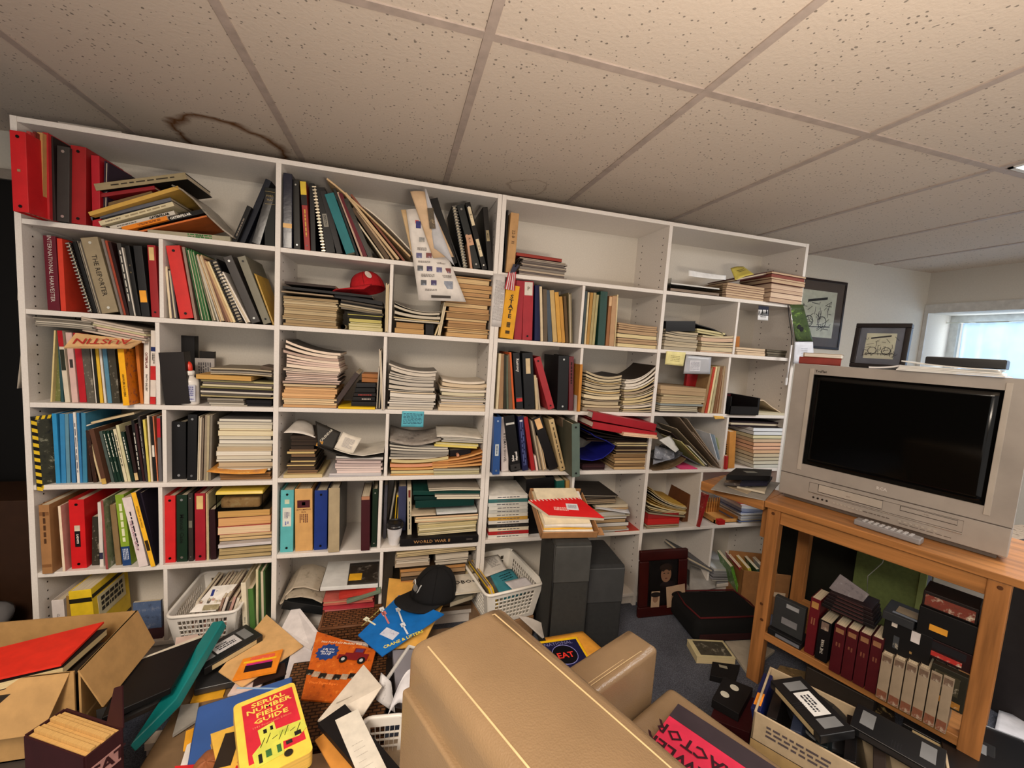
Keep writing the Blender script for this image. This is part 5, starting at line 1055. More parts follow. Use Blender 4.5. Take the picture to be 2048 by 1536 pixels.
q=[at(*g(508,445),Y=YF-.006),at(*g(862,452),Y=YF-.006),at(*g(876,230),Y=YF-.006),at(*g(545,200),Y=YF-.006)]
o,f=sheet('plastic_bag','clear plastic bag with white note taped at the shelf edge','bag',q,MAT((176,178,184),'plastic'),.001); patch(o,f@T(-.017,-.003,.001),.06,.05,MAT((206,206,212),'plain'),'white_note'); marks(o,f@T(-.017,-.003,.002),.05,.04,(140,140,150),6,gap=.6,seed=9)
ST(3,7,190,700,880,4,[(196,186,160),(90,84,80),(206,196,170)],'thin lower',y=.0,cov=[(44,42,44),(120,110,96)],thv=.4)
ST(3,7,190,800,720,6,[(186,164,130),(206,190,150),(140,150,150)],'loose paper',vB=875,y=.0,cov=[(150,130,100)],thv=.7,jit=.02,nm=('paper_sheet','paper'))
ST(3,7,195,810,610,2,[(186,164,130),(176,150,116)],'tied tan folder',vB=718,y=-.004,nm=('paper_folder','folder'),tilt=-.03,thv=.1)
U(3,7,[(505,790,560,455,(150,24,28),'k','dark red book facing out',{'y':.1,'d':.02}),
 (740,780,880,365,(150,120,84),'p','light brown leaning booklet'),(790,822,905,360,(176,60,40),'p','red edge booklet'),(826,850,936,352,(222,206,160),'p','bright cream booklet'),
 (860,890,966,352,(176,166,130),'p','khaki leaning booklet'),(896,925,998,360,(120,84,56),'p','brown leaning booklet'),(930,962,1020,370,(140,96,64),'f','rust paper folder'),(968,1000,1045,345,(190,170,140),'p','pale tan leaning booklet')],where='on third shelf, seventh column')
q=[at(*g(925,1046),Y=YF-.004),at(*g(1055,1040),Y=YF-.004),at(*g(1030,1008),Y=YF-.004),at(*g(905,1000),Y=YF-.004)]
sheet('sticky_note','small orange yellow note on the third shelf edge','note',q,MAT((226,180,90),'plain'),.0008)
# open black box
bx=thing('file_box','black open box with maroon lining, third shelf eighth column','box',T(at(*g(1085,990),Y=YF-.0).x+.003,YF-.012,ZB2[2]+.0005)); Wb=at(*g(1465,990),Y=YF).x-at(*g(1085,990),Y=YF).x
put('outer_shell',MB().box(0,Wb-.012,0,.004,0,.042).box(Wb-.012,Wb,0,.19,0,.088).box(0,.003,0,.19,0,.09).box(0,Wb,.187,.19,0,.088).box(0,Wb,0,.19,0,.003),MAT((30,28,30),'plain'),bx); put('lining',MB().box(.004,Wb-.014,.18,.186,.004,.084),MAT((92,14,24),'plain'),bx)
mag('paper_sheet','cream paper sheets lying at the right of the black box','paper',Xu(*[g(1480,0)[0],YF,.95])+.004,Xu(g(1850,0)[0],YF,.95),YF+.0,.18,ZB2[2]+.001,.012,(0,0),(200,190,160),(206,196,170),None)
drape('magazine','pale magazine arching down right of the black box, third shelf','magazine',[at(*g(*p),Y=YF+.02) for p in((1485,795),(1570,790),(1680,880),(1850,985))],.16,MAT((196,176,150),'plain'),.005)
reg(1280,820,6.606)
for i,(A,B_,cc,lb) in enumerate((((165,785),(600,640),(110,90,66),'brown curled booklet lying at left, fourth shelf seventh column'),((200,640),(560,560),(70,72,78),'black and white newspaper photo sheet, fourth shelf seventh column'))):
    drape('booklet' if i==0 else 'newspaper',lb,'booklet' if i==0 else 'newspaper',arc(at(*g(*A),Y=YF-.004),at(*g((A[0]+B_[0])/2+60,A[1]+(5 if i==0 else 60)),Y=YF-.004),at(*g(*B_),Y=YF-.004)),.17,MAT(cc,'photo',c2=(190,190,190) if i else (140,120,96),c3=(36,36,40) if i else (80,64,48)),.006)
q=[at(*g(165,735),Y=YF-.012),at(*g(420,600),Y=YF-.012),at(*g(530,545),Y=YF+.02),at(*g(215,420),Y=YF+.04)]
sheet('newspaper','crumpled newspaper with black diagonal picture, fourth shelf seventh column','newspaper',[at(*g(170,720),Y=YF-.01),at(*g(440,640),Y=YF-.01),at(*g(520,560),Y=YF+.05),at(*g(200,470),Y=YF+.05)],MAT((120,124,134),'photo',c2=(200,204,210),c3=(30,30,34)),.002)
q=[at(*g(250,395),Y=YF+.03),at(*g(470,560),Y=YF+.0),at(*g(515,525),Y=YF+.03),at(*g(400,335),Y=YF+.06)]
sheet('paper_sheet','white folded sheet standing in the fourth shelf paper fan','paper',q,MAT((206,206,202),'plain'),.001)
fan=[((520,110),(1075,800),(120,104,88),18),((620,120),(1080,780),(150,134,116),10),((480,250),(960,760),(150,136,116),12),((410,300),(900,750),(60,40,38),14),((700,300),(1040,700),(172,150,130),8),((540,420),(850,740),(190,184,120),12),((640,480),(880,730),(206,206,200),12),((480,560),(800,735),(90,96,110),14),((920,310),(1030,690),(206,212,222),12),((980,330),(1062,680),(160,176,190),8),((1020,370),(1072,640),(200,206,160),6)]
fd=['grey brown folder at back','pale folder second from back','tan folder in middle','dark maroon folder','pinkish envelope','olive green booklet','white envelope','dark blue booklet','white brochure at right','light blue brochure at right','yellow green leaflet at right']
for i,(a_,b2_,cc,t_) in enumerate(fan):
    p0=at(*g(*b2_),Y=YF); 
    FL_(4,7,a_,b2_,t_*.7,cc,'paper_folder' if i<4 else 'envelope' if i in(4,6) else 'booklet',fd[i]+' of the fan of papers, fourth shelf seventh column','folder' if i<4 else 'envelope' if i in(4,6) else 'booklet',kind='p',y=.004+.012*(i%4),d=.17)
mag('leaflet','hot pink leaflet lying at the front of the fourth shelf fan','leaflet',at(*g(540,780),Y=YF).x,at(*g(760,780),Y=YF).x,YF+.0,.12,ZB2[3]+.001,.004,(0,0),(230,80,130),(226,90,140),None)
U(4,8,[(1112,1140,1165,290,(34,30,28),'s','black comb bound book by divider',{'wc':(36,34,34)}),
 (1165,1250,1190,288,(196,136,66),'k','wood toned upright book',{'y':.0}),(1128,1155,1140,610,(176,40,40),'n','small red case leaning low',{'y':-.012,'d':.02})])
for i in range(11):
    vv=818-i*53; yy=YF+.0; zb=ZB2[3]+.0005+i*(at(*g(1700,235),Y=yy).z-ZB2[3])/11; th=(at(*g(1700,235),Y=yy).z-ZB2[3])/11*.95
    x0=Xu(g(1300 if i<9 else 1260,0)[0],yy+.05,zb); x1=Xu(g(1840+5*i,0)[0],yy,zb)
    pc=[(206,206,196),(206,200,180),(196,186,160),(206,190,160),(214,176,140),(226,180,150),(226,180,146),(206,180,150),(214,206,170),(222,226,230),(226,230,236)][i]; cc=[(60,50,40),(70,60,46),(90,56,46),(60,44,36),(80,50,40),(96,40,40),(76,50,44),(60,40,30),(30,50,30),(34,36,40),(24,26,36)][i]
    mag('hardback_book','hardback with %s page edges, %s from bottom in tall right stack, fourth shelf'%(['grey white','ivory','beige','sand','light peach','peach','pale orange','tan','yellowish','cool white','bright white'][i],['first','second','third','fourth','fifth','sixth','seventh','eighth','ninth','tenth','eleventh'][i]),'book',(x0+x1)/2-.01 if False else Xu(g(1500,0)[0],yy,zb)-.002*(i%3),x1,yy,.2,zb,th,(0,0),cc,pc,None,skew=.0)
FL_(4,8,(1200,215),(1880,238),60,(50,30,44),'paper_folder','dark purple folder lying over the tall hardback stack, fourth shelf','folder',kind='f',y=.03,d=.15)
reg(1270,930,4.8)
ST(5,7,115,430,575,3,[(206,186,150),(190,170,140)],'bottom folder',y=.0,thv=.3)
ST(5,7,118,430,470,2,[(190,40,36),(150,36,36)],'red folder layer',vB=570,y=-.006,nm=('paper_folder','folder'),cov=[(176,34,30)],thv=.2)
ST(5,7,125,500,330,11,[(206,196,160),(190,176,140),(150,140,116),(214,206,180)],'sagging magazine',vB=468,y=-.004,cl=120,cr=0,tilt=-.12,cov=[(90,80,64),(190,150,60)],thv=.5,jit=.015)
FL_(5,7,(500,560),(640,110),60,(110,66,36),'wooden_board','brown wooden board leaning at divider, fifth shelf seventh column','board',kind='k',y=.06,d=.16,pg=(90,56,34))
U(5,8,[(600,625,690,290,(150,34,34),'m','red illustrated magazine facing left',{'y':-.01,'sc':(150,50,46),'sk':'photo','s2':(200,170,150),'s3':(70,20,20)})])
yt=YF+.02; a=at(*g(760,560),Y=yt); b_=at(*g(990,545),Y=yt); wt=thing('desk_organizer','slatted wooden desk organizer on the fifth shelf behind the stand','organizer',T(a.x,yt,ZB2[4]+.0005)); Ww=b_.x-a.x
q=MB().box(0,Ww,0,.006,0,.02).box(0,Ww,.14,.146,0,.05).box(0,.006,0,.146,0,.03).box(Ww-.006,Ww,0,.146,0,.03).box(0,Ww,0,.146,0,.004); q.box(0,Ww,.144,.15,.05,.056)
put('tray_frame',q,MAT((206,150,84),'wood'),wt)
for i in range(9): put('slat',MB().box(.012+i*(Ww-.024)/8-.003,.012+i*(Ww-.024)/8+.003,.13,.136,.004,.085),MAT((196,136,70),'wood'),wt)
mag('red_box','small red box in front of the wooden organizer, fifth shelf','box',a.x+.01,a.x+.05,YF-.0,.03,ZB2[4]+.001,.022,(0,0),(190,36,34),(176,30,30),None,kpg='plain')
ST(5,8,1000,1280,470,8,[(222,220,214),(206,190,160),(226,226,226),(120,130,170)],'mixed white',y=.0,thv=.6,jit=.02,tilt=.0,cov=[(90,110,150),(206,206,206),(160,60,70)])
ST(5,8,1000,1280,372,5,[(226,226,226),(150,160,190),(206,120,110)],'glossy upper',vB=466,y=.01,tilt=-.1,thv=.5,jit=.02,cov=[(60,80,130),(200,60,60),(206,210,214)])
# bottom row right bookcase
ST(6,8,740,1000,985,6,[(196,200,206),(150,150,156),(206,204,200)],'pale low',y=-.0,tilt=-.1,thv=.5,cov=[(60,56,60),(206,210,216)])
FL_(6,7,(510,920),(740,1040),30,(96,96,100),'paper_folder','grey folder slanting down beside the picture frame','folder',kind='f',y=-.02,d=.2)
q=[at(*g(520,1240),Y=YF-.05),at(*g(770,1180),Y=YF-.05),at(*g(800,1060),Y=YF+.05),at(*g(530,960),Y=YF+.05)]
sheet('poster_board','grey sheet of board leaning on the bottom shelf by the picture frame','board',q,MAT((150,146,142),'plain'),.004)
ST(6,7,520,700,1150,4,[(150,150,150),(176,176,176)],'grey low',y=-.0)
reg(0,0,1)
# ---------------- back left: dark doorway beside the bookcase ----------------
reg(0,0,1)
dx=-1.30
struct('dark_opening_1',MB().box(-2.6,dx,WB-.012,WB-.002,FL,1.76).box(-2.7,-2.6,WB-.012,WB,FL,1.76),MAT((14,12,12),'plain'))  # flat black panel; the unlit opening's darkness is put into its colour
st_=struct('trim_2',MB().box(-2.7,dx+.04,WB-.03,WB-.012,1.76,1.80),MAT((150,140,130),'plain'))
o=put('cardboard_box',MB().box(-1.85,-1.35,2.0,2.24,FL+.0,.5),MAT((70,44,28),'plain'),bevel=.004); tag(o,'dark brown carton in the doorway left of the bookcases','box')
def blob(nm,lab,cat,c,s,mat,sd=1,k=.25):
    r=random.Random(sd); ph=[r.uniform(0,6) for _ in range(6)]
    def fn(a,b_):
        t=a*2*math.pi; p=(b_-.5)*math.pi; w_=1+k*math.sin(3*t+ph[0])*math.sin(2*p+ph[1])+k*.6*math.sin(7*t+ph[2]+3*p)
        v=Vector((math.cos(t)*math.cos(p)*s[0]*w_,math.sin(t)*math.cos(p)*s[1]*w_,(math.sin(p)+1)*s[2]*w_*.5+.002)); return (v,v.normalized())
    o=put(nm,MB().grid(fn,40,20,.001),mat,None,T(c),smooth=True); return tag(o,lab,cat)
blob('plastic_bag','crumpled grey translucent bag on floor left of the bookcases','bag',(-1.55,1.8,FL),(.22,.16,.2),MAT((120,118,120),'plastic'),3,.16)
for i,(q,lb) in enumerate((((38,470,46,1.2),'curled paper note taped on the left bookcase side, upper'),((38,720,48,1.1),'curled paper taped on the left bookcase side, lower'))):
    xx=XV['V0']-.002; y0=YF+.01; z0=(1.33,1.06)[i]; hh=(.13,.17)[i]
    q_=[Vector((xx-.02-.012*i,y0+.02,z0-hh/2)),Vector((xx-.004,y0+.11,z0-hh/2)),Vector((xx,y0+.11,z0+hh/2)),Vector((xx-.001,y0+.005,z0+hh/2))]
    sheet('paper_sheet',lb,'paper',q_,MAT((196,186,172),'plain'),.0008,bul=(-.006,0,0))
# ---------------- wall pictures ----------------
def picture(lab,q,dp,fr_c,mat_c,pap,seed,z=.02,nm='framed_picture'):
    """framed ink drawing; q = bl,br,tr,tl world points of the outer frame"""
    a,b_,c_,d_=q; M4=frame(a,b_-a,d_-a); w_=(b_-a).length; h_=(d_-a).length
    t=thing(nm,lab,'picture',M4); f=.016
    put('frame',MB().box(0,w_,0,f,-dp,0).box(0,w_,h_-f,h_,-dp,0).box(0,f,f,h_-f,-dp,0).box(w_-f,w_,f,h_-f,-dp,0),MAT(fr_c,'plain',.35),t,bevel=.002)
    put('mat_board',MB().box(f,w_-f,f,h_-f,-dp+.002,-.006),MAT(mat_c,'plain',.8),t)
    m=min(w_,h_)*.13; pp=put('print',MB().box(f+m,w_-f-m,f+m,h_-f-m,-.0055,-.005),MAT(pap,'plain'),t)
    r=random.Random(seed); b=MB(); cx,cy=w_/2,h_*.48; S=min(w_,h_)*.36
    for i in range(46):  # loose pen strokes: a canopy over a wheeled machine
        x=cx+r.uniform(-1,1)*S*.8; y=cy-S*.55+r.random()**1.4*S*1.1; l=S*r.uniform(.08,.4); an=r.choice((0,.1,1.5,1.6,.7,2.4))+r.uniform(-.2,.2); wd=S*.012
        dx_,dy_=math.cos(an)*l/2,math.sin(an)*l/2; nx,ny=-math.sin(an)*wd,math.cos(an)*wd; n=len(b.v)
        b.v+=[(x-dx_-nx,y-dy_-ny,-.0044),(x+dx_-nx,y+dy_-ny,-.0044),(x+dx_+nx,y+dy_+ny,-.0044),(x-dx_+nx,y-dy_+ny,-.0044)]; b.f.append((n,n+1,n+2,n+3)); b.m.append(0)
    for (x0,y0,x1,y1,wd) in ((-.5,.55,.5,.72,.05),(-.3,-.2,-.3,.55,.02),(.3,-.2,.3,.6,.02),(-.7,-.5,.8,-.42,.02)):
        n=len(b.v); b.v+=[(cx+x0*S,cy+(y0-wd)*S,-.0043),(cx+x1*S,cy+(y1-wd)*S,-.0043),(cx+x1*S,cy+(y1+wd)*S,-.0043),(cx+x0*S,cy+(y0+wd)*S,-.0043)]; b.f.append((n,n+1,n+2,n+3)); b.m.append(0)
    for ox in(-.35,.35):
        k=16
        for i in range(k):
            a0=2*math.pi*i/k;a1=2*math.pi*(i+1)/k; n=len(b.v)
            for rr,aa in((.2,a0),(.2,a1),(.235,a1),(.235,a0)): b.v.append((cx+(ox+rr*math.cos(aa))*S,cy+(-.25+rr*math.sin(aa))*S,-.0042))
            b.f.append((n,n+1,n+2,n+3)); b.m.append(0)
    put('ink_drawing',b,MAT((60,60,66),'plain'),t)
    put('glass',MB().box(f,w_-f,f,h_-f,-.003,-.002),MAT((250,252,250),'glass'),t)
    return t
Yp=WB-.012
c_=at(1695.8,565.3,Y=Yp); b_=at(1672,700,Y=Yp)
picture('dark framed ink drawing hung on the back wall beside the right bookcase',[Vector((2.50,Yp,b_.z)),Vector((2.985,Yp,b_.z)),Vector((2.985,Yp,c_.z)),Vector((2.50,Yp,c_.z))],.02,(52,36,36),(96,84,80),(206,206,192),3)
# ---------------- television stand ----------------
O=Vector((1.364,1.224,0)); tx=Vector((.381,-.9246,0)).normalized(); SF=frame(O,tx,Vector((-tx.y,tx.x,0)),(0,0,1))   # x along the front, y to the back
# y axis of SF must point away from the camera
WOOD=MAT((164,110,62),'wood',.4,c2=(40,40,2.5)); WOODX=MAT((170,116,66),'wood',.4,c2=(2.5,40,40))
sd=thing('tv_stand','golden oak stand on square legs carrying the silver television','stand',SF@T(0,0,0))
ZT=.70
def sb(nm,x0,x1,y0,y1,z0,z1,m=WOODX,bv=.003): return put(nm,MB().box(x0,x1,y0,y1,z0,z1),m,sd,bevel=bv)
sb('tabletop',-.01,.64,0,.43,ZT-.024,ZT); sb('front_rail',.045,.56,.012,.032,ZT-.075,ZT-.024); sb('side_rail',.585,.60,.03,.40,ZT-.075,ZT-.024); sb('side_rail',.0,.016,.03,.40,ZT-.075,ZT-.024)
for x in (.0,.557):
    for y in(.006,.38): sb('leg',x,x+.045,y,y+.045,FL,ZT-.024,WOOD)
sb('lower_shelf',.04,.565,.01,.42,.165,.195); sb('back_rail',.045,.56,.40,.415,ZT-.075,ZT-.024)
for x,z in ((.022,.66),(.582,.66),(.022,.30),(.03,.24)): put('screw_plug',MB().lathe([(.006,0),(.005,.0012)],12),MAT((96,56,26),'plain'),sd,Matrix(((1,0,0,x),(0,0,-1,.0055),(0,1,0,z),(0,0,0,1))))
lf=thing('side_leaf','wooden side leaf joined to the left of the television stand','table leaf',SF); put('board',MB().box(-.262,-.011,0,.2,ZT-.04,ZT-.001),WOODX,lf,bevel=.004); put('bracket',MB().box(-.03,-.012,.05,.15,ZT-.16,ZT-.04),WOOD,lf)
# ---------------- television ----------------
A=Vector((1.477,1.282,ZT+.002)); tt=Vector((.3691,-.9294,0)).normalized(); TF=frame(A,tt,(0,0,1)); SIL=MAT((160,153,146),'plastic',.35); SIL2=MAT((178,170,160),'plastic',.35)
tv=thing('television','silver tube television with wide black screen and built-in tape slot','television',TF)
Wt,Ht=.593,.524
# bezel with a screen opening, front at z=0, x along, y up
b=MB()
for (x0,x1,y0,y1) in ((0,.066,.1,Ht),(.534,Wt,.1,Ht),(.066,.534,.488,Ht),(.066,.534,.1,.145)): b.box(x0,x1,y0,y1,-.05,0)
BZ=put('bezel',b,SIL,tv)
LP=put('lower_panel',MB().box(0,Wt,.012,.0985,-.05,.002),SIL,tv,bevel=.003)
put('side_trim',MB().box(.052,.066,.12,.51,-.01,.003),SIL2,tv,bevel=.001); put('side_trim',MB().box(.534,.548,.12,.51,-.01,.003),SIL2,tv,bevel=.001)
put('screen',MB().grid(lambda a,b_:(Vector((.062+.476*a,.141+.351*b_,-.006+.005*math.sin(math.pi*a)*math.sin(math.pi*b_))),Vector((0,0,1))),16,12,.01),MAT((14,14,13),'screen'),tv,smooth=True)
bk=MB().box(.01,Wt-.01,.02,Ht-.008,-.12,-.05,0,); put('front_housing',bk,SIL,tv)
k=MB(); k.poly([Vector((.02,.03,-.12)),Vector((Wt-.02,.03,-.12)),Vector((Wt-.02,Ht-.02,-.12)),Vector((.02,Ht-.02,-.12))],[Vector((.13,.06,-.4)),Vector((Wt-.13,.06,-.4)),Vector((Wt-.13,Ht-.14,-.4)),Vector((.13,Ht-.14,-.4))]); put('rear_housing',k,MAT((96,92,92),'plastic'),tv)
put('base_foot',MB().box(.02,.573,0,.012,-.36,-.006),MAT((90,82,76),'plastic'),tv)
def line(pts,r=.0007,nm='panel_line',c=(90,80,74)): put(nm,MB().tube([Vector((x,y,.0022)) for x,y in pts],r,5),MAT(c,'plain'),LP)
line([(0,.0985),(Wt,.0985)],.001)
line([(.10,.083),(.5,.086),(.5,.05),(.10,.046),(.10,.083)]); 
sl=put('tape_door',MB().box(.13,.312,.0555,.0825,0,.0035),SIL2,tv,bevel=.001); line([(.129,.0835),(.313,.0835),(.313,.0545),(.129,.0545),(.129,.0835)],.0009,'door_gap',(50,44,40)); text('VHS',sl,T(.22,.066,.0045),.007,(110,98,90))
put('disc_tray',MB().box(.358,.487,.0685,.0815,0,.0032),SIL,LP,bevel=.001); line([(.357,.0825),(.488,.0825),(.488,.0675),(.357,.0675),(.357,.0825)],.0008,'tray_gap',(70,62,58)); text('DVD',LP,T(.42,.075,.0042),.006,(110,98,90))
put('chrome_strip',MB().box(.10,.5,.0435,.0455,.001,.0035),MAT((220,216,210),'metal',.2),LP)
text('TruFlat',BZ,T(.088,.5,.0012),.012,(60,52,48),bold=.02); text('RCA',BZ,T(.304,.122,.0012),.014,(206,200,194),bold=.03)
for i in range(4): put('av_jack',MB().lathe([(.0035,0),(.0035,.003),(.002,.003)],10),MAT((50,44,42),'plastic'),LP,T(.118+i*.014,.03,.001))
for i in range(8): put('button',MB().box(-.003,.003,-.002,.002,0,.003),SIL2,LP,T(.182+i*.011,.03,.0018))
for i in range(7): put('button',MB().box(-.0035,.0035,-.002,.002,0,.003),SIL2,LP,T(.36+i*.014,.032,.0018))
marks(tv,T(.30,.03,.0026),.07,.006,(100,90,84),1); marks(tv,T(.42,.024,.0026),.12,.004,(100,90,84),1)
# remote control in front of the set
P1=at(1712,1040,Z=ZT+.012); P2=at(1845,1082,Z=ZT+.012); rm=thing('remote_control','grey remote control lying in front of the television','remote',frame(P1,P2-P1,Vector((.9,.4,0)),(0,0,1))); L_=(P2-P1).length
put('body',MB().box(0,L_,-.022,.018,-.0105,.008),MAT((136,134,136),'plastic'),rm,bevel=.004)
for i in range(9):
    for j in range(3): put('button',MB().box(-.004,.004,-.003,.003,0,.0022),MAT((196,196,200),'plastic'),rm,T(.025+i*(L_-.05)/8,-.013+j*.012,.008))
# things on top of the television
ztv=ZT+.002+Ht
def ontv(u,v,off=0): return on(u,v,A+TF.col[2].to_3d()*off,TF.col[2].to_3d())
RX=lambda a:Matrix.Rotation(a,4,'X')
def lying(nm,lab,cat,P,yaw,w_,d_,th,cov,pg,spine='front',kind='k',o={}):
    """book lying flat, P = front left lower corner, spine along the front"""
    t=thing(nm,lab,cat,T(P)@Matrix.Rotation(yaw,4,'Z')); c=MAT(cov,'plain'); q=MB().box(0,w_,0,d_,0,.002).box(0,w_,0,d_,th-.002,th)
    if spine=='front': q.box(0,w_,0,.003,.002,th-.002)
    if spine=='left': q.box(0,.003,0,d_,.002,th-.002)
    put('cover',q,c,t,bevel=.0008,seg=1); put('pages',MB().box(.004 if spine=='left' else .002,w_-.002,.003 if spine=='front' else .002,d_-.003,.0021,th-.0021),MAT(pg,'pgz'),t); return t
ya=math.atan2(tt.y,tt.x)
p=ontv(1597,727,-.03); lying('hardback_book','rust red hardback at left end of the television top','book',(p.x,p.y,ztv+.001),ya+.25,.13,.1,.027,(134,44,32),(214,150,140),'front')
p=ontv(1606,712,-.04); lying('paperback_book','small tan book resting on the rust red hardback','book',(p.x,p.y,ztv+.0285),ya+.2,.12,.09,.016,(176,156,130),(226,220,210),'left')
# second framed drawing leaning on the television top
n_=TF.col[2].to_3d(); 
off=-.17
pl=[on(u,v,A+n_*off,n_) for (u,v) in ((1697,736),(1808,741),(1824,657),(1703,645))]
zl=ztv+.002; bl=Vector((pl[0].x,pl[0].y,zl)); br=Vector((pl[1].x,pl[1].y,zl)); h_=pl[3].z-pl[0].z+.015
up=(Vector((0,0,1))-n_*.12).normalized(); picture('dark framed ink drawing standing on the television top by the window',[bl,br,br+up*(pl[2].z-zl),bl+up*(pl[3].z-zl)],.03,(40,34,38),(110,114,130),(206,206,190),11)
ny=-n_  # depth direction of the television
for i in range(5):
    q0=ontv(1792+i*2,748,0); w_=.235-.006*i
    o=mag('magazine','white catalog in the pile at right end of the television top','magazine',0,w_,0,.17,0,.004,(.012 if i==4 else 0,0),(210,210,208),(236,236,232),'catalogs on the television')
    o.matrix_basis=frame(Vector((q0.x,q0.y,ztv+.0005+i*.0043))+n_*.012,tt,-n_,(0,0,1))@Matrix.Rotation((-.03,.02,0,.04,-.02)[i],4,'Z')
p=on(1845,752,A-n_*.03,n_); q=on(2004,776,A-n_*.03,n_)
bxx=thing('video_tape_case','long flat black case on the white catalogs, television top','case',frame(Vector((p.x,p.y,ztv+.0235)),tt,-n_,(0,0,1))); L_=(q-p).length
put('shell',MB().box(0,L_,0,.1,0,.026),MAT((22,18,22),'plastic'),bxx,bevel=.002); put('lid_edge',MB().box(.002,L_-.002,.002,.098,.0262,.028),MAT((120,124,130),'plastic'),bxx)
o=mag('magazine','stapled booklets bent at left of the white catalog pile on the television','magazine',0,.08,0,.12,0,.006,(0,.012),(206,206,210),(226,226,226),None); q0=ontv(1790,748); o.matrix_basis=frame(Vector((q0.x,q0.y,ztv+.001))+n_*.004+tt*-.07,tt,-n_,(0,0,1))
# ---------------- things hanging at the right end of the bookcase ----------------
Yh=YF-.03
q=[at(1588,681,Y=Yh),at(1628,682,Y=Yh),at(1610,612,Y=Yh),at(1577,609,Y=Yh)]
o,f=sheet('postcard','green motorcycle photo card hanging at right end of the bookcases','photo',[at(1592,682,Y=Yh),at(1626,682,Y=Yh),at(1606,609,Y=Yh),at(1579,609,Y=Yh)],MAT((66,84,48),'photo',c2=(140,180,80),c3=(18,24,24)),.001)
for dx_,dz_ in((-.008,-.03),(.01,-.042)): put('dark_wheel',MB().lathe([(.012,0),(.012,.0008)],16),MAT((26,26,28),'plain'),o,f@T(dx_,dz_+.01,.0008))
o,f=sheet('paper_sheet','white note paper hanging below the motorcycle photo card','paper',[at(1587,727,Y=Yh),at(1628,727,Y=Yh),at(1626,684,Y=Yh),at(1590,684,Y=Yh)],MAT((210,212,220),'plain'),.0008); marks(o,f@T(0,0,.001),.04,.05,(160,164,176),6,gap=.7)
rod_=thing('fluorescent_work_light','slim white and chrome tube light hanging down beside the television','light',T(at(1578,612,Y=YF-.05)))
pA=at(1578,612,Y=YF-.05)
put('tube',MB().tube([at(x,y,Y=YF-.05)-pA for x,y in((1583,690),(1572,768))],.0045,10),MAT((226,226,228),'plastic'),rod_,smooth=True)
put('black_cable',MB().tube([at(x,y,Y=YF-.05)-pA for x,y in((1576,610),(1579,640),(1584,672),(1582,700),(1576,740),(1573,764))],.0022,8),MAT((24,24,26),'plastic'),rod_,smooth=True)
put('chrome_rod',MB().tube([at(x,y,Y=YF-.045)-pA for x,y in((1580,612),(1585,650),(1588,690))],.002,8),MAT((200,200,200),'metal',.2),rod_,smooth=True); put('end_cap',MB().tube([at(x,y,Y=YF-.05)-pA for x,y in((1573,756),(1571,770))],.007,10),MAT((236,236,236),'plastic'),rod_)
# ---------------- lower shelf of the stand: tapes ----------------
SN=Vector((-tx.y*-1,0,0)); SNv=Vector((tx.y,-tx.x,0))  # outward normal of the stand front
def onS(u,v,off=0):
    p=on(u,v,O+SNv*(-off),SNv); l=SF.inverted()@p; return l.x,l.z
def V(rows,off=.03,where='on the lower shelf of the television stand',zmin=.1965):
    for it in rows:
        bl,br,tl,col,kind,nm,cat,lab=it[:8]; o=it[8] if len(it)>8 else {}; of=o.get('off',off)
        x0,z0=onS(*g(*bl),of); x1,z1=onS(*g(*br),of); xt,zt_=onS(*g(*tl),of); z0=max(min(z0,z0),zmin) if not o.get('free') else z0
        th=max(x1-x0,.006)*.97; h=zt_-z0; lean=math.atan2(x0-xt,h) if o.get('lean') else 0
        t=thing(nm,lab+('' if o.get('nw') else ' '+where),cat,SF@T(x0,of,z0)@Matrix.Rotation(-lean,4,'Y')); c=body(t,kind,th,o.get('d',.105),h,col,o); decor(c,kind,th,.1,h,dict(o,h=o.get('h',False)))
reg(1500,1060,3.226)
MR=(92,20,30); GD=(150,110,60)
V([((345,790),(408,822),(372,420),(112,24,34),'k','video_tape_case','tape','tall dark red tape box at left',{'l':[((170,126,70),.83,.94,.7,'gold_title')],'mk':[((150,96,70),.6,.12,.5,2)],'off':.02}),
 ((414,822),(494,866),(446,570),(26,20,24),'k','video_tape_case','tape','black tape box lettered The War',{'t':[('THE WAR',(206,200,190),.34,.36,'u',.01)],'l':[((120,100,90),.78,.97,.6,'photo','photo')],'off':.01})]+
 [((496+i*78,960+i*34),(570+i*78,994+i*34),(528+i*78,590+i*26),MR,'k','video_tape_case','tape','%s of the four matching maroon tape boxes'%('first second third fourth'.split()[i]),{'l':[((140,100,70),.84,.93,.7,'gold_title')],'mk':[((130,80,60),.6,.08,.5,2)],'off':-.008}) for i in range(4)]+
 [((808+i*76,1074+i*44),(880+i*76,1108+i*44),(852+i*79,790+i*28),(150,134,114),'k','video_tape_case','tape','%s of six matching beige war tape boxes'%('first second third fourth fifth sixth'.split()[i]),{'l':[((110,90,76),.84,.96,.8,'title_block','photo'),((126,80,62),.02,.2,.9,'foot_picture','photo')],'off':-.016}) for i in range(6)])
def box6(nm,lab,cat,x0,x1,y0,y1,z0,z1,col,parts=(),kind='plain',bev=.002,rz=0):
    t=thing(nm,lab,cat,SF@T(x0,y0,z0)@Matrix.Rotation(rz,4,'Z')); put('shell',MB().box(0,x1-x0,0,y1-y0,0,z1-z0),MAT(col,kind),t,bevel=bev)
    for (pn,px,pz,pw,ph,pc,*pk) in parts: patch(t,Matrix(((1,0,0,px*(x1-x0)),(0,0,-1,-.0008),(0,1,0,pz*(z1-z0)),(0,0,0,1))),pw*(x1-x0),ph*(z1-z0),MAT(pc,pk[0] if pk else 'plain'),pn)
    return t
L=lambda u,v,of=.02:onS(*g(u,v),of)
x0,z1=L(150,520,.03); x1,_=L(350,600,.03)
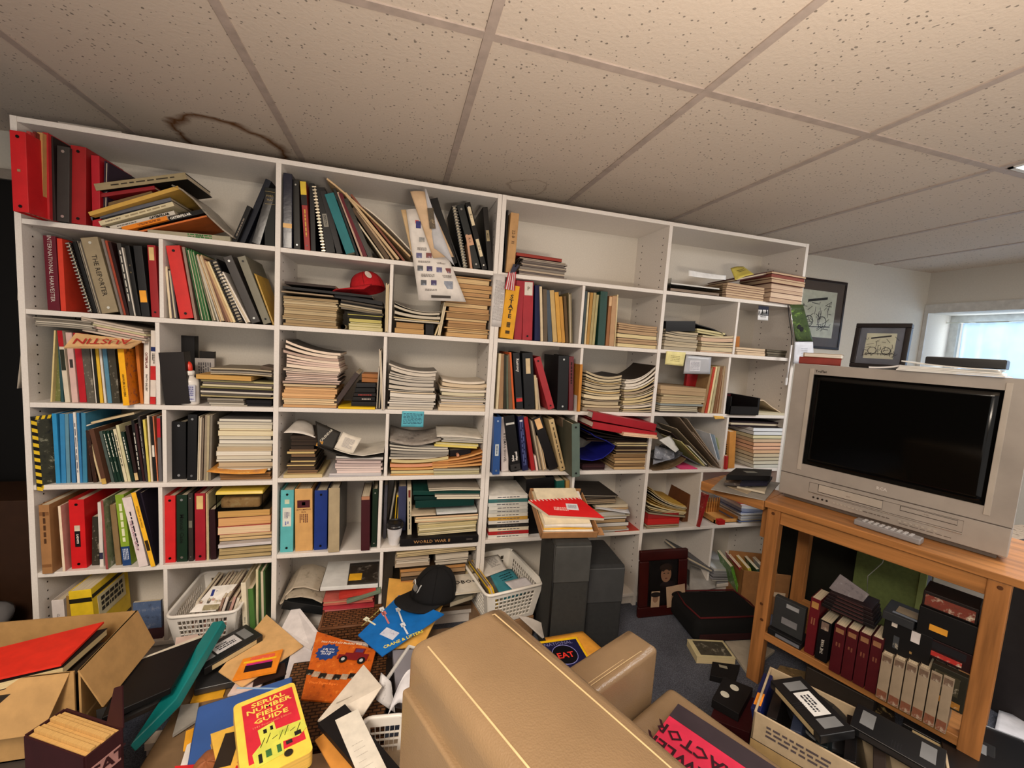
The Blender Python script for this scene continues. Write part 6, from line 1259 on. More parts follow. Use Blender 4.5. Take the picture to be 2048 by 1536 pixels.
box6('video_tape','grey tape cassette standing at left end of the stand lower shelf','tape',x0,x1,.03,.055,.222,.345,(60,62,64),[('label',.6,.85,.4,.12,(150,152,156)),('label',.55,.35,.5,.2,(120,120,124))])
box6('cassette_case','clear topped black case lying under the grey tape cassette','case',x0-.005,x1+.005,.012,.1,.197,.2205,(34,34,38),[('clear_edge',.6,.4,.7,.5,(110,112,120))])
x0,_=L(460,560,.03); x1,_=L(800,700,.03); zz=L(600,640,.02)[1]
for i in range(5):
    box6('cassette_case','dark cassette case, %s of five lying above the maroon tapes'%('lowest second third fourth fifth'.split()[i]),'case',x0+.004*i,x1-.003*i,.012,.11,.392+.0125*i,.404+.0125*i,(30+4*i,22,26),[('edge_print',.5,.5,.6,.4,(80,50,50))])
t_=put('disc_case','' or MB().box(0,.088,0,.012,0,.062),MAT((110,104,108),'photo',c2=(150,150,156),c3=(70,66,70)),None,SF@T(L(510,370,.03)[0],.03,.4575)@Matrix.Rotation(.35,4,'Y')@Matrix.Rotation(-.3,4,'X'),bevel=.001); tag(t_,'grey disc case propped on the stacked cassette cases','case')
box6('storage_box','black tape storage box with bar label on the stand lower shelf','box',L(845,700,.0)[0],L(1180,700,.0)[0],.012,.13,.332,.445,(26,24,26),[('bar_label',.67,.82,.18,.3,(206,200,200)),('white_sticker',.22,.95,.12,.18,(200,190,180)),('small_gold_dot',.62,.35,.05,.06,(150,120,70)),('grey_print',.3,.45,.12,.35,(70,74,80),'photo')])
o=box6('video_tape','grey tape cassette lying on the black storage box','tape',L(860,500,.0)[0],L(1075,500,.0)[0],.0,.11,.446,.472,(56,58,62)); patch(o,T(.05,.055,.0262),.05,.05,MAT((140,126,104),'plain'),'tan_label',.0004); patch(o,T(.05,.02,.0262),.06,.012,MAT((120,130,146),'plain'),'window',.0004)
x0=L(1190,800,-.0)[0]; x1=L(1400,800,-.0)[0]+.012
box6('picture_book','dark green tape box lettered in gold at right end of stand shelf','book',x0,x1,-.012,.012,.275,.385,(48,46,34),[('scene',.45,.62,.7,.5,(70,66,50),'photo'),('white_figure',.62,.5,.25,.2,(190,190,180)),('gold_title',.5,.14,.8,.16,(150,104,44),'photo')])
box6('video_tape_case','clear fronted red and black tape case under the black box','tape',L(1060,650,.0)[0],x1+.0,.014,.11,.386,.442,(52,18,22),[('red_strip',.45,.25,.8,.25,(170,50,46),'photo'),('clear_window',.45,.7,.9,.4,(40,38,44))])
box6('file_box','black box with orange sticker high at right of stand shelf','box',L(1080,560,.0)[0],x1,.012,.12,.4435,.527,(24,22,24),[('orange_sticker',.38,.38,.32,.22,(214,150,50))])
box6('video_tape_case','upper black picture tape case on the box with orange sticker','tape',L(1100,480,.0)[0],x1-.004,.02,.12,.528,.575,(40,28,26),[('cover_picture',.5,.45,.9,.7,(120,60,50),'photo')])
# items lying on the side leaf
zl=ZT+.0
def onL(nm,lab,cat,px,z0,th,col,top=None,kind='plain'):
    q=[at(*p,Z=z0+th) for p in px]; o=put(nm,MB().poly(q,[p-Vector((0,0,th)) for p in q]),MAT(col,kind)); tag(o,lab,cat); f=frame((q[0]+q[1]+q[2]+q[3])/4,q[1]-q[0],q[3]-q[0],(0,0,1)); return o,f
onL('newspaper','grey paper hanging over the edge of the side leaf','paper',((1422,978),(1530,1000),(1560,965),(1450,952)),zl,.003,(150,146,140))
onL('envelope','tan envelope lying on the side leaf papers','envelope',((1455,972),(1495,987),(1515,974),(1478,966)),zl+.0035,.003,(176,160,136))
onL('paperback_book','cream paperback on the side leaf below the tapes','book',((1474,972),(1530,984),(1535,970),(1482,960)),zl+.007,.008,(200,190,170))
onL('magazine','dark magazines under tape on the side leaf','magazine',((1448,965),(1500,970),(1540,955),(1460,945)),zl+.0155,.01,(80,74,72),kind='photo')
onL('paperback_book','navy paperback under the black tape on the side leaf','book',((1480,967),(1535,966),(1545,953),(1490,950)),zl+.026,.012,(40,42,66))
o,f=onL('video_tape','black video tape with grey label on the side leaf','tape',((1453,950),(1540,952),(1544,939),(1472,936)),zl+.039,.02,(26,26,28)); patch(o,f@T(-.005,.0,.0006),.05,.022,MAT((130,132,126),'plain'),'grey_label')
# ---------------- behind the stand ----------------
def wbox(nm,lab,cat,x0,x1,y0,y1,z0,z1,col,kind='plain',rz=0,bev=.004,c2=None,c3=None):
    t=thing(nm,lab,cat,T((x0+x1)/2,(y0+y1)/2,z0)@Matrix.Rotation(rz,4,'Z')); put('shell',MB().box(-(x1-x0)/2,(x1-x0)/2,-(y1-y0)/2,(y1-y0)/2,0,z1-z0),MAT(col,kind,c2=c2,c3=c3),t,bevel=bev); return t
# trunk with brass latches
tk=thing('trunk','dark green trunk with brass latches behind the television stand','trunk',SF@T(-.14,.60,FL)); put('shell',MB().box(0,.42,0,.3,0,.66),MAT((38,38,26),'cloth'),tk,bevel=.006)
for x,z in ((.03,.58),(.12,.55),(.36,.52)): put('brass_latch',MB().box(0,.035,-.012,0,0,.03).tube([(.005,-.014,-.004),(.017,-.016,-.03),(.03,-.014,-.004)],.002,6),MAT((190,160,80),'metal',.3),tk,T(x,0,z),bevel=.001)
gb=thing('green_board','olive green felt panel with wires behind the television stand','panel',SF@T(.17,.565,.15)); put('board',MB().box(0,.22,0,.02,0,.46),MAT((92,104,58),'cloth'),gb); put('edge_trim',MB().box(.2,.22,-.002,0,0,.46),MAT((120,134,80),'plain'),gb); put('wire',MB().tube([(.06,-.01,.44),(.1,-.03,.36),(.09,-.03,.28),(.05,-.02,.2),(.06,-.015,.05)],.0018,6),MAT((150,150,140),'plastic'),gb,smooth=True); put('wire',MB().tube([(.1,-.03,.34),(.14,-.03,.35),(.18,-.02,.32)],.0018,6),MAT((60,60,56),'plastic'),gb,smooth=True)
wb_=thing('white_appliance','white vented plastic appliance behind the stand','appliance',SF@T(.40,.60,.15)); put('shell',MB().box(0,.16,0,.12,0,.34),MAT((206,204,196),'plastic'),wb_,bevel=.006)
for i in range(6): put('vent_slot',MB().box(-.002,.002,-.001,0,0,.03),MAT((50,50,50),'plain'),wb_,T(.02+i*.009,0,.22))
bd=wbox('wicker_hamper','light grey wicker basket at right edge beyond the stand','basket',2.75,3.2,.95,1.35,FL,.46,(176,158,140),'wicker')
wbox('cardboard_box','open tan carton on floor at right edge by the wicker basket','box',2.22,2.5,.48,.62,FL,.2,(150,112,78),rz=.3)
flat('paper_sheet','white paper sheets on floor beyond the stand at right edge','paper',((1985,1480),(2060,1520),(2060,1440),(1998,1420)),.01,MAT((206,206,212),'plain'))
flat('plastic_sheet','white plastic wrap on floor below the wicker basket','plastic sheet',((2010,1340),(2060,1380),(2060,1310),(2025,1320)),.0,MAT((214,216,222),'plastic'))
t=put('magazine','' or MB().box(0,.2,0,.15,0,.06),MAT((170,170,176),'photo',c2=(220,220,226),c3=(90,90,100)),None,T(2.25,.72,.62)); tag(t,'stack of white papers in a crate at right edge behind television','papers')
t=put('crate',MB().box(0,.28,0,.3,0,.62),MAT((60,56,58),'plain'),None,T(2.2,.7,FL),bevel=.004); tag(t,'dark crate right of the television stand under white papers','crate')
# ---------------- armchair ----------------
fd_=Vector((.91,.41,0)).normalized(); wd_=Vector((fd_.y,-fd_.x,0))   # facing direction, sideways towards the near arm
AF=Matrix(((fd_.x,-wd_.x,0,0),(fd_.y,-wd_.y,0,0),(0,0,1,FL),(0,0,0,1)))  # local x forward, y away from the near arm, z up
LE=MAT((136,112,84),'leather'); SEAM=MAT((196,170,128),'plain')
ch=thing('armchair','tan leather armchair seen from behind with pink booklet on its seat','armchair',AF)
def cush(nm,x0,x1,y0,y1,z0,z1,bv,puff=0,nx=8,ny=12):
    """padded leather block: top swells slightly, rounded edges"""
    b=MB(); 
    bm=bmesh.new(); bmesh.ops.create_cube(bm,size=1); bmesh.ops.subdivide_edges(bm,edges=bm.edges[:],cuts=7,use_grid_fill=True)
    for v in bm.verts:
        x,y,z=v.co*2; s=lambda a:math.cos(a*math.pi/2)
        px_=x*(1+puff*.6*s(y)*s(z)); py=y*(1+puff*.4*s(x)*s(z)); pz=z*(1+puff*s(x)*s(y))
        v.co=Vector(((x0+x1)/2+px_*(x1-x0)/2,(y0+y1)/2+py*(y1-y0)/2,(z0+z1)/2+pz*(z1-z0)/2))
    me=bpy.data.meshes.new(nm); bm.to_mesh(me); bm.free(); me.materials.append(LE); o=bpy.data.objects.new(nm,me); COL.objects.link(o); o.parent=ch
    bb=o.modifiers.new('b','BEVEL'); bb.width=bv; bb.segments=4; bb.limit_method='ANGLE'; bb.angle_limit=.9; me.polygons.foreach_set('use_smooth',[True]*len(me.polygons)); return o
y0,y1=-.22,.50   # near side, far side
ZB_=.822; ZAa=.55; ZS=.41
cush('backrest',.256,.424,y0,.508,.2,ZB_,.042,.05)
cush('back_panel',.246,.28,y0,.495,.03,ZB_-.06,.015,.0)
cush('arm',.36,.90,.475,.56,.05,ZAa,.03,.02); cush('arm',.36,.90,y0-.08,y0+.005,.05,ZAa,.03,.02)
cush('seat_cushion',.40,.965,y0+.01,.47,.27,ZS+.02,.035,.06); cush('base',.25,.88,y0,.5,.04,.27,.01)
for x in(.3,.85):
    for y in(y0+.04,.46): put('foot',MB().lathe([(.018,0),(.022,.045)],12),MAT((40,28,22),'plain'),ch,T(x,y,0))
def seam(pts,r=.0016): put('seam',MB().tube(pts,r,6),SEAM,ch,smooth=True)
zt=ZB_+.001
seam([(.27,.492,.30),(.262,.497,ZB_-.07),(.268,.49,ZB_-.02)]+[(.276,.48-.07*i,zt-.001+.006*math.sin(math.pi*i/10)) for i in range(10)],.0014)
seam([(.42,.506,.45),(.405,.504,ZB_-.05),(.388,.491,ZB_-.004)]+[(.392,.48-.07*i,zt+.003+.0045*math.sin(math.pi*i/10)) for i in range(10)],.0011)
for dy in(.0,.008): seam([(.40+.05*i,.492+dy,ZAa+.0055*math.sin(math.pi*i/10)-.002*(dy>0)+.0) for i in range(10)]+[(.893,.492+dy,ZAa-.015)],.0009)
# crawler tractor booklet on the seat
zs=ZS+.034+FL
q=[at(1517,1655,Z=zs),at(1297,1488,Z=zs),at(1380,1425,Z=zs),at(1600,1592,Z=zs)]
pk=thing('booklet','hot pink crawler tractor booklet lying on the armchair seat','booklet',frame(q[0],q[1]-q[0],q[2]-q[1],(0,0,1)))
Lp=(q[1]-q[0]).length; Wp=(q[2]-q[1]).length
MI=pk.matrix_basis.inverted(); 
pp=[MI@p for p in q]; print('booklet local',[tuple(round(c,3) for c in p) for p in pp])
sgn=1 if pp[2].y>0 else -1
put('cover',MB().box(0,Lp,min(0,sgn*Wp),max(0,sgn*Wp),-.004,0),MAT((206,44,76),'plain'),pk)
put('dark_binding',MB().box(0,Lp,sgn*Wp*.68 if sgn>0 else sgn*Wp,sgn*Wp if sgn>0 else sgn*Wp*.68,0,.0006),MAT((66,54,62),'plain'),pk)
zf_=T(Lp*.52,sgn*Wp*.33,.001)
text('CRAWLER',pk,T(Lp*.62,sgn*Wp*.12,.0012)@Matrix.Rotation(math.pi if False else 0,4,'Z')@Matrix.Diagonal((1,1,1,1)),.04,(70,20,34),bold=.02)
text('TRACTOR',pk,T(Lp*.60,sgn*Wp*.42,.0012),.04,(70,20,34),bold=.02)
# ---------------- cases and laundry basket in the middle ----------------
def suit(lab,pf,zt_,w_,dpt,rz,col):
    t=thing('suitcase',lab,'suitcase',T(pf)@Matrix.Rotation(rz,4,'Z')); h=zt_-pf.z
    put('shell',MB().box(0,w_,0,dpt,0,h),MAT(col,'cloth'),t,bevel=.014,seg=3)
    put('lid_flap',MB().box(.004,w_-.004,-.004,.01,h-.16,h-.012),MAT(tuple(int(c*1.25) for c in col),'vinyl'),t,bevel=.004)
    put('edge_binding',MB().tube([(.004,.004,.02),(.004,.004,h-.012),(.004,dpt*.9,h-.004)],.005,8),MAT(tuple(int(c*.6) for c in col),'vinyl'),t,smooth=True); return t
p1=at(1110,1087,Z=.478); p2=at(1187,1086,Z=.478); z1_=.478; p1.z=p2.z=FL
suit('dark grey upright fabric case supporting the shallow cardboard tray',p1,z1_,(p2-p1).length,.2,-.08,(62,62,60))
p3=at(1176,1298,Z=FL); p4=at(1238,1302,Z=FL); p3.x=p2.x+.012; p3.y=p4.y+.02
suit('second dark grey fabric case, right of the one under the tray',p3,.356,p4.x-p3.x,.23,-.08,(56,57,58))
# shallow cardboard tray on the case
c0=at(1081,1077,Z=z1_+.008); c1=at(1194,1075,Z=z1_+.004); c3=at(1024,990,Y=1.695)
xh=(c1-c0).normalized(); yv=(c3-c0); yv=(yv-xh*yv.dot(xh)); d_=yv.length; TN=xh.cross(yv.normalized())
TF_=frame(c0,c1-c0,yv,TN); w_=(c1-c0).length
tr=thing('cardboard_tray','shallow cardboard tray of magazines on the upright case','box',TF_); CB=MAT((172,126,84),'plain'); CBI=MAT((196,156,120),'plain')
put('tray_walls',MB().box(0,w_,0,d_,-.001,.003).box(0,.004,0,d_,0,.04).box(w_-.004,w_,0,d_*.9,0,.04).box(0,w_,0,.004,0,.03).box(0,w_,d_-.004,d_,0,.04),CB,tr,bevel=.001)
put('open_flap',MB().box(w_,w_+.035,.01,.05,.0,.003),CB,tr)
for i in range(7):
    o=mag('magazine',['tan folder','cream booklet','white catalog','yellow magazine','cream magazine','white magazine','ivory booklet'][i]+' under the red spiral book in the cardboard tray','magazine',0,w_*.92-.004*i,0,d_*.85,0,.005,(0,0),[(196,176,130),(216,206,180),(226,222,214),(230,176,50),(214,200,170),(226,220,214),(220,206,176)][i],(220,210,190),None); o.matrix_basis=TF_@T(.007+.002*i,.01+.004*i,.005+.0053*i)@Matrix.Rotation((-.02,.03,-.03,.0,.04,-.04,.02)[i],4,'Z')
pz=c0+TN*.056; q=[on(u,v,pz,TN) for u,v in ((1098,1030),(1209,1036),(1158,995),(1057,1000))]
rs=thing('spiral_notebook','bright red comb bound book on top in the cardboard tray','notebook'); rf=frame((q[0]+q[1]+q[2]+q[3])/4,q[1]-q[0],q[3]-q[0],TN)
put('cover',MB().poly(q,[p-TN*.0015 for p in q]),MAT((206,34,36),'gloss'),rs); put('pages',MB().poly([p-TN*.0016 for p in q],[p-TN*.014 for p in q]),MAT((222,210,190),'pgz'),rs)
b=MB()
for i in range(14):
    s=(i+.5)/14; p=q[3]*(1-s)+q[2]*s; dv=(q[0]-q[3]).normalized()*.012; n=len(b.v); ex=(q[2]-q[3]).normalized()*.0022
    b.v+=[tuple(x+TN*.0008) for x in (p-ex,p+ex,p+ex+dv,p-ex+dv)]; b.f.append((n,n+1,n+2,n+3)); b.m.append(0)
put('white_comb',b,MAT((230,214,206),'plain'),rs); patch(rs,rf@T(.03,.005,.001),.05,.035,MAT((206,206,210),'plain'),'white_label'); marks(rs,rf@T(.03,.005,.002),.035,.02,(130,130,140),4); marks(rs,rf@T(-.02,-.01,.001)@Matrix.Rotation(0,4,'Z'),.06,.02,(236,200,190),3)
# laundry basket with files
zr=.235; r0=at(975,1192,Z=zr); r1_=at(1086,1166,Z=zr); r3=at(946,1108,Z=zr)
BF=frame(Vector((r0.x,r0.y,zr-.15)),r1_-r0,r3-r0,(0,0,1)); bw=(r1_-r0).length; print('basket2',bw,(r3-r0).length)
basket('white plastic laundry basket with yellow file between chair and cases',BF,bw,.31,.15,(232,228,220),10,6,.025)
def inb(nm,lab,cat,x,y,z,th,h,d,lean,col,kind='f',rz=0,o={}):
    t=thing(nm,lab,cat,BF@T(x,y,z)@Matrix.Rotation(rz,4,'Z')@Matrix.Rotation(-lean,4,'Y')); body(t,kind,th,d,h,col,o); return t
inb('paper_folder','grey folder at the left in the laundry basket','folder',.04,.06,.006,.012,.15,.2,.1,(110,100,92))
inb('paper_folder','pink folder beside the yellow file in laundry basket','folder',.056,.05,.006,.012,.15,.22,.2,(206,150,130))
inb('report_file','bright yellow clip file in the laundry basket','folder',.075,.045,.006,.02,.15,.23,.35,(232,190,30))
fq=[(.095,.04,.08),(.21,.04,.10),(.21,.2,.115),(.095,.22,.125)]; fq=[BF@Vector(p) for p in fq]
o,f=sheet('paper_folder','teal paper folder with handwriting in the laundry basket','folder',fq,MAT((60,134,150),'plain'),.004); marks(o,f@T(0,.03,.001),.07,.04,(30,60,70),3,gap=.7)
fq=[BF@Vector(p) for p in ((.15,.03,.108),(.245,.04,.112),(.235,.11,.122),(.13,.11,.12))]; sheet('note_card','white note card over the teal folder in laundry basket','note',fq,MAT((206,204,210),'plain'),.001)
fq=[BF@Vector(p) for p in ((.06,.17,.12),(.18,.19,.125),(.18,.29,.145),(.05,.29,.145))]; o,f=sheet('paper_sheet','printed white sheet at the back of laundry basket','paper',fq,MAT((212,208,202),'plain'),.001); marks(o,f@T(.02,.01,.001),.05,.06,(140,136,134),7)
put('x',MB(),[]) if False else None
ly=put('cardboard_box',MB().box(.02,bw-.02,.02,.29,0,zr-.15-FL-.004),MAT((150,116,84),'plain'),None,BF@T(0,0,-(zr-.15-FL)),bevel=.003); tag(ly,'brown carton underneath the laundry basket','box')
# papers between chair and cases
flat('plastic_bag','grey envelope bag with red print below the laundry basket','envelope',((1085,1276),(1121,1262),(1060,1235),(1032,1228)),.1,MAT((190,184,178),'plain'),.004,dz=(-.04,-.04,.0,0))
zg=.14
o,f=flat('envelope','orange yellow padded envelope under the yellow bordered magazine','envelope',((1120,1330),(1212,1304),(1165,1262),(1090,1275)),zg-.012,MAT((230,160,60),'plain'),.006)
q=((1130,1345),(1186,1328),(1153,1273),(1085,1284))
q=[at(1148,1352,Z=zg),at(1187,1327,Z=zg),at(1153,1273,Z=zg),at(1080,1283,Z=zg)]; ey=(q[2]-q[1]); ex=(q[2]-q[3]); c_tr=q[2]
xh=Vector((ex.x,ex.y,0)).normalized(); yh=Vector((-xh.y,xh.x,0)); M4=frame(c_tr-xh*.17-yh*.25,xh,yh,(0,0,1))
ng=thing('magazine','yellow bordered magazine with neon EAT cover between chair and case','magazine',M4)
put('cover',MB().box(0,.17,0,.25,-.006,0),MAT((248,196,20),'plain'),ng); patch(ng,T(.085,.123,.0005),.152,.23,MAT((36,36,92),'plain'),'cover_picture'); put('dark_disc',MB().lathe([(.045,0),(.045,.0006)],28),MAT((16,14,26),'plain'),ng,T(.09,.17,.0008))
put('glow_ring',MB().tube([(.09+.046*math.cos(a*.25),.17+.046*math.sin(a*.25),.0014) for a in range(26)],.0012,5),MAT((150,150,220),'plain'),ng)
text('EAT',ng,T(.09,.165,.002),.036,(240,60,50),bold=.02); text('NATIONAL',ng,T(.085,.225,.0016),.022,(130,130,180)); text('THE NEW\nFOOD\nREVOLUTION',ng,T(.1,.085,.0016),.019,(226,226,235),bold=.01)
for i in range(4):
    o=mag('magazine','magazine in the pile under the envelope behind the armchair','magazine',0,.24,0,.2,0,.026,(0,0),[(150,120,90),(90,80,76),(196,180,150),(60,66,90)][i],(206,194,170),'pile behind the armchair'); o.matrix_basis=T(.48,1.02,FL+.028*i)@Matrix.Rotation(.3-.06*i,4,'Z')
# framed portrait on the floor
za=.0; yb=YF-.06; A0=at(1280,1238,Y=yb); 
bl=Vector((at(1279,1200,Y=yb).x,yb,FL+.002)); 
bl=Vector((at(1276,1238,Z=FL).x,at(1276,1238,Z=FL).y,FL+.001)); print('frame bl',bl)
br=at(1372,1228,Z=FL); br.z=FL+.001
xv=(br-bl).normalized(); up=(Vector((0,0,1))+Vector((-xv.y,xv.x,0))*.1).normalized(); hf=(at(1278,1103,Y=bl.y+.03).z-bl.z)
FM=frame(bl,xv,up); wf=(br-bl).length; pf=thing('framed_portrait','wide mahogany picture frame with child portrait leaning on bookcase bottom','picture frame',FM); MH=MAT((74,22,18),'wood',.3); f=.05
put('frame',MB().box(0,wf,0,f,-.02,0).box(0,wf,hf-f,hf,-.02,0).box(0,f,f,hf-f,-.02,0).box(wf-f,wf,f,hf-f,-.02,0),MH,pf,bevel=.006)
put('dark_background',MB().box(f,wf-f,f,hf-f,-.015,-.008),MAT((26,20,20),'plain'),pf)
fc=put('portrait_face',MB().lathe([(.034,0),(.034,.0012),(.02,.002)],24,.82,1.1),MAT((150,112,86),'plain'),pf,T(wf*.56,hf*.62,-.0075),smooth=False)
put('portrait_hair',MB().lathe([(.036,0),(.036,.0012)],24,.95,.55),MAT((60,44,34),'plain'),pf,T(wf*.55,hf*.62+.033,-.0068)); 
for dx_ in(-.012,.01): put('portrait_eye',MB().lathe([(.004,0),(.004,.0006)],10,1.2,.6),MAT((40,28,24),'plain'),pf,T(wf*.56+dx_,hf*.62+.006,-.0052))
put('portrait_mouth',MB().lathe([(.007,0),(.007,.0006)],10,1,.35),MAT((110,56,50),'plain'),pf,T(wf*.56,hf*.62-.018,-.0052)); put('portrait_shoulder',MB().lathe([(.04,0),(.04,.001)],20,1,.5),MAT((50,40,44),'plain'),pf,T(wf*.6,hf*.62-.05,-.0078))
put('glass',MB().box(f,wf-f,f,hf-f,-.004,-.003),MAT((250,250,250),'glass'),pf)
for i,(x,y,a,b_) in enumerate(((.24,.22,.05,.09),(.58,.19,.12,.16))):
    o=put('photograph',MB().box(0,wf*a*3.3 if i else .045,0,.1 if i else .075,0,.001),MAT((166,140,116),'plain'),None,FM@T(wf*x,hf*y-.02,.003)@Matrix.Rotation(.1 if i else -.02,4,'Z')); tag(o,['small loose snapshot tucked at the left of the mahogany frame','larger sepia photograph leaning on the mahogany frame'][i],'photo')
    put('portrait_head',MB().lathe([(.018+.012*i,0),(.018+.012*i,.0005)],16,.8,1),MAT((126,96,76),'plain'),o,T(.022 if not i else .05,.04,.0012)); put('dark_hat',MB().lathe([(.02,0),(.02,.0005)],16,1.4,.6),MAT((40,32,30),'plain'),o,T(.022 if not i else .055,.06,.0018))
# black bag
bc=at(1430,1250,Z=0); 
bg=thing('shoulder_bag','black soft bag with maroon piping on floor before the bookcase','bag',T(bc.x+.02,bc.y+.02,FL)@Matrix.Rotation(-.12,4,'Z'))
bm_=MB().box(-.18,.18,-.12,.12,0,.11); o=put('body',bm_,MAT((22,22,24),'cloth'),bg,bevel=.035,seg=4); put('maroon_piping',MB().tube([(-.15,-.1,.112),(.15,-.1,.112),(.165,0,.112),(.15,.1,.112),(-.15,.1,.112),(-.165,0,.112),(-.15,-.1,.112)],.004,6),MAT((96,24,28),'cloth'),bg,smooth=True); put('maroon_side',MB().box(-.16,.16,-.124,-.118,.02,.05),MAT((60,18,22),'cloth'),bg,bevel=.003)
# carton of colourful magazines behind the stand leg
p=at(1452,1180,Z=.04); p.y-=.06; cb=thing('cardboard_box','tan carton of bright magazines between bookcase and stand','box',T(p.x+.01,p.y-.02,FL)@Matrix.Rotation(-.35,4,'Z')); w_,d_,h_=.30,.17,.21
put('carton_walls',MB().box(0,w_,0,.005,0,h_).box(0,w_,d_-.005,d_,0,h_+.02).box(0,.005,0,d_,0,h_).box(w_-.005,w_,0,d_,0,h_).box(0,w_,0,d_,0,.004),MAT((150,104,62),'plain'),cb,bevel=.001)
put('handle_slot',MB().box(0,.09,-.002,-.0005,0,.022),MAT((206,180,150),'plain'),cb,T(.12,0,h_*.45))
for i in range(7):
    bookat(cb.matrix_basis@Vector((.02+i*.042,.03,.02)),None,.014,.17,.2,.35,[(90,140,50),(196,60,70),(220,210,90),(60,90,70),(214,214,214),(120,90,60),(190,60,90)][i],'m','%s magazine leaning in the carton behind the stand'%['grass green','crimson','yellow','dark green','white','brown','rose'][i],{'k':'photo','c2':(220,220,200),'c3':(50,50,50)},yaw=-.35)
# paperback, tapes and cases on the carpet
def flatbox(nm,lab,cat,px,z0,th,col,kind='plain',pg=None,c2=None,c3=None,bev=.001):
    """box lying flat: px = bl,br,tr,tl pixels of its top face"""
    q=[at(*p,Z=z0+th) for p in px]; t=thing(nm,lab,cat,T((q[0]+q[1]+q[2]+q[3])/4)); c=(q[0]+q[1]+q[2]+q[3])/4; q=[p-c for p in q]; dn=Vector((0,0,th))
    put('cover' if pg else 'shell',MB().poly(q,[p-Vector((0,0,.0015 if pg else th)) for p in q]),MAT(col,kind,c2=c2,c3=c3),t,bevel=0 if pg else bev)
    if pg: put('pages',MB().poly([p*.985-Vector((0,0,.0016)) for p in q],[p*.985-dn for p in q]),MAT(pg,'pgz'),t)
    return t,frame((q[0]+q[1]+q[2]+q[3])/4,q[1]-q[0],q[3]-q[0],(0,0,1)),((q[1]-q[0]).length,(q[3]-q[0]).length)
t,f,s=flatbox('paperback_book','cream paperback with black and white photo on the carpet','book',((1394,1313),(1472,1317),(1446,1281),(1374,1278)),FL,.03,(200,190,150),pg=(206,190,150)); patch(t,f@T(.005,0,.0008),.13,s[1]*.8,MAT((80,76,66),'photo',c2=(170,166,150),c3=(30,28,26)),'photo')
flatbox('paper_sheet','beige printed paper on carpet behind the cream paperback','paper',((1495,1345),(1550,1300),(1503,1279),(1450,1282)),FL,.012,(176,166,150))
t,f,s=flatbox('video_tape','small black tape below the cream paperback on carpet','tape',((1420,1350),(1470,1362),(1480,1330),(1425,1323)),FL,.024,(34,32,34)); patch(t,f@T(.0,.02,.0005),.03,.014,MAT((150,146,130),'plain'),'tag')
flatbox('cassette_case','lower maroon tape box with white lettering on carpet','case',((1420,1436),(1500,1466),(1520,1400),(1445,1372)),FL,.055,(76,20,26))
t,f,s=flatbox('video_tape_case','black tape case with two white discs on the maroon box','tape',((1424,1398),(1478,1428),(1506,1376),(1448,1353)),FL+.056,.03,(34,32,34))
for dx_,dy_ in((-.018,-.022),(-.0,.035)): put('white_disc',MB().lathe([(.014,0),(.014,.001)],22),MAT((206,204,190),'plain'),t,f@T(dx_,dy_,.0005))
# wine carton with tapes at the bottom right
zw=.20; a0=at(1508,1422,Z=zw); a1=at(1717,1537,Z=zw); WF=frame(a0,a1-a0,Vector((1,1,0)),(0,0,1)); ww=.42
wc=thing('wine_carton','cream printed carton filled with video tapes at bottom right','box',WF@T(0,0,-(zw-FL))); hh=zw-FL; CC=MAT((190,170,140),'plain')
put('carton_walls',MB().box(0,ww,0,.006,0,hh).box(0,ww,.24,.246,0,hh).box(0,.006,0,.246,0,hh).box(ww-.006,ww,0,.246,0,hh).box(0,ww,0,.246,0,.005),CC,wc,bevel=.001)
ff=lambda x,z,r=0:Matrix(((1,0,0,x),(0,0,-1,-.0012),(0,1,0,z),(0,0,0,1)))@Matrix.Rotation(r,4,'Z')
marks(wc,ff(.11,hh-.04),.15,.04,(90,80,84),3,gap=.5,seed=4); put('print_line',MB().box(0,ww,-.0012,0,hh-.085,hh-.0835),MAT((70,60,56),'plain'),wc); text('SERIES',wc,ff(.155,hh-.12,math.pi),.04,(150,70,44)); put('lower_panel',MB().box(0,ww,-.0008,0,0,hh-.085),MAT((190,160,110),'plain'),wc)
def vhs(lab,M4,lb=None,sz=(.187,.103,.025)):
    t=thing('video_tape',lab,'tape',M4); w_,d_,h_=sz; put('shell',MB().box(0,w_,0,d_,0,h_),MAT((34,35,38),'plastic'),t,bevel=.002)
    if lb: patch(t,T(w_/2,d_*.55,h_+.0003),w_*.42,d_*.5,MAT(lb,'plain'),'label',.0004); marks(t,T(w_/2,d_*.55,h_+.001),w_*.3,d_*.3,(60,60,70),3,seed=2)
    for x in(.17,.83): put('reel_window',MB().box(-w_*.08,w_*.08,-d_*.28,d_*.28,-.0002,.0006),MAT((120,122,124),'plastic'),t,T(w_*x,d_*.55,h_))
    put('spine_label',MB().box(w_*.12,w_*.88,-.0006,0,h_*.2,h_*.8),MAT((190,170,130) if lb else (60,56,56),'plain'),t)
    for i in range(4): put('grip_rib',MB().box(0,.0012,0,d_*.3,0,.0008),MAT((50,50,54),'plastic'),t,T(w_*.46+i*.006,d_*.02,h_))
    return t
def vq(p0,p1,z,side): # matrix with x axis from p0 to p1 at height z
    a=at(*p0,Z=z); b_=at(*p1,Z=z); return frame(a,b_-a,Vector((-(b_-a).y,(b_-a).x,0)),(0,0,1)),(b_-a).length
Mv,lv=vq((1541,1372),(1620,1462),zw+.02,1); print('vhs',lv); vhs('black video tape with white label lying across the cream carton',Mv@T(0,0,-.005)@RX(.12),(222,222,220))
Mv,lv=vq((1700,1445),(1850,1530),zw+.03,1); print('vhs2',lv); vhs('large black video tape right of the cream carton top','' or Mv@T(0,0,-.03)@RX(.1))
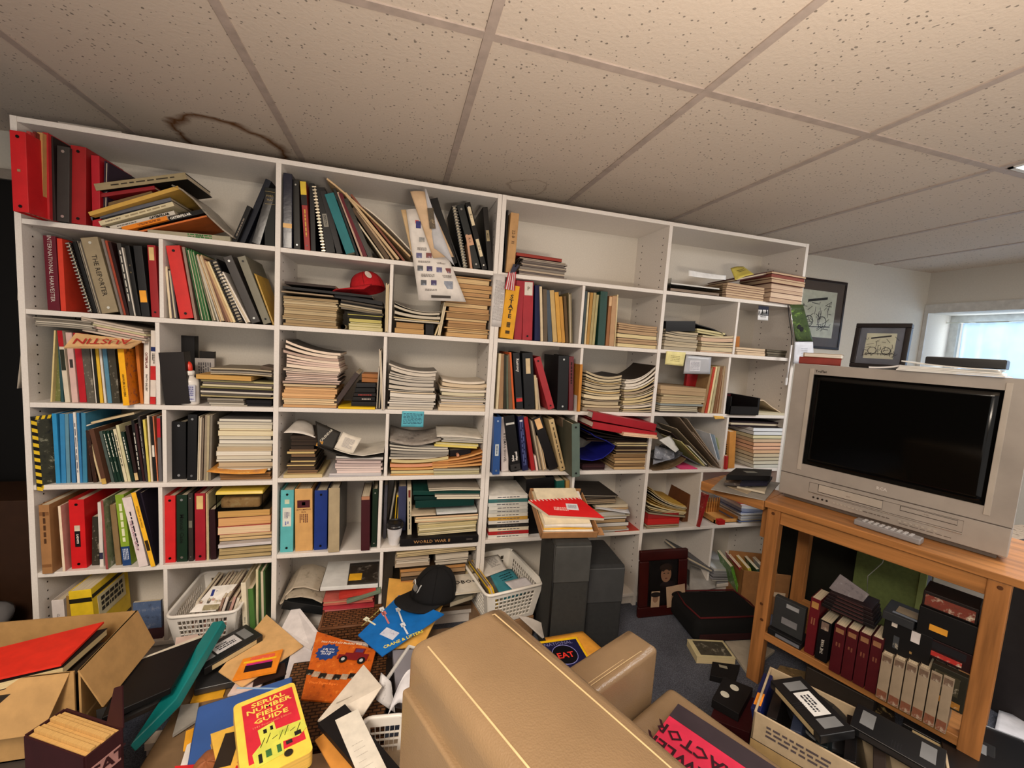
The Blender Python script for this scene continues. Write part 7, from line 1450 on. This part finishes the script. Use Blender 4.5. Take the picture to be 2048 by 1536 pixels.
Mv,lv=vq((1805,1448),(1925,1512),.15,1); vhs('black video tape with small white label near the bottom right corner',Mv@T(0,0,-.02)@RX(.1),(210,210,210))
for i,(x,cc,lb) in enumerate(((.03,(30,44,110),'blue tape sleeve with orange sticker at left in the cream carton'),(.07,(34,32,34),'black tape standing in the cream carton'),(.13,(60,70,96),'blue clear plastic case in the cream carton'),(.19,(40,52,56),'dark teal case in the cream carton'),(.25,(30,30,32),'black tape case fourth in the cream carton'),(.31,(70,60,56),'brown sleeve in the cream carton'))):
    t=thing('video_tape_case',lb,'tape',WF@T(x,.02,-.175)@Matrix.Rotation(-.25,4,'Y')); put('shell',MB().box(0,.027,0,.19,0,.17),MAT(cc,'plastic'),t,bevel=.002)
    if i==0: put('orange_sticker',MB().box(.004,.024,.02,.08,.1702,.1708),MAT((240,150,50),'plain'),t)
p=at(1655,1405,Z=.24); t=thing('film_reel_case','round dark grey film reel case behind the cream carton','reel case',T(p.x+.01,p.y+.02,.15)@Matrix.Rotation(.25,4,'X')); put('disc_shell',MB().lathe([(.085,0),(.09,.004),(.09,.02),(.085,.024),(.03,.025),(.001,.026)],36),MAT((44,44,46),'plastic'),t,smooth=False); put('hub',MB().lathe([(.02,.0262),(.018,.028),(.001,.028)],20),MAT((60,60,62),'plastic'),t)
wbox('cardboard_box','low box of odds under the film reel case','box',1.47,1.66,.95,1.08,FL,.14,(60,52,46),rz=-1.1)
t=thing('laptop','black flat device case at the bottom right corner','laptop'); q=[at(1890,1545,Z=.16),at(2120,1600,Z=.16),at(2048,1482,Z=.16),at(1872,1416,Z=.16)]; put('shell',MB().poly(q,[p-Vector((0,0,.03)) for p in q]),MAT((26,26,30),'plastic'),t,bevel=.004); put('edge_strip',MB().tube([q[3]+Vector((0,0,.001)),q[2]+Vector((0,0,.001))],.003,8),MAT((70,70,76),'plastic'),t)
wbox('cardboard_box','carton holding up the black flat case at bottom right','box',1.62,1.95,.5,.72,FL,.128,(80,66,56),rz=-1.1)
# under the stand: odds
reg(1340,1240,4.452)
for i,(px,th,cc,lb) in enumerate(((((1530,1375),(1600,1390),(1640,1350),(1560,1330)),.05,(120,100,70),'patterned round tin under the stand lower shelf'),(((1600,1380),(1690,1425),(1700,1390),(1620,1345)),.05,(190,140,60),'yellow and green booklet bundle under the stand'),(((1690,1425),(1790,1450),(1790,1410),(1710,1390)),.04,(60,48,44),'dark picture cases under the stand'))):
    flatbox('box',lb,'box',px,FL,th+.03,cc,'photo',c2=(210,180,120),c3=(40,36,34))
reg(0,0,1)
# ---------------- left foreground pile ----------------
def slab(nm,lab,cat,px,z,th,col,kind='plain',dz=(0,0,0,0),pg=None,c2=None,c3=None,bev=.0,group=None):
    """flat object, px = bl,br,tr,tl pixels of the top face lying at height z (+dz per corner)"""
    q=[at(*p,Z=z+d) for p,d in zip(px,dz)]; c=(q[0]+q[1]+q[2]+q[3])/4; nn=(q[1]-q[0]).cross(q[3]-q[0]).normalized(); F4=frame(c,q[1]-q[0],q[3]-q[0],nn); I=F4.inverted(); l=[I@p for p in q]
    t=thing(nm,lab,cat,F4,group); m=MAT(col,kind,c2=c2,c3=c3); dn=Vector((0,0,1))
    if pg: put('cover',MB().poly(l,[p-dn*.0015 for p in l]).poly([p-dn*(th-.0015) for p in l],[p-dn*th for p in l]),m,t); put('pages',MB().poly([p*.985-dn*.0016 for p in l],[p*.985-dn*(th-.0016) for p in l]),MAT(pg,'pgz'),t)
    else: put('shell' if th>.006 else 'sheet',MB().poly(l,[p-dn*th for p in l]),m,t,bevel=bev)
    w_=((q[1]-q[0]).length+(q[2]-q[3]).length)/2; h_=((q[3]-q[0]).length+(q[2]-q[1]).length)/2; return t,w_,h_
# supports hidden under the pile
for i,(x0,x1,y0,y1,z1,cc,lb) in enumerate(((-.62,-.36,1.1,1.5,.055,(120,96,70),'wide brown carton lid under the black binder pile'),(-.30,.0,1.12,1.42,.13,(116,76,44),'brown woven carton under the truck magazine'),(-.36,-.05,.8,1.08,.13,(150,120,90),'tan carton under the yellow guide books'),(.0,.18,.9,1.12,.10,(170,150,126),'beige carton under the white laundry basket'),(.03,.30,1.3,1.52,.12,(96,76,58),'dark carton under the blue crane magazine'))):
    wbox('cardboard_box',lb,'box',x0,x1,y0,y1,FL,z1,cc,'weave' if i==1 else 'plain')
# big open carton, left
X0,X1,Y0_,Y1_,zb_,zt_=-1.28,-.78,1.265,1.52,.07,.30
cb=thing('cardboard_box','large open tan carton holding red folder at left edge','box',T(X0,Y0_,zb_)); w_,d_,h_=X1-X0,Y1_-Y0_,zt_-zb_
TB=MAT((176,138,88),'plain')
put('carton_walls',MB().box(0,w_-.012,0,.005,0,h_).box(0,w_,d_-.005,d_,0,h_).box(0,.005,0,d_,0,h_).box(w_-.005,w_,.004,d_,0,h_).box(0,w_,0,d_,0,.004),TB,cb)
put('side_flap',MB().poly([Vector((w_,0,h_)),Vector((w_,d_,h_)),Vector((w_+.05,d_-.01,h_-.11)),Vector((w_+.05,.0,h_-.11))],[Vector((w_-.004,0,h_)),Vector((w_-.004,d_,h_)),Vector((w_+.046,d_-.01,h_-.11)),Vector((w_+.046,.0,h_-.11))]),TB,cb)
put('front_flap',MB().poly([Vector((0,-.001,h_)),Vector((w_-.02,-.001,h_)),Vector((w_-.05,-.05,h_-.12)),Vector((0,-.05,h_-.12))],[Vector((0,.003,h_)),Vector((w_-.02,.003,h_)),Vector((w_-.05,-.046,h_-.12)),Vector((0,-.046,h_-.12))]),TB,cb)
wbox('cardboard_box','flattened dark carton below the large open carton','box',X0+.04,X1-.03,Y0_+.02,Y1_-.01,FL,.068,(84,72,62))
slab('ring_binder','bright orange red folder lying on top in the large carton','folder',((-40,1364),(122,1328),(208,1243),(-5,1296)),.312,.006,(214,48,32))
slab('ring_binder','black notebook with cream pages under the orange red folder','binder',((-30,1372),(126,1334),(215,1256),(0,1305)),.303,.022,(34,30,28),pg=(206,186,140))
slab('paper_folder','dark folders lower inside the large carton','folder',((-20,1400),(150,1350),(225,1280),(10,1330)),.27,.08,(60,50,42))
# maroon slipcase with manuals
s0=at(170,1513,Z=.25); s1=at(246,1458,Z=.25); s3=at(52,1470,Z=.25); 
SFm=frame(Vector((s0.x,s0.y,FL)),s3-s0,s1-s0,(0,0,1)); w_=(s3-s0).length; d_=(s1-s0).length; h_=.25-FL
sc=thing('slipcase','maroon slipcase packed with yellowed manuals at bottom left','box',SFm); MRN=MAT((74,34,38),'plain')
sgy=1 if (SFm.inverted()@Vector((s1.x,s1.y,FL))).y>0 else -1; y0_,y1_=(0,d_) if sgy>0 else (-d_,0)
put('case_walls',MB().box(0,w_,y0_-.004,y0_,0,h_).box(0,w_,y1_,y1_+.004,0,h_).box(-.004,0,y0_,y1_,0,h_).box(w_,w_+.004,y0_,y1_,0,h_),MRN,sc)
far=y1_ if sgy>0 else y0_-.004
put('raised_side',MB().box(-.004,.0,y0_,y1_,h_,h_+.09),MRN,sc) if False else put('raised_flap',MB().poly([Vector((-.004,far,h_)),Vector((w_*.25,far+.002,h_)),Vector((w_*.1,far+.002,h_+.1)),Vector((-.004,far,h_+.11))],[Vector((-.004,far+.003,h_)),Vector((w_*.25,far+.005,h_)),Vector((w_*.1,far+.005,h_+.1)),Vector((-.004,far+.003,h_+.11))]),MRN,sc)
nb=7
for i in range(nb):
    yy=y0_+.002+(y1_-y0_-.004)*i/nb; th=(y1_-y0_-.004)/nb*.94
    o=put('manual',MB().box(.003,w_-.003,yy,yy+th,.004,h_-.004+.004*((i*7)%3)),MAT((206,164,100),'pgx'),None,SFm); tag(o,'yellowed manual packed in the maroon slipcase','book','manuals in the maroon slipcase')
fx=Matrix(((0,0,-1,-.0052),(1,0,0,(y0_+y1_)/2),(0,1,0,h_-.06),(0,0,0,1))) if True else None
fx=frame(Vector((-.0055,(y0_+y1_)/2,h_-.055)),Vector((0,-1,0)),Vector((0,0,1))); 
patch(sc,fx,.06,.04,MAT((176,130,124),'plain'),'pink_label'); text('CAT',sc,fx@T(0,0,.001),.04,(74,34,38),bold=.03)
# bottle behind
p=at(161,1410,Z=.12); bt=thing('water_bottle','small clear bottle with blue label between carton and slipcase','bottle',T(p.x,p.y,.06)); put('bottle_body',MB().lathe([(.022,0),(.025,.004),(.025,.05),(.02,.06),(.024,.07),(.02,.1),(.01,.125),(.009,.13)],20),MAT((200,204,212),'plastic'),bt,smooth=True); put('label',MB().lathe([(.0215,.062),(.0252,.071),(.0212,.1),(.0212,.1)],20),MAT((40,56,120),'plain'),bt,smooth=True); put('cap',MB().lathe([(.011,.13),(.011,.142),(.009,.144)],16),MAT((220,220,224),'plastic'),bt)
wbox('cardboard_box','small dark box under the clear bottle','box',p.x-.05,p.x+.05,p.y-.05,p.y+.05,FL,.059,(50,44,44))
# black and teal binders
slab('ring_binder','teal plastic binder case jutting out beyond the black binder','binder',((258,1492),(352,1398),(447,1240),(425,1243)),.175,.03,(18,120,120),'plastic',dz=(-.06,-.02,.03,.03),bev=.004)
slab('paper_sheet','white papers under the top edge of the black binder','paper',((240,1350),(330,1375),(408,1268),(245,1330)),.176,.006,(214,206,190))
slab('ring_binder','large black leather binder lying open on the pile','binder',((203,1436),(341,1376),(404,1274),(249,1330)),.185,.02,(30,29,31),'vinyl',bev=.003)
slab('ring_binder','second black binder under the large one','binder',((196,1462),(330,1400),(352,1372),(192,1420)),.155,.03,(34,31,32),'vinyl',dz=(-.03,-.02,0,0),pg=(90,80,74))
slab('paper_sheet','pink and white sheets by the basket behind black binder','paper',((350,1290),(402,1276),(395,1268),(352,1275)),.14,.004,(214,190,180))
# papers, laptop and tapes
slab('notebook_computer','grey metal edged black laptop under the video tape','laptop',((388,1380),(470,1362),(470,1325),(392,1340)),.085,.022,(60,60,62),'plastic',bev=.003)
slab('envelope','yellow padded envelope under the laptop','envelope',((380,1406),(446,1392),(452,1376),(392,1378)),.06,.006,(226,166,44))
slab('paper_sheet','grey folded papers left of the blue binder','paper',((345,1470),(392,1440),(398,1405),(362,1410)),.07,.008,(150,146,140))
slab('paperback_book','cream paperback with navy base near the red marker','book',((292,1500),(362,1496),(368,1468),(300,1474)),.02,.018,(214,196,180),pg=(206,186,176))
slab('paperback_book','upper folded cream booklet near the red marker','book',((288,1488),(362,1478),(360,1455),(312,1462)),.045,.022,(220,206,190),pg=(190,176,160))
a=at(343,1502,Z=.012+FL+.01); b_=at(373,1494,Z=.012+FL+.01); mk=thing('marker_pen','bright orange red marker on the carpet','marker',T(a)); put('barrel',MB().tube([Vector((0,0,0)),(b_-a)*.75],.006,12),MAT((226,50,40),'plastic'),mk,smooth=False); put('pen_cap',MB().tube([(b_-a)*.75,(b_-a)*1.15],.0068,12),MAT((200,36,34),'plastic'),mk)
slab('envelope','white shipping envelope with grey flap behind the manila folder','envelope',((560,1262),(622,1300),(637,1264),(590,1204)),.11,.004,(222,216,216),dz=(0,0,0,.03))
t,w_,h_=slab('paper_sheet','long white document between manila folder and truck magazine','paper',((560,1395),(606,1398),(634,1272),(590,1270)),.105,.004,(216,212,216)); patch(t,T(-.02,h_*.4,.0008),.04,.006,MAT((200,50,50),'plain'),'red_line')
slab('paper_folder','tan manila folder lying under the orange snack packet','folder',((437,1343),(484,1374),(606,1292),(533,1229)),.115,.003,(222,178,120))
t,w_,h_=slab('snack_packet','torn orange candy packet with pink stripe on the manila folder','packet',((465,1359),(552,1342),(566,1298),(486,1318)),.128,.007,(238,140,36)); patch(t,T(.0,-.012,.0009),w_*.66,h_*.3,MAT((50,20,40),'plain'),'dark_window'); patch(t,T(.0,h_*.06,.0012),w_*.62,.008,MAT((206,40,130),'plain'),'pink_edge'); patch(t,T(.0,h_*.2,.001),w_*.8,.006,MAT((244,206,40),'plain'),'yellow_band'); patch(t,T(.005,h_*.34,.0009),w_*.6,h_*.16,MAT((236,100,70),'photo',c2=(250,200,60),c3=(226,50,90)),'printed_logo')
Mv,lv=vq((409,1352),(523,1284),.112,1); t=vhs('black video tape with white label on the laptop',Mv@T(0,0,.0)@Matrix.Diagonal((1,1,1,1)),(206,204,206)); 
slab('magazine','magazine with red title beneath the candy packet','magazine',((455,1390),(520,1375),(535,1345),(480,1352)),.10,.006,(226,206,200))
slab('magazine','black and orange leaflets right of the candy packet','leaflet',((505,1372),(572,1348),(570,1325),(512,1340)),.108,.004,(60,40,36))
# orange truck magazine
px=((602,1398),(722,1408),(752,1300),(634,1263)); zt=.165
t,w_,h_=slab('magazine','orange magazine with dark red pickup truck cover','magazine',px,zt,.006,(196,92,26),'photo',c2=(226,130,50),c3=(110,50,24),dz=(-.03,-.02,0,0))
text('New Ford F-650 Mediums With V10 Gas Engine',t,T(0,h_*.42,.0015),w_*.052,(250,230,200),bold=.01)
sbb=MB(); n=24
pts=[Vector(((.034 if i%2 else .028)*math.cos(2*math.pi*i/n)*1.15,(.034 if i%2 else .028)*math.sin(2*math.pi*i/n),0)) for i in range(n)]; sbb.poly(pts,[p-Vector((0,0,.0006)) for p in pts]); put('blue_starburst',sbb,MAT((36,70,140),'plain'),t,T(-w_*.32,h_*.25,.0016)); text('6.8L V10\nGas Power\n310 HP',t,T(-w_*.32,h_*.25,.0024),.011,(240,240,245),bold=.01)
tk=MB().box(-.03,.05,-.005,.02,0,.001).box(-.005,.03,.02,.04,0,.001).box(-.05,-.03,-.005,.012,0,.001); put('red_truck_picture',tk,MAT((130,26,30),'plain'),t,T(w_*.12,h_*.17,.0012)); put('truck_window_picture',MB().box(0,.026,0,.012,0,.0006),MAT((90,60,110),'plain'),t,T(w_*.12,h_*.17+.024,.0024))
for x in(-.028,.034): put('wheel_picture',MB().lathe([(.013,0),(.013,.0008),(.006,.0012)],18),MAT((30,28,30),'plain'),t,T(w_*.12+x,h_*.17-.006,.0022)); put('hubcap_picture',MB().lathe([(.006,0),(.006,.0006)],12),MAT((190,190,190),'plain'),t,T(w_*.12+x,h_*.17-.006,.0034))
for i in range(7): put('small_truck_picture',MB().box(-.011,.011,-.008,.01,0,.0006),MAT((170,150,130) if i%2 else (40,34,30),'photo'),t,T(-w_*.4+i*w_*.11,-h_*.1-.01*math.sin(i*.5),.0012))
text('Diesel Engine Buyers',t,T(-w_*.1,-h_*.24,.0014),.011,(250,140,60),bold=.02)
slab('paperback_book','pink edged booklet behind the truck magazine','book',((640,1280),(738,1300),(735,1285),(655,1275)),.15,.012,(206,180,170),pg=(214,190,180))
# envelopes and blue crane magazine
slab('envelope','large orange yellow envelope under the blue crane magazine','envelope',((762,1300),(846,1290),(905,1170),(778,1156)),.185,.005,(228,172,84),dz=(-.03,-.02,0,.02))
t,w_,h_=slab('magazine','blue magazine with white crane pictures under black cap','magazine',((716,1270),(764,1312),(888,1228),(798,1190)),.205,.004,(20,106,186),dz=(-.03,-.03,0,0))
for (x,y,l,a,c) in ((-.02,.03,.07,-1.0,(226,226,226)),(-.05,-.01,.06,-.9,(206,120,120)),(-.085,.0,.04,-.95,(230,230,230)),(-.08,-.055,.05,-.5,(226,226,200)),(.05,-.0,.05,-.9,(220,225,235))):
    put('crane_picture',MB().box(-l/2,l/2,-.003,.003,0,.0008).box(-l/2-.012,-l/2+.008,-.007,.009,0,.0008),MAT(c,'plain'),t,T(x,y,.0009)@Matrix.Rotation(a+.6,4,'Z'))
patch(t,T(.02,-.045,.001)@Matrix.Rotation(.2,4,'Z'),.06,.035,MAT((206,210,226),'photo',c2=(226,230,240),c3=(60,60,160)),'advert_block'); text('CRANE & LIFTERS',t,T(.08,-.03,.001)@Matrix.Rotation(1.2,4,'Z'),.018,(240,220,90),bold=.02)
text('Hydraulic Boom Trucks',t,T(-.1,-.04,.001)@Matrix.Rotation(-1.35,4,'Z'),.01,(220,210,120))
t,w_,h_=slab('magazine','white handbook partly hidden behind black cap','magazine',((876,1190),(962,1180),(958,1146),(880,1152)),.218,.01,(206,200,188),pg=(200,190,170)); text('HANDBOOK',t,T(.004,.004,.0008),.034,(40,36,34),bold=.02)
slab('paper_folder','cream folded paper beside the laundry basket rim','paper',((890,1160),(950,1140),(950,1120),(905,1148)),.215,.01,(206,190,150))
slab('paperback_book','olive grey book between the cap and armchair','book',((900,1205),(945,1190),(955,1178),(905,1185)),.19,.02,(96,92,80),pg=(160,150,130))
p=at(862,1196,Z=.215)
bc=cap('flat brimmed black cap with white curved emblem on the blue magazine',T(p.x+.012,p.y+.03,.206)@Matrix.Rotation(math.radians(205),4,'Z')@Matrix.Rotation(math.radians(-8),4,'Y'),(30,29,31),(34,33,35),r=.083,hgt=.115)
put('emblem',MB().tube([(.088-.004*abs(i-5)/5,-.03+.006*i,.05+.022*math.sin(i*.75)) for i in range(11)],.0025,6),MAT((190,190,186),'plain'),bc,smooth=True); put('emblem_crest',MB().lathe([(.012,0),(.012,.002)],14,1,1.3),MAT((120,118,116),'plain'),bc,T(.0885,.0,.048)@Matrix.Rotation(math.radians(80),4,'Y'))
# lower middle: tray, crumpled papers, white basket
t,w_,h_=slab('storage_bin','grey plastic bin with white rim under the crumpled paper','bin',((792,1385),(848,1400),(842,1298),(785,1300)),.16,.05,(130,128,136),'plastic'); put('rim',MB().tube([Vector((-w_/2,-h_/2,.002)),Vector((-w_/2,h_/2,.002)),Vector((w_/2,h_/2,.002)),Vector((w_/2,-h_/2,.002))],.006,8),MAT((206,204,200),'plastic'),t)
slab('magazine','black edged magazines between truck magazine and grey bin','magazine',((748,1400),(790,1400),(788,1315),(757,1320)),.13,.03,(44,36,32),pg=(150,136,110))
q=[at(775,1425,Z=.2),at(815,1420,Z=.19),at(838,1336,Z=.26),at(800,1392,Z=.24)]
sheet('paper_sheet','crumpled white paper curling up beside the armchair back','paper',[at(775,1432,Z=.19),at(822,1430,Z=.18),at(838,1345,Z=.25),at(790,1388,Z=.24)],MAT((214,212,216),'plain'),.0012,bul=(0,.01,.03))
q=[at(752,1400,Z=.17),at(790,1425,Z=.17),at(782,1365,Z=.22),at(762,1345,Z=.22)]
sheet('newspaper','curled newspaper page with black photo beside truck magazine','newspaper',q,MAT((196,194,196),'photo',c2=(214,212,212),c3=(70,66,66)),.0012,bul=(.01,0,-.01))
t,w_,h_=slab('envelope','folded white envelope pointing at the black picture frame','envelope',((636,1440),(726,1430),(764,1373),(727,1329)),.215,.006,(216,206,192),dz=(0,-.02,0,0)); put('flap_fold',MB().tube([Vector((-w_*.5,-.02,.002)),Vector((w_*.4,.02,.002))],.0012,5),MAT((170,160,146),'plain'),t)
zr=.19; b0=at(729,1440,Z=zr); b1_=at(812,1432,Z=zr); BF=frame(Vector((b0.x,b0.y,zr-.13)),b1_-b0,Vector((-(b1_-b0).y,(b1_-b0).x,0)),(0,0,1)); bw=(b1_-b0).length
basket('white plastic basket with lid inside beside the armchair back',BF@T(0,-.24,0),bw,.24,.13,(226,222,216),6,5,.012)
t=put('food_container_lid',MB().box(0,bw*.6,0,.12,0,.012),MAT((222,222,222),'plastic'),None,BF@T(.015,-.2,.07),bevel=.006); tag(t,'white square plastic lid in the small white basket','lid')
q=[at(850,1600,Z=.3),at(885,1600,Z=.3),at(842,1390,Z=.26),at(822,1398,Z=.26)]
sheet('cushion_cover','pale pink cloth strip hanging beside the armchair back','cloth',q,MAT((216,190,170),'cloth'),.012,bul=(-.01,0,.02))
# black frame with white paper
px=((790,1640),(846,1590),(690,1408),(637,1446)); px=((796,1632),(850,1594),(690,1408),(636,1446))
t,w_,h_=slab('document_frame','black frame holding white handwritten paper at bottom centre','frame',px,.235,.012,(34,30,32)); patch(t,T(-w_*.08,-h_*.04,.0006),w_*.84,h_*.9,MAT((222,216,204),'plain'),'white_paper',.0008); marks(t,T(-.01,-.0,.0016),w_*.4,h_*.3,(186,180,170),6,gap=.9,seed=8)
t.children[0].name='frame'
slab('envelope','orange envelope beneath the black frame','envelope',((700,1600),(745,1570),(662,1455),(630,1480)),.218,.004,(206,140,64))
# blue binder and yellow guide books
t,w_,h_=slab('ring_binder','blue clear covered binder under the yellow guide books','binder',((372,1540),(560,1540),(585,1351),(396,1412)),.16,.025,(52,90,158),'plastic',bev=.006); put('clear_edge',MB().box(-w_*.36,w_*.36,h_*.5-.006,h_*.5-.001,0,.001),MAT((150,180,210),'plastic'),t)
slab('paper_sheet','white pages poking out left of the blue binder','paper',((352,1560),(372,1560),(382,1485),(374,1490)),.13,.006,(222,216,210))
slab('paper_folder','yellow folder corner left of the blue binder','folder',((366,1500),(380,1500),(388,1455),(372,1462)),.115,.004,(226,160,44))
slab('envelope','red booklet edge at the bottom left of blue binder','booklet',((345,1560),(400,1560),(398,1528),(350,1532)),.18,.006,(196,36,40))
px=((446,1600),(545,1575),(500,1440),(421,1468))
t,w_,h_=slab('paperback_book','second yellow spiral guide book under the first','book',px,.225,.03,(222,178,76),pg=(206,160,80)); patch(t,T(-.03,.03,.0008),.035,.09,MAT((58,48,42),'plain'),'dark_block'); 
for i in range(10): put('red_spiral_picture',MB().box(0,.022,0,.007,0,.0008),MAT((196,40,44),'plain'),t,T(.0,.07-i*.014,.0012))
q=((548,1632),(668,1540),(588,1363),(466,1411)); 
c_tl=at(466,1411,Z=.27); c_tr=at(588,1363,Z=.27); xh=(c_tr-c_tl).normalized(); yh=Vector((-xh.y,xh.x,0)); wg=(c_tr-c_tl).length; hg=.235
GM=frame(c_tl-yh*hg,xh,yh,(0,0,1))
gb_=thing('field_guide','yellow and red Serial Number Field Guide book with tractor drawing','book',GM)
def rrect(w_,h_,r,z,n=5):
    out=[]
    for cx,cy,a0 in((w_-r,h_-r,0),(r,h_-r,90),(r,r,180),(w_-r,r,270)):
        for k in range(n+1): a=math.radians(a0+90*k/n); out.append(Vector((cx+r*math.cos(a),cy+r*math.sin(a),z)))
    return out
YL=MAT((240,208,84),'plain')
put('cover',MB().poly(rrect(wg,hg,.012,0),rrect(wg,hg,.012,-.001)),YL,gb_); put('pages',MB().poly(rrect(wg,hg,.012,-.0011),rrect(wg,hg,.012,-.034)),MAT((230,186,90),'pgz'),gb_); put('back_cover',MB().poly(rrect(wg,hg,.012,-.0341),rrect(wg,hg,.012,-.036)),YL,gb_)
patch(gb_,T(wg*.53,hg*.55,.0006),wg*.82,hg*.76,MAT((208,44,60),'plain'),'red_panel')
for s_,yy in(('SERIAL',.87),('NUMBER',.79),('FIELD',.71),('GUIDE',.63)): text(s_,gb_,T(wg*.53,hg*yy,.0016),.0195,(244,214,96),bold=.025,sx=1.3)
text('1981 Fourteenth Edition',gb_,T(wg*.53,hg*.565,.0016),.0085,(240,150,110))
tr_=MB(); DG=MAT((60,90,50),'plain')
def blk(pts,m,nm,z=.0018): put(nm,MB().poly([Vector((wg*x,hg*y,z)) for x,y in pts],[Vector((wg*x,hg*y,z-.0006)) for x,y in pts]),m,gb_)
TY=MAT((214,216,90),'plain')
blk([(.3,.52),(.55,.55),(.56,.44),(.98,.42),(1.0,.30),(.86,.24),(.62,.26),(.6,.12),(.2,.1),(.18,.26),(.32,.34)],TY,'tractor_drawing')
for (x,y,w2,h2,m,nm) in ((.4,.47,.05,.05,(40,40,36),'cab_window_drawing'),(.5,.48,.04,.05,(40,40,36),'cab_window_drawing'),(.66,.37,.14,.05,(190,200,80),'engine_cover_drawing'),(.28,.18,.05,.1,(50,50,44),'radiator_drawing'),(.4,.2,.08,.08,(60,110,60),'green_grille_drawing'),(.55,.2,.06,.09,(60,110,60),'green_grille_drawing'),(.85,.28,.1,.05,(50,48,44),'blade_shadow_drawing'),(.7,.22,.09,.04,(60,56,50),'track_drawing')): patch(gb_,T(wg*x,hg*y,.0024),wg*w2,hg*h2,MAT(m,'plain'),nm,.0003)
for i in range(7): put('ink_line_drawing',MB().tube([Vector((wg*(.3+.09*i),hg*(.3+.02*(i%3)),.0026)),Vector((wg*(.38+.09*i),hg*(.36+.03*((i+1)%3)),.0026))],.0007,4),MAT((50,60,40),'plain'),gb_)
put('wheel_drawing',MB().lathe([(.009,0),(.009,.0008),(.004,.0012)],16),MAT((60,50,40),'plain'),gb_,T(wg*.66,hg*.1,.002))
b=at(412,1540,Z=.2); blob('rounded_brown_object','rounded brown leather object beside the yellow guide books','pouch',(b.x,b.y,.175),(.03,.05,.045),MAT((150,92,60),'leather'),5,.03)  # identity unknown, built as a plain rounded brown form
print('N',len(bpy.data.objects))
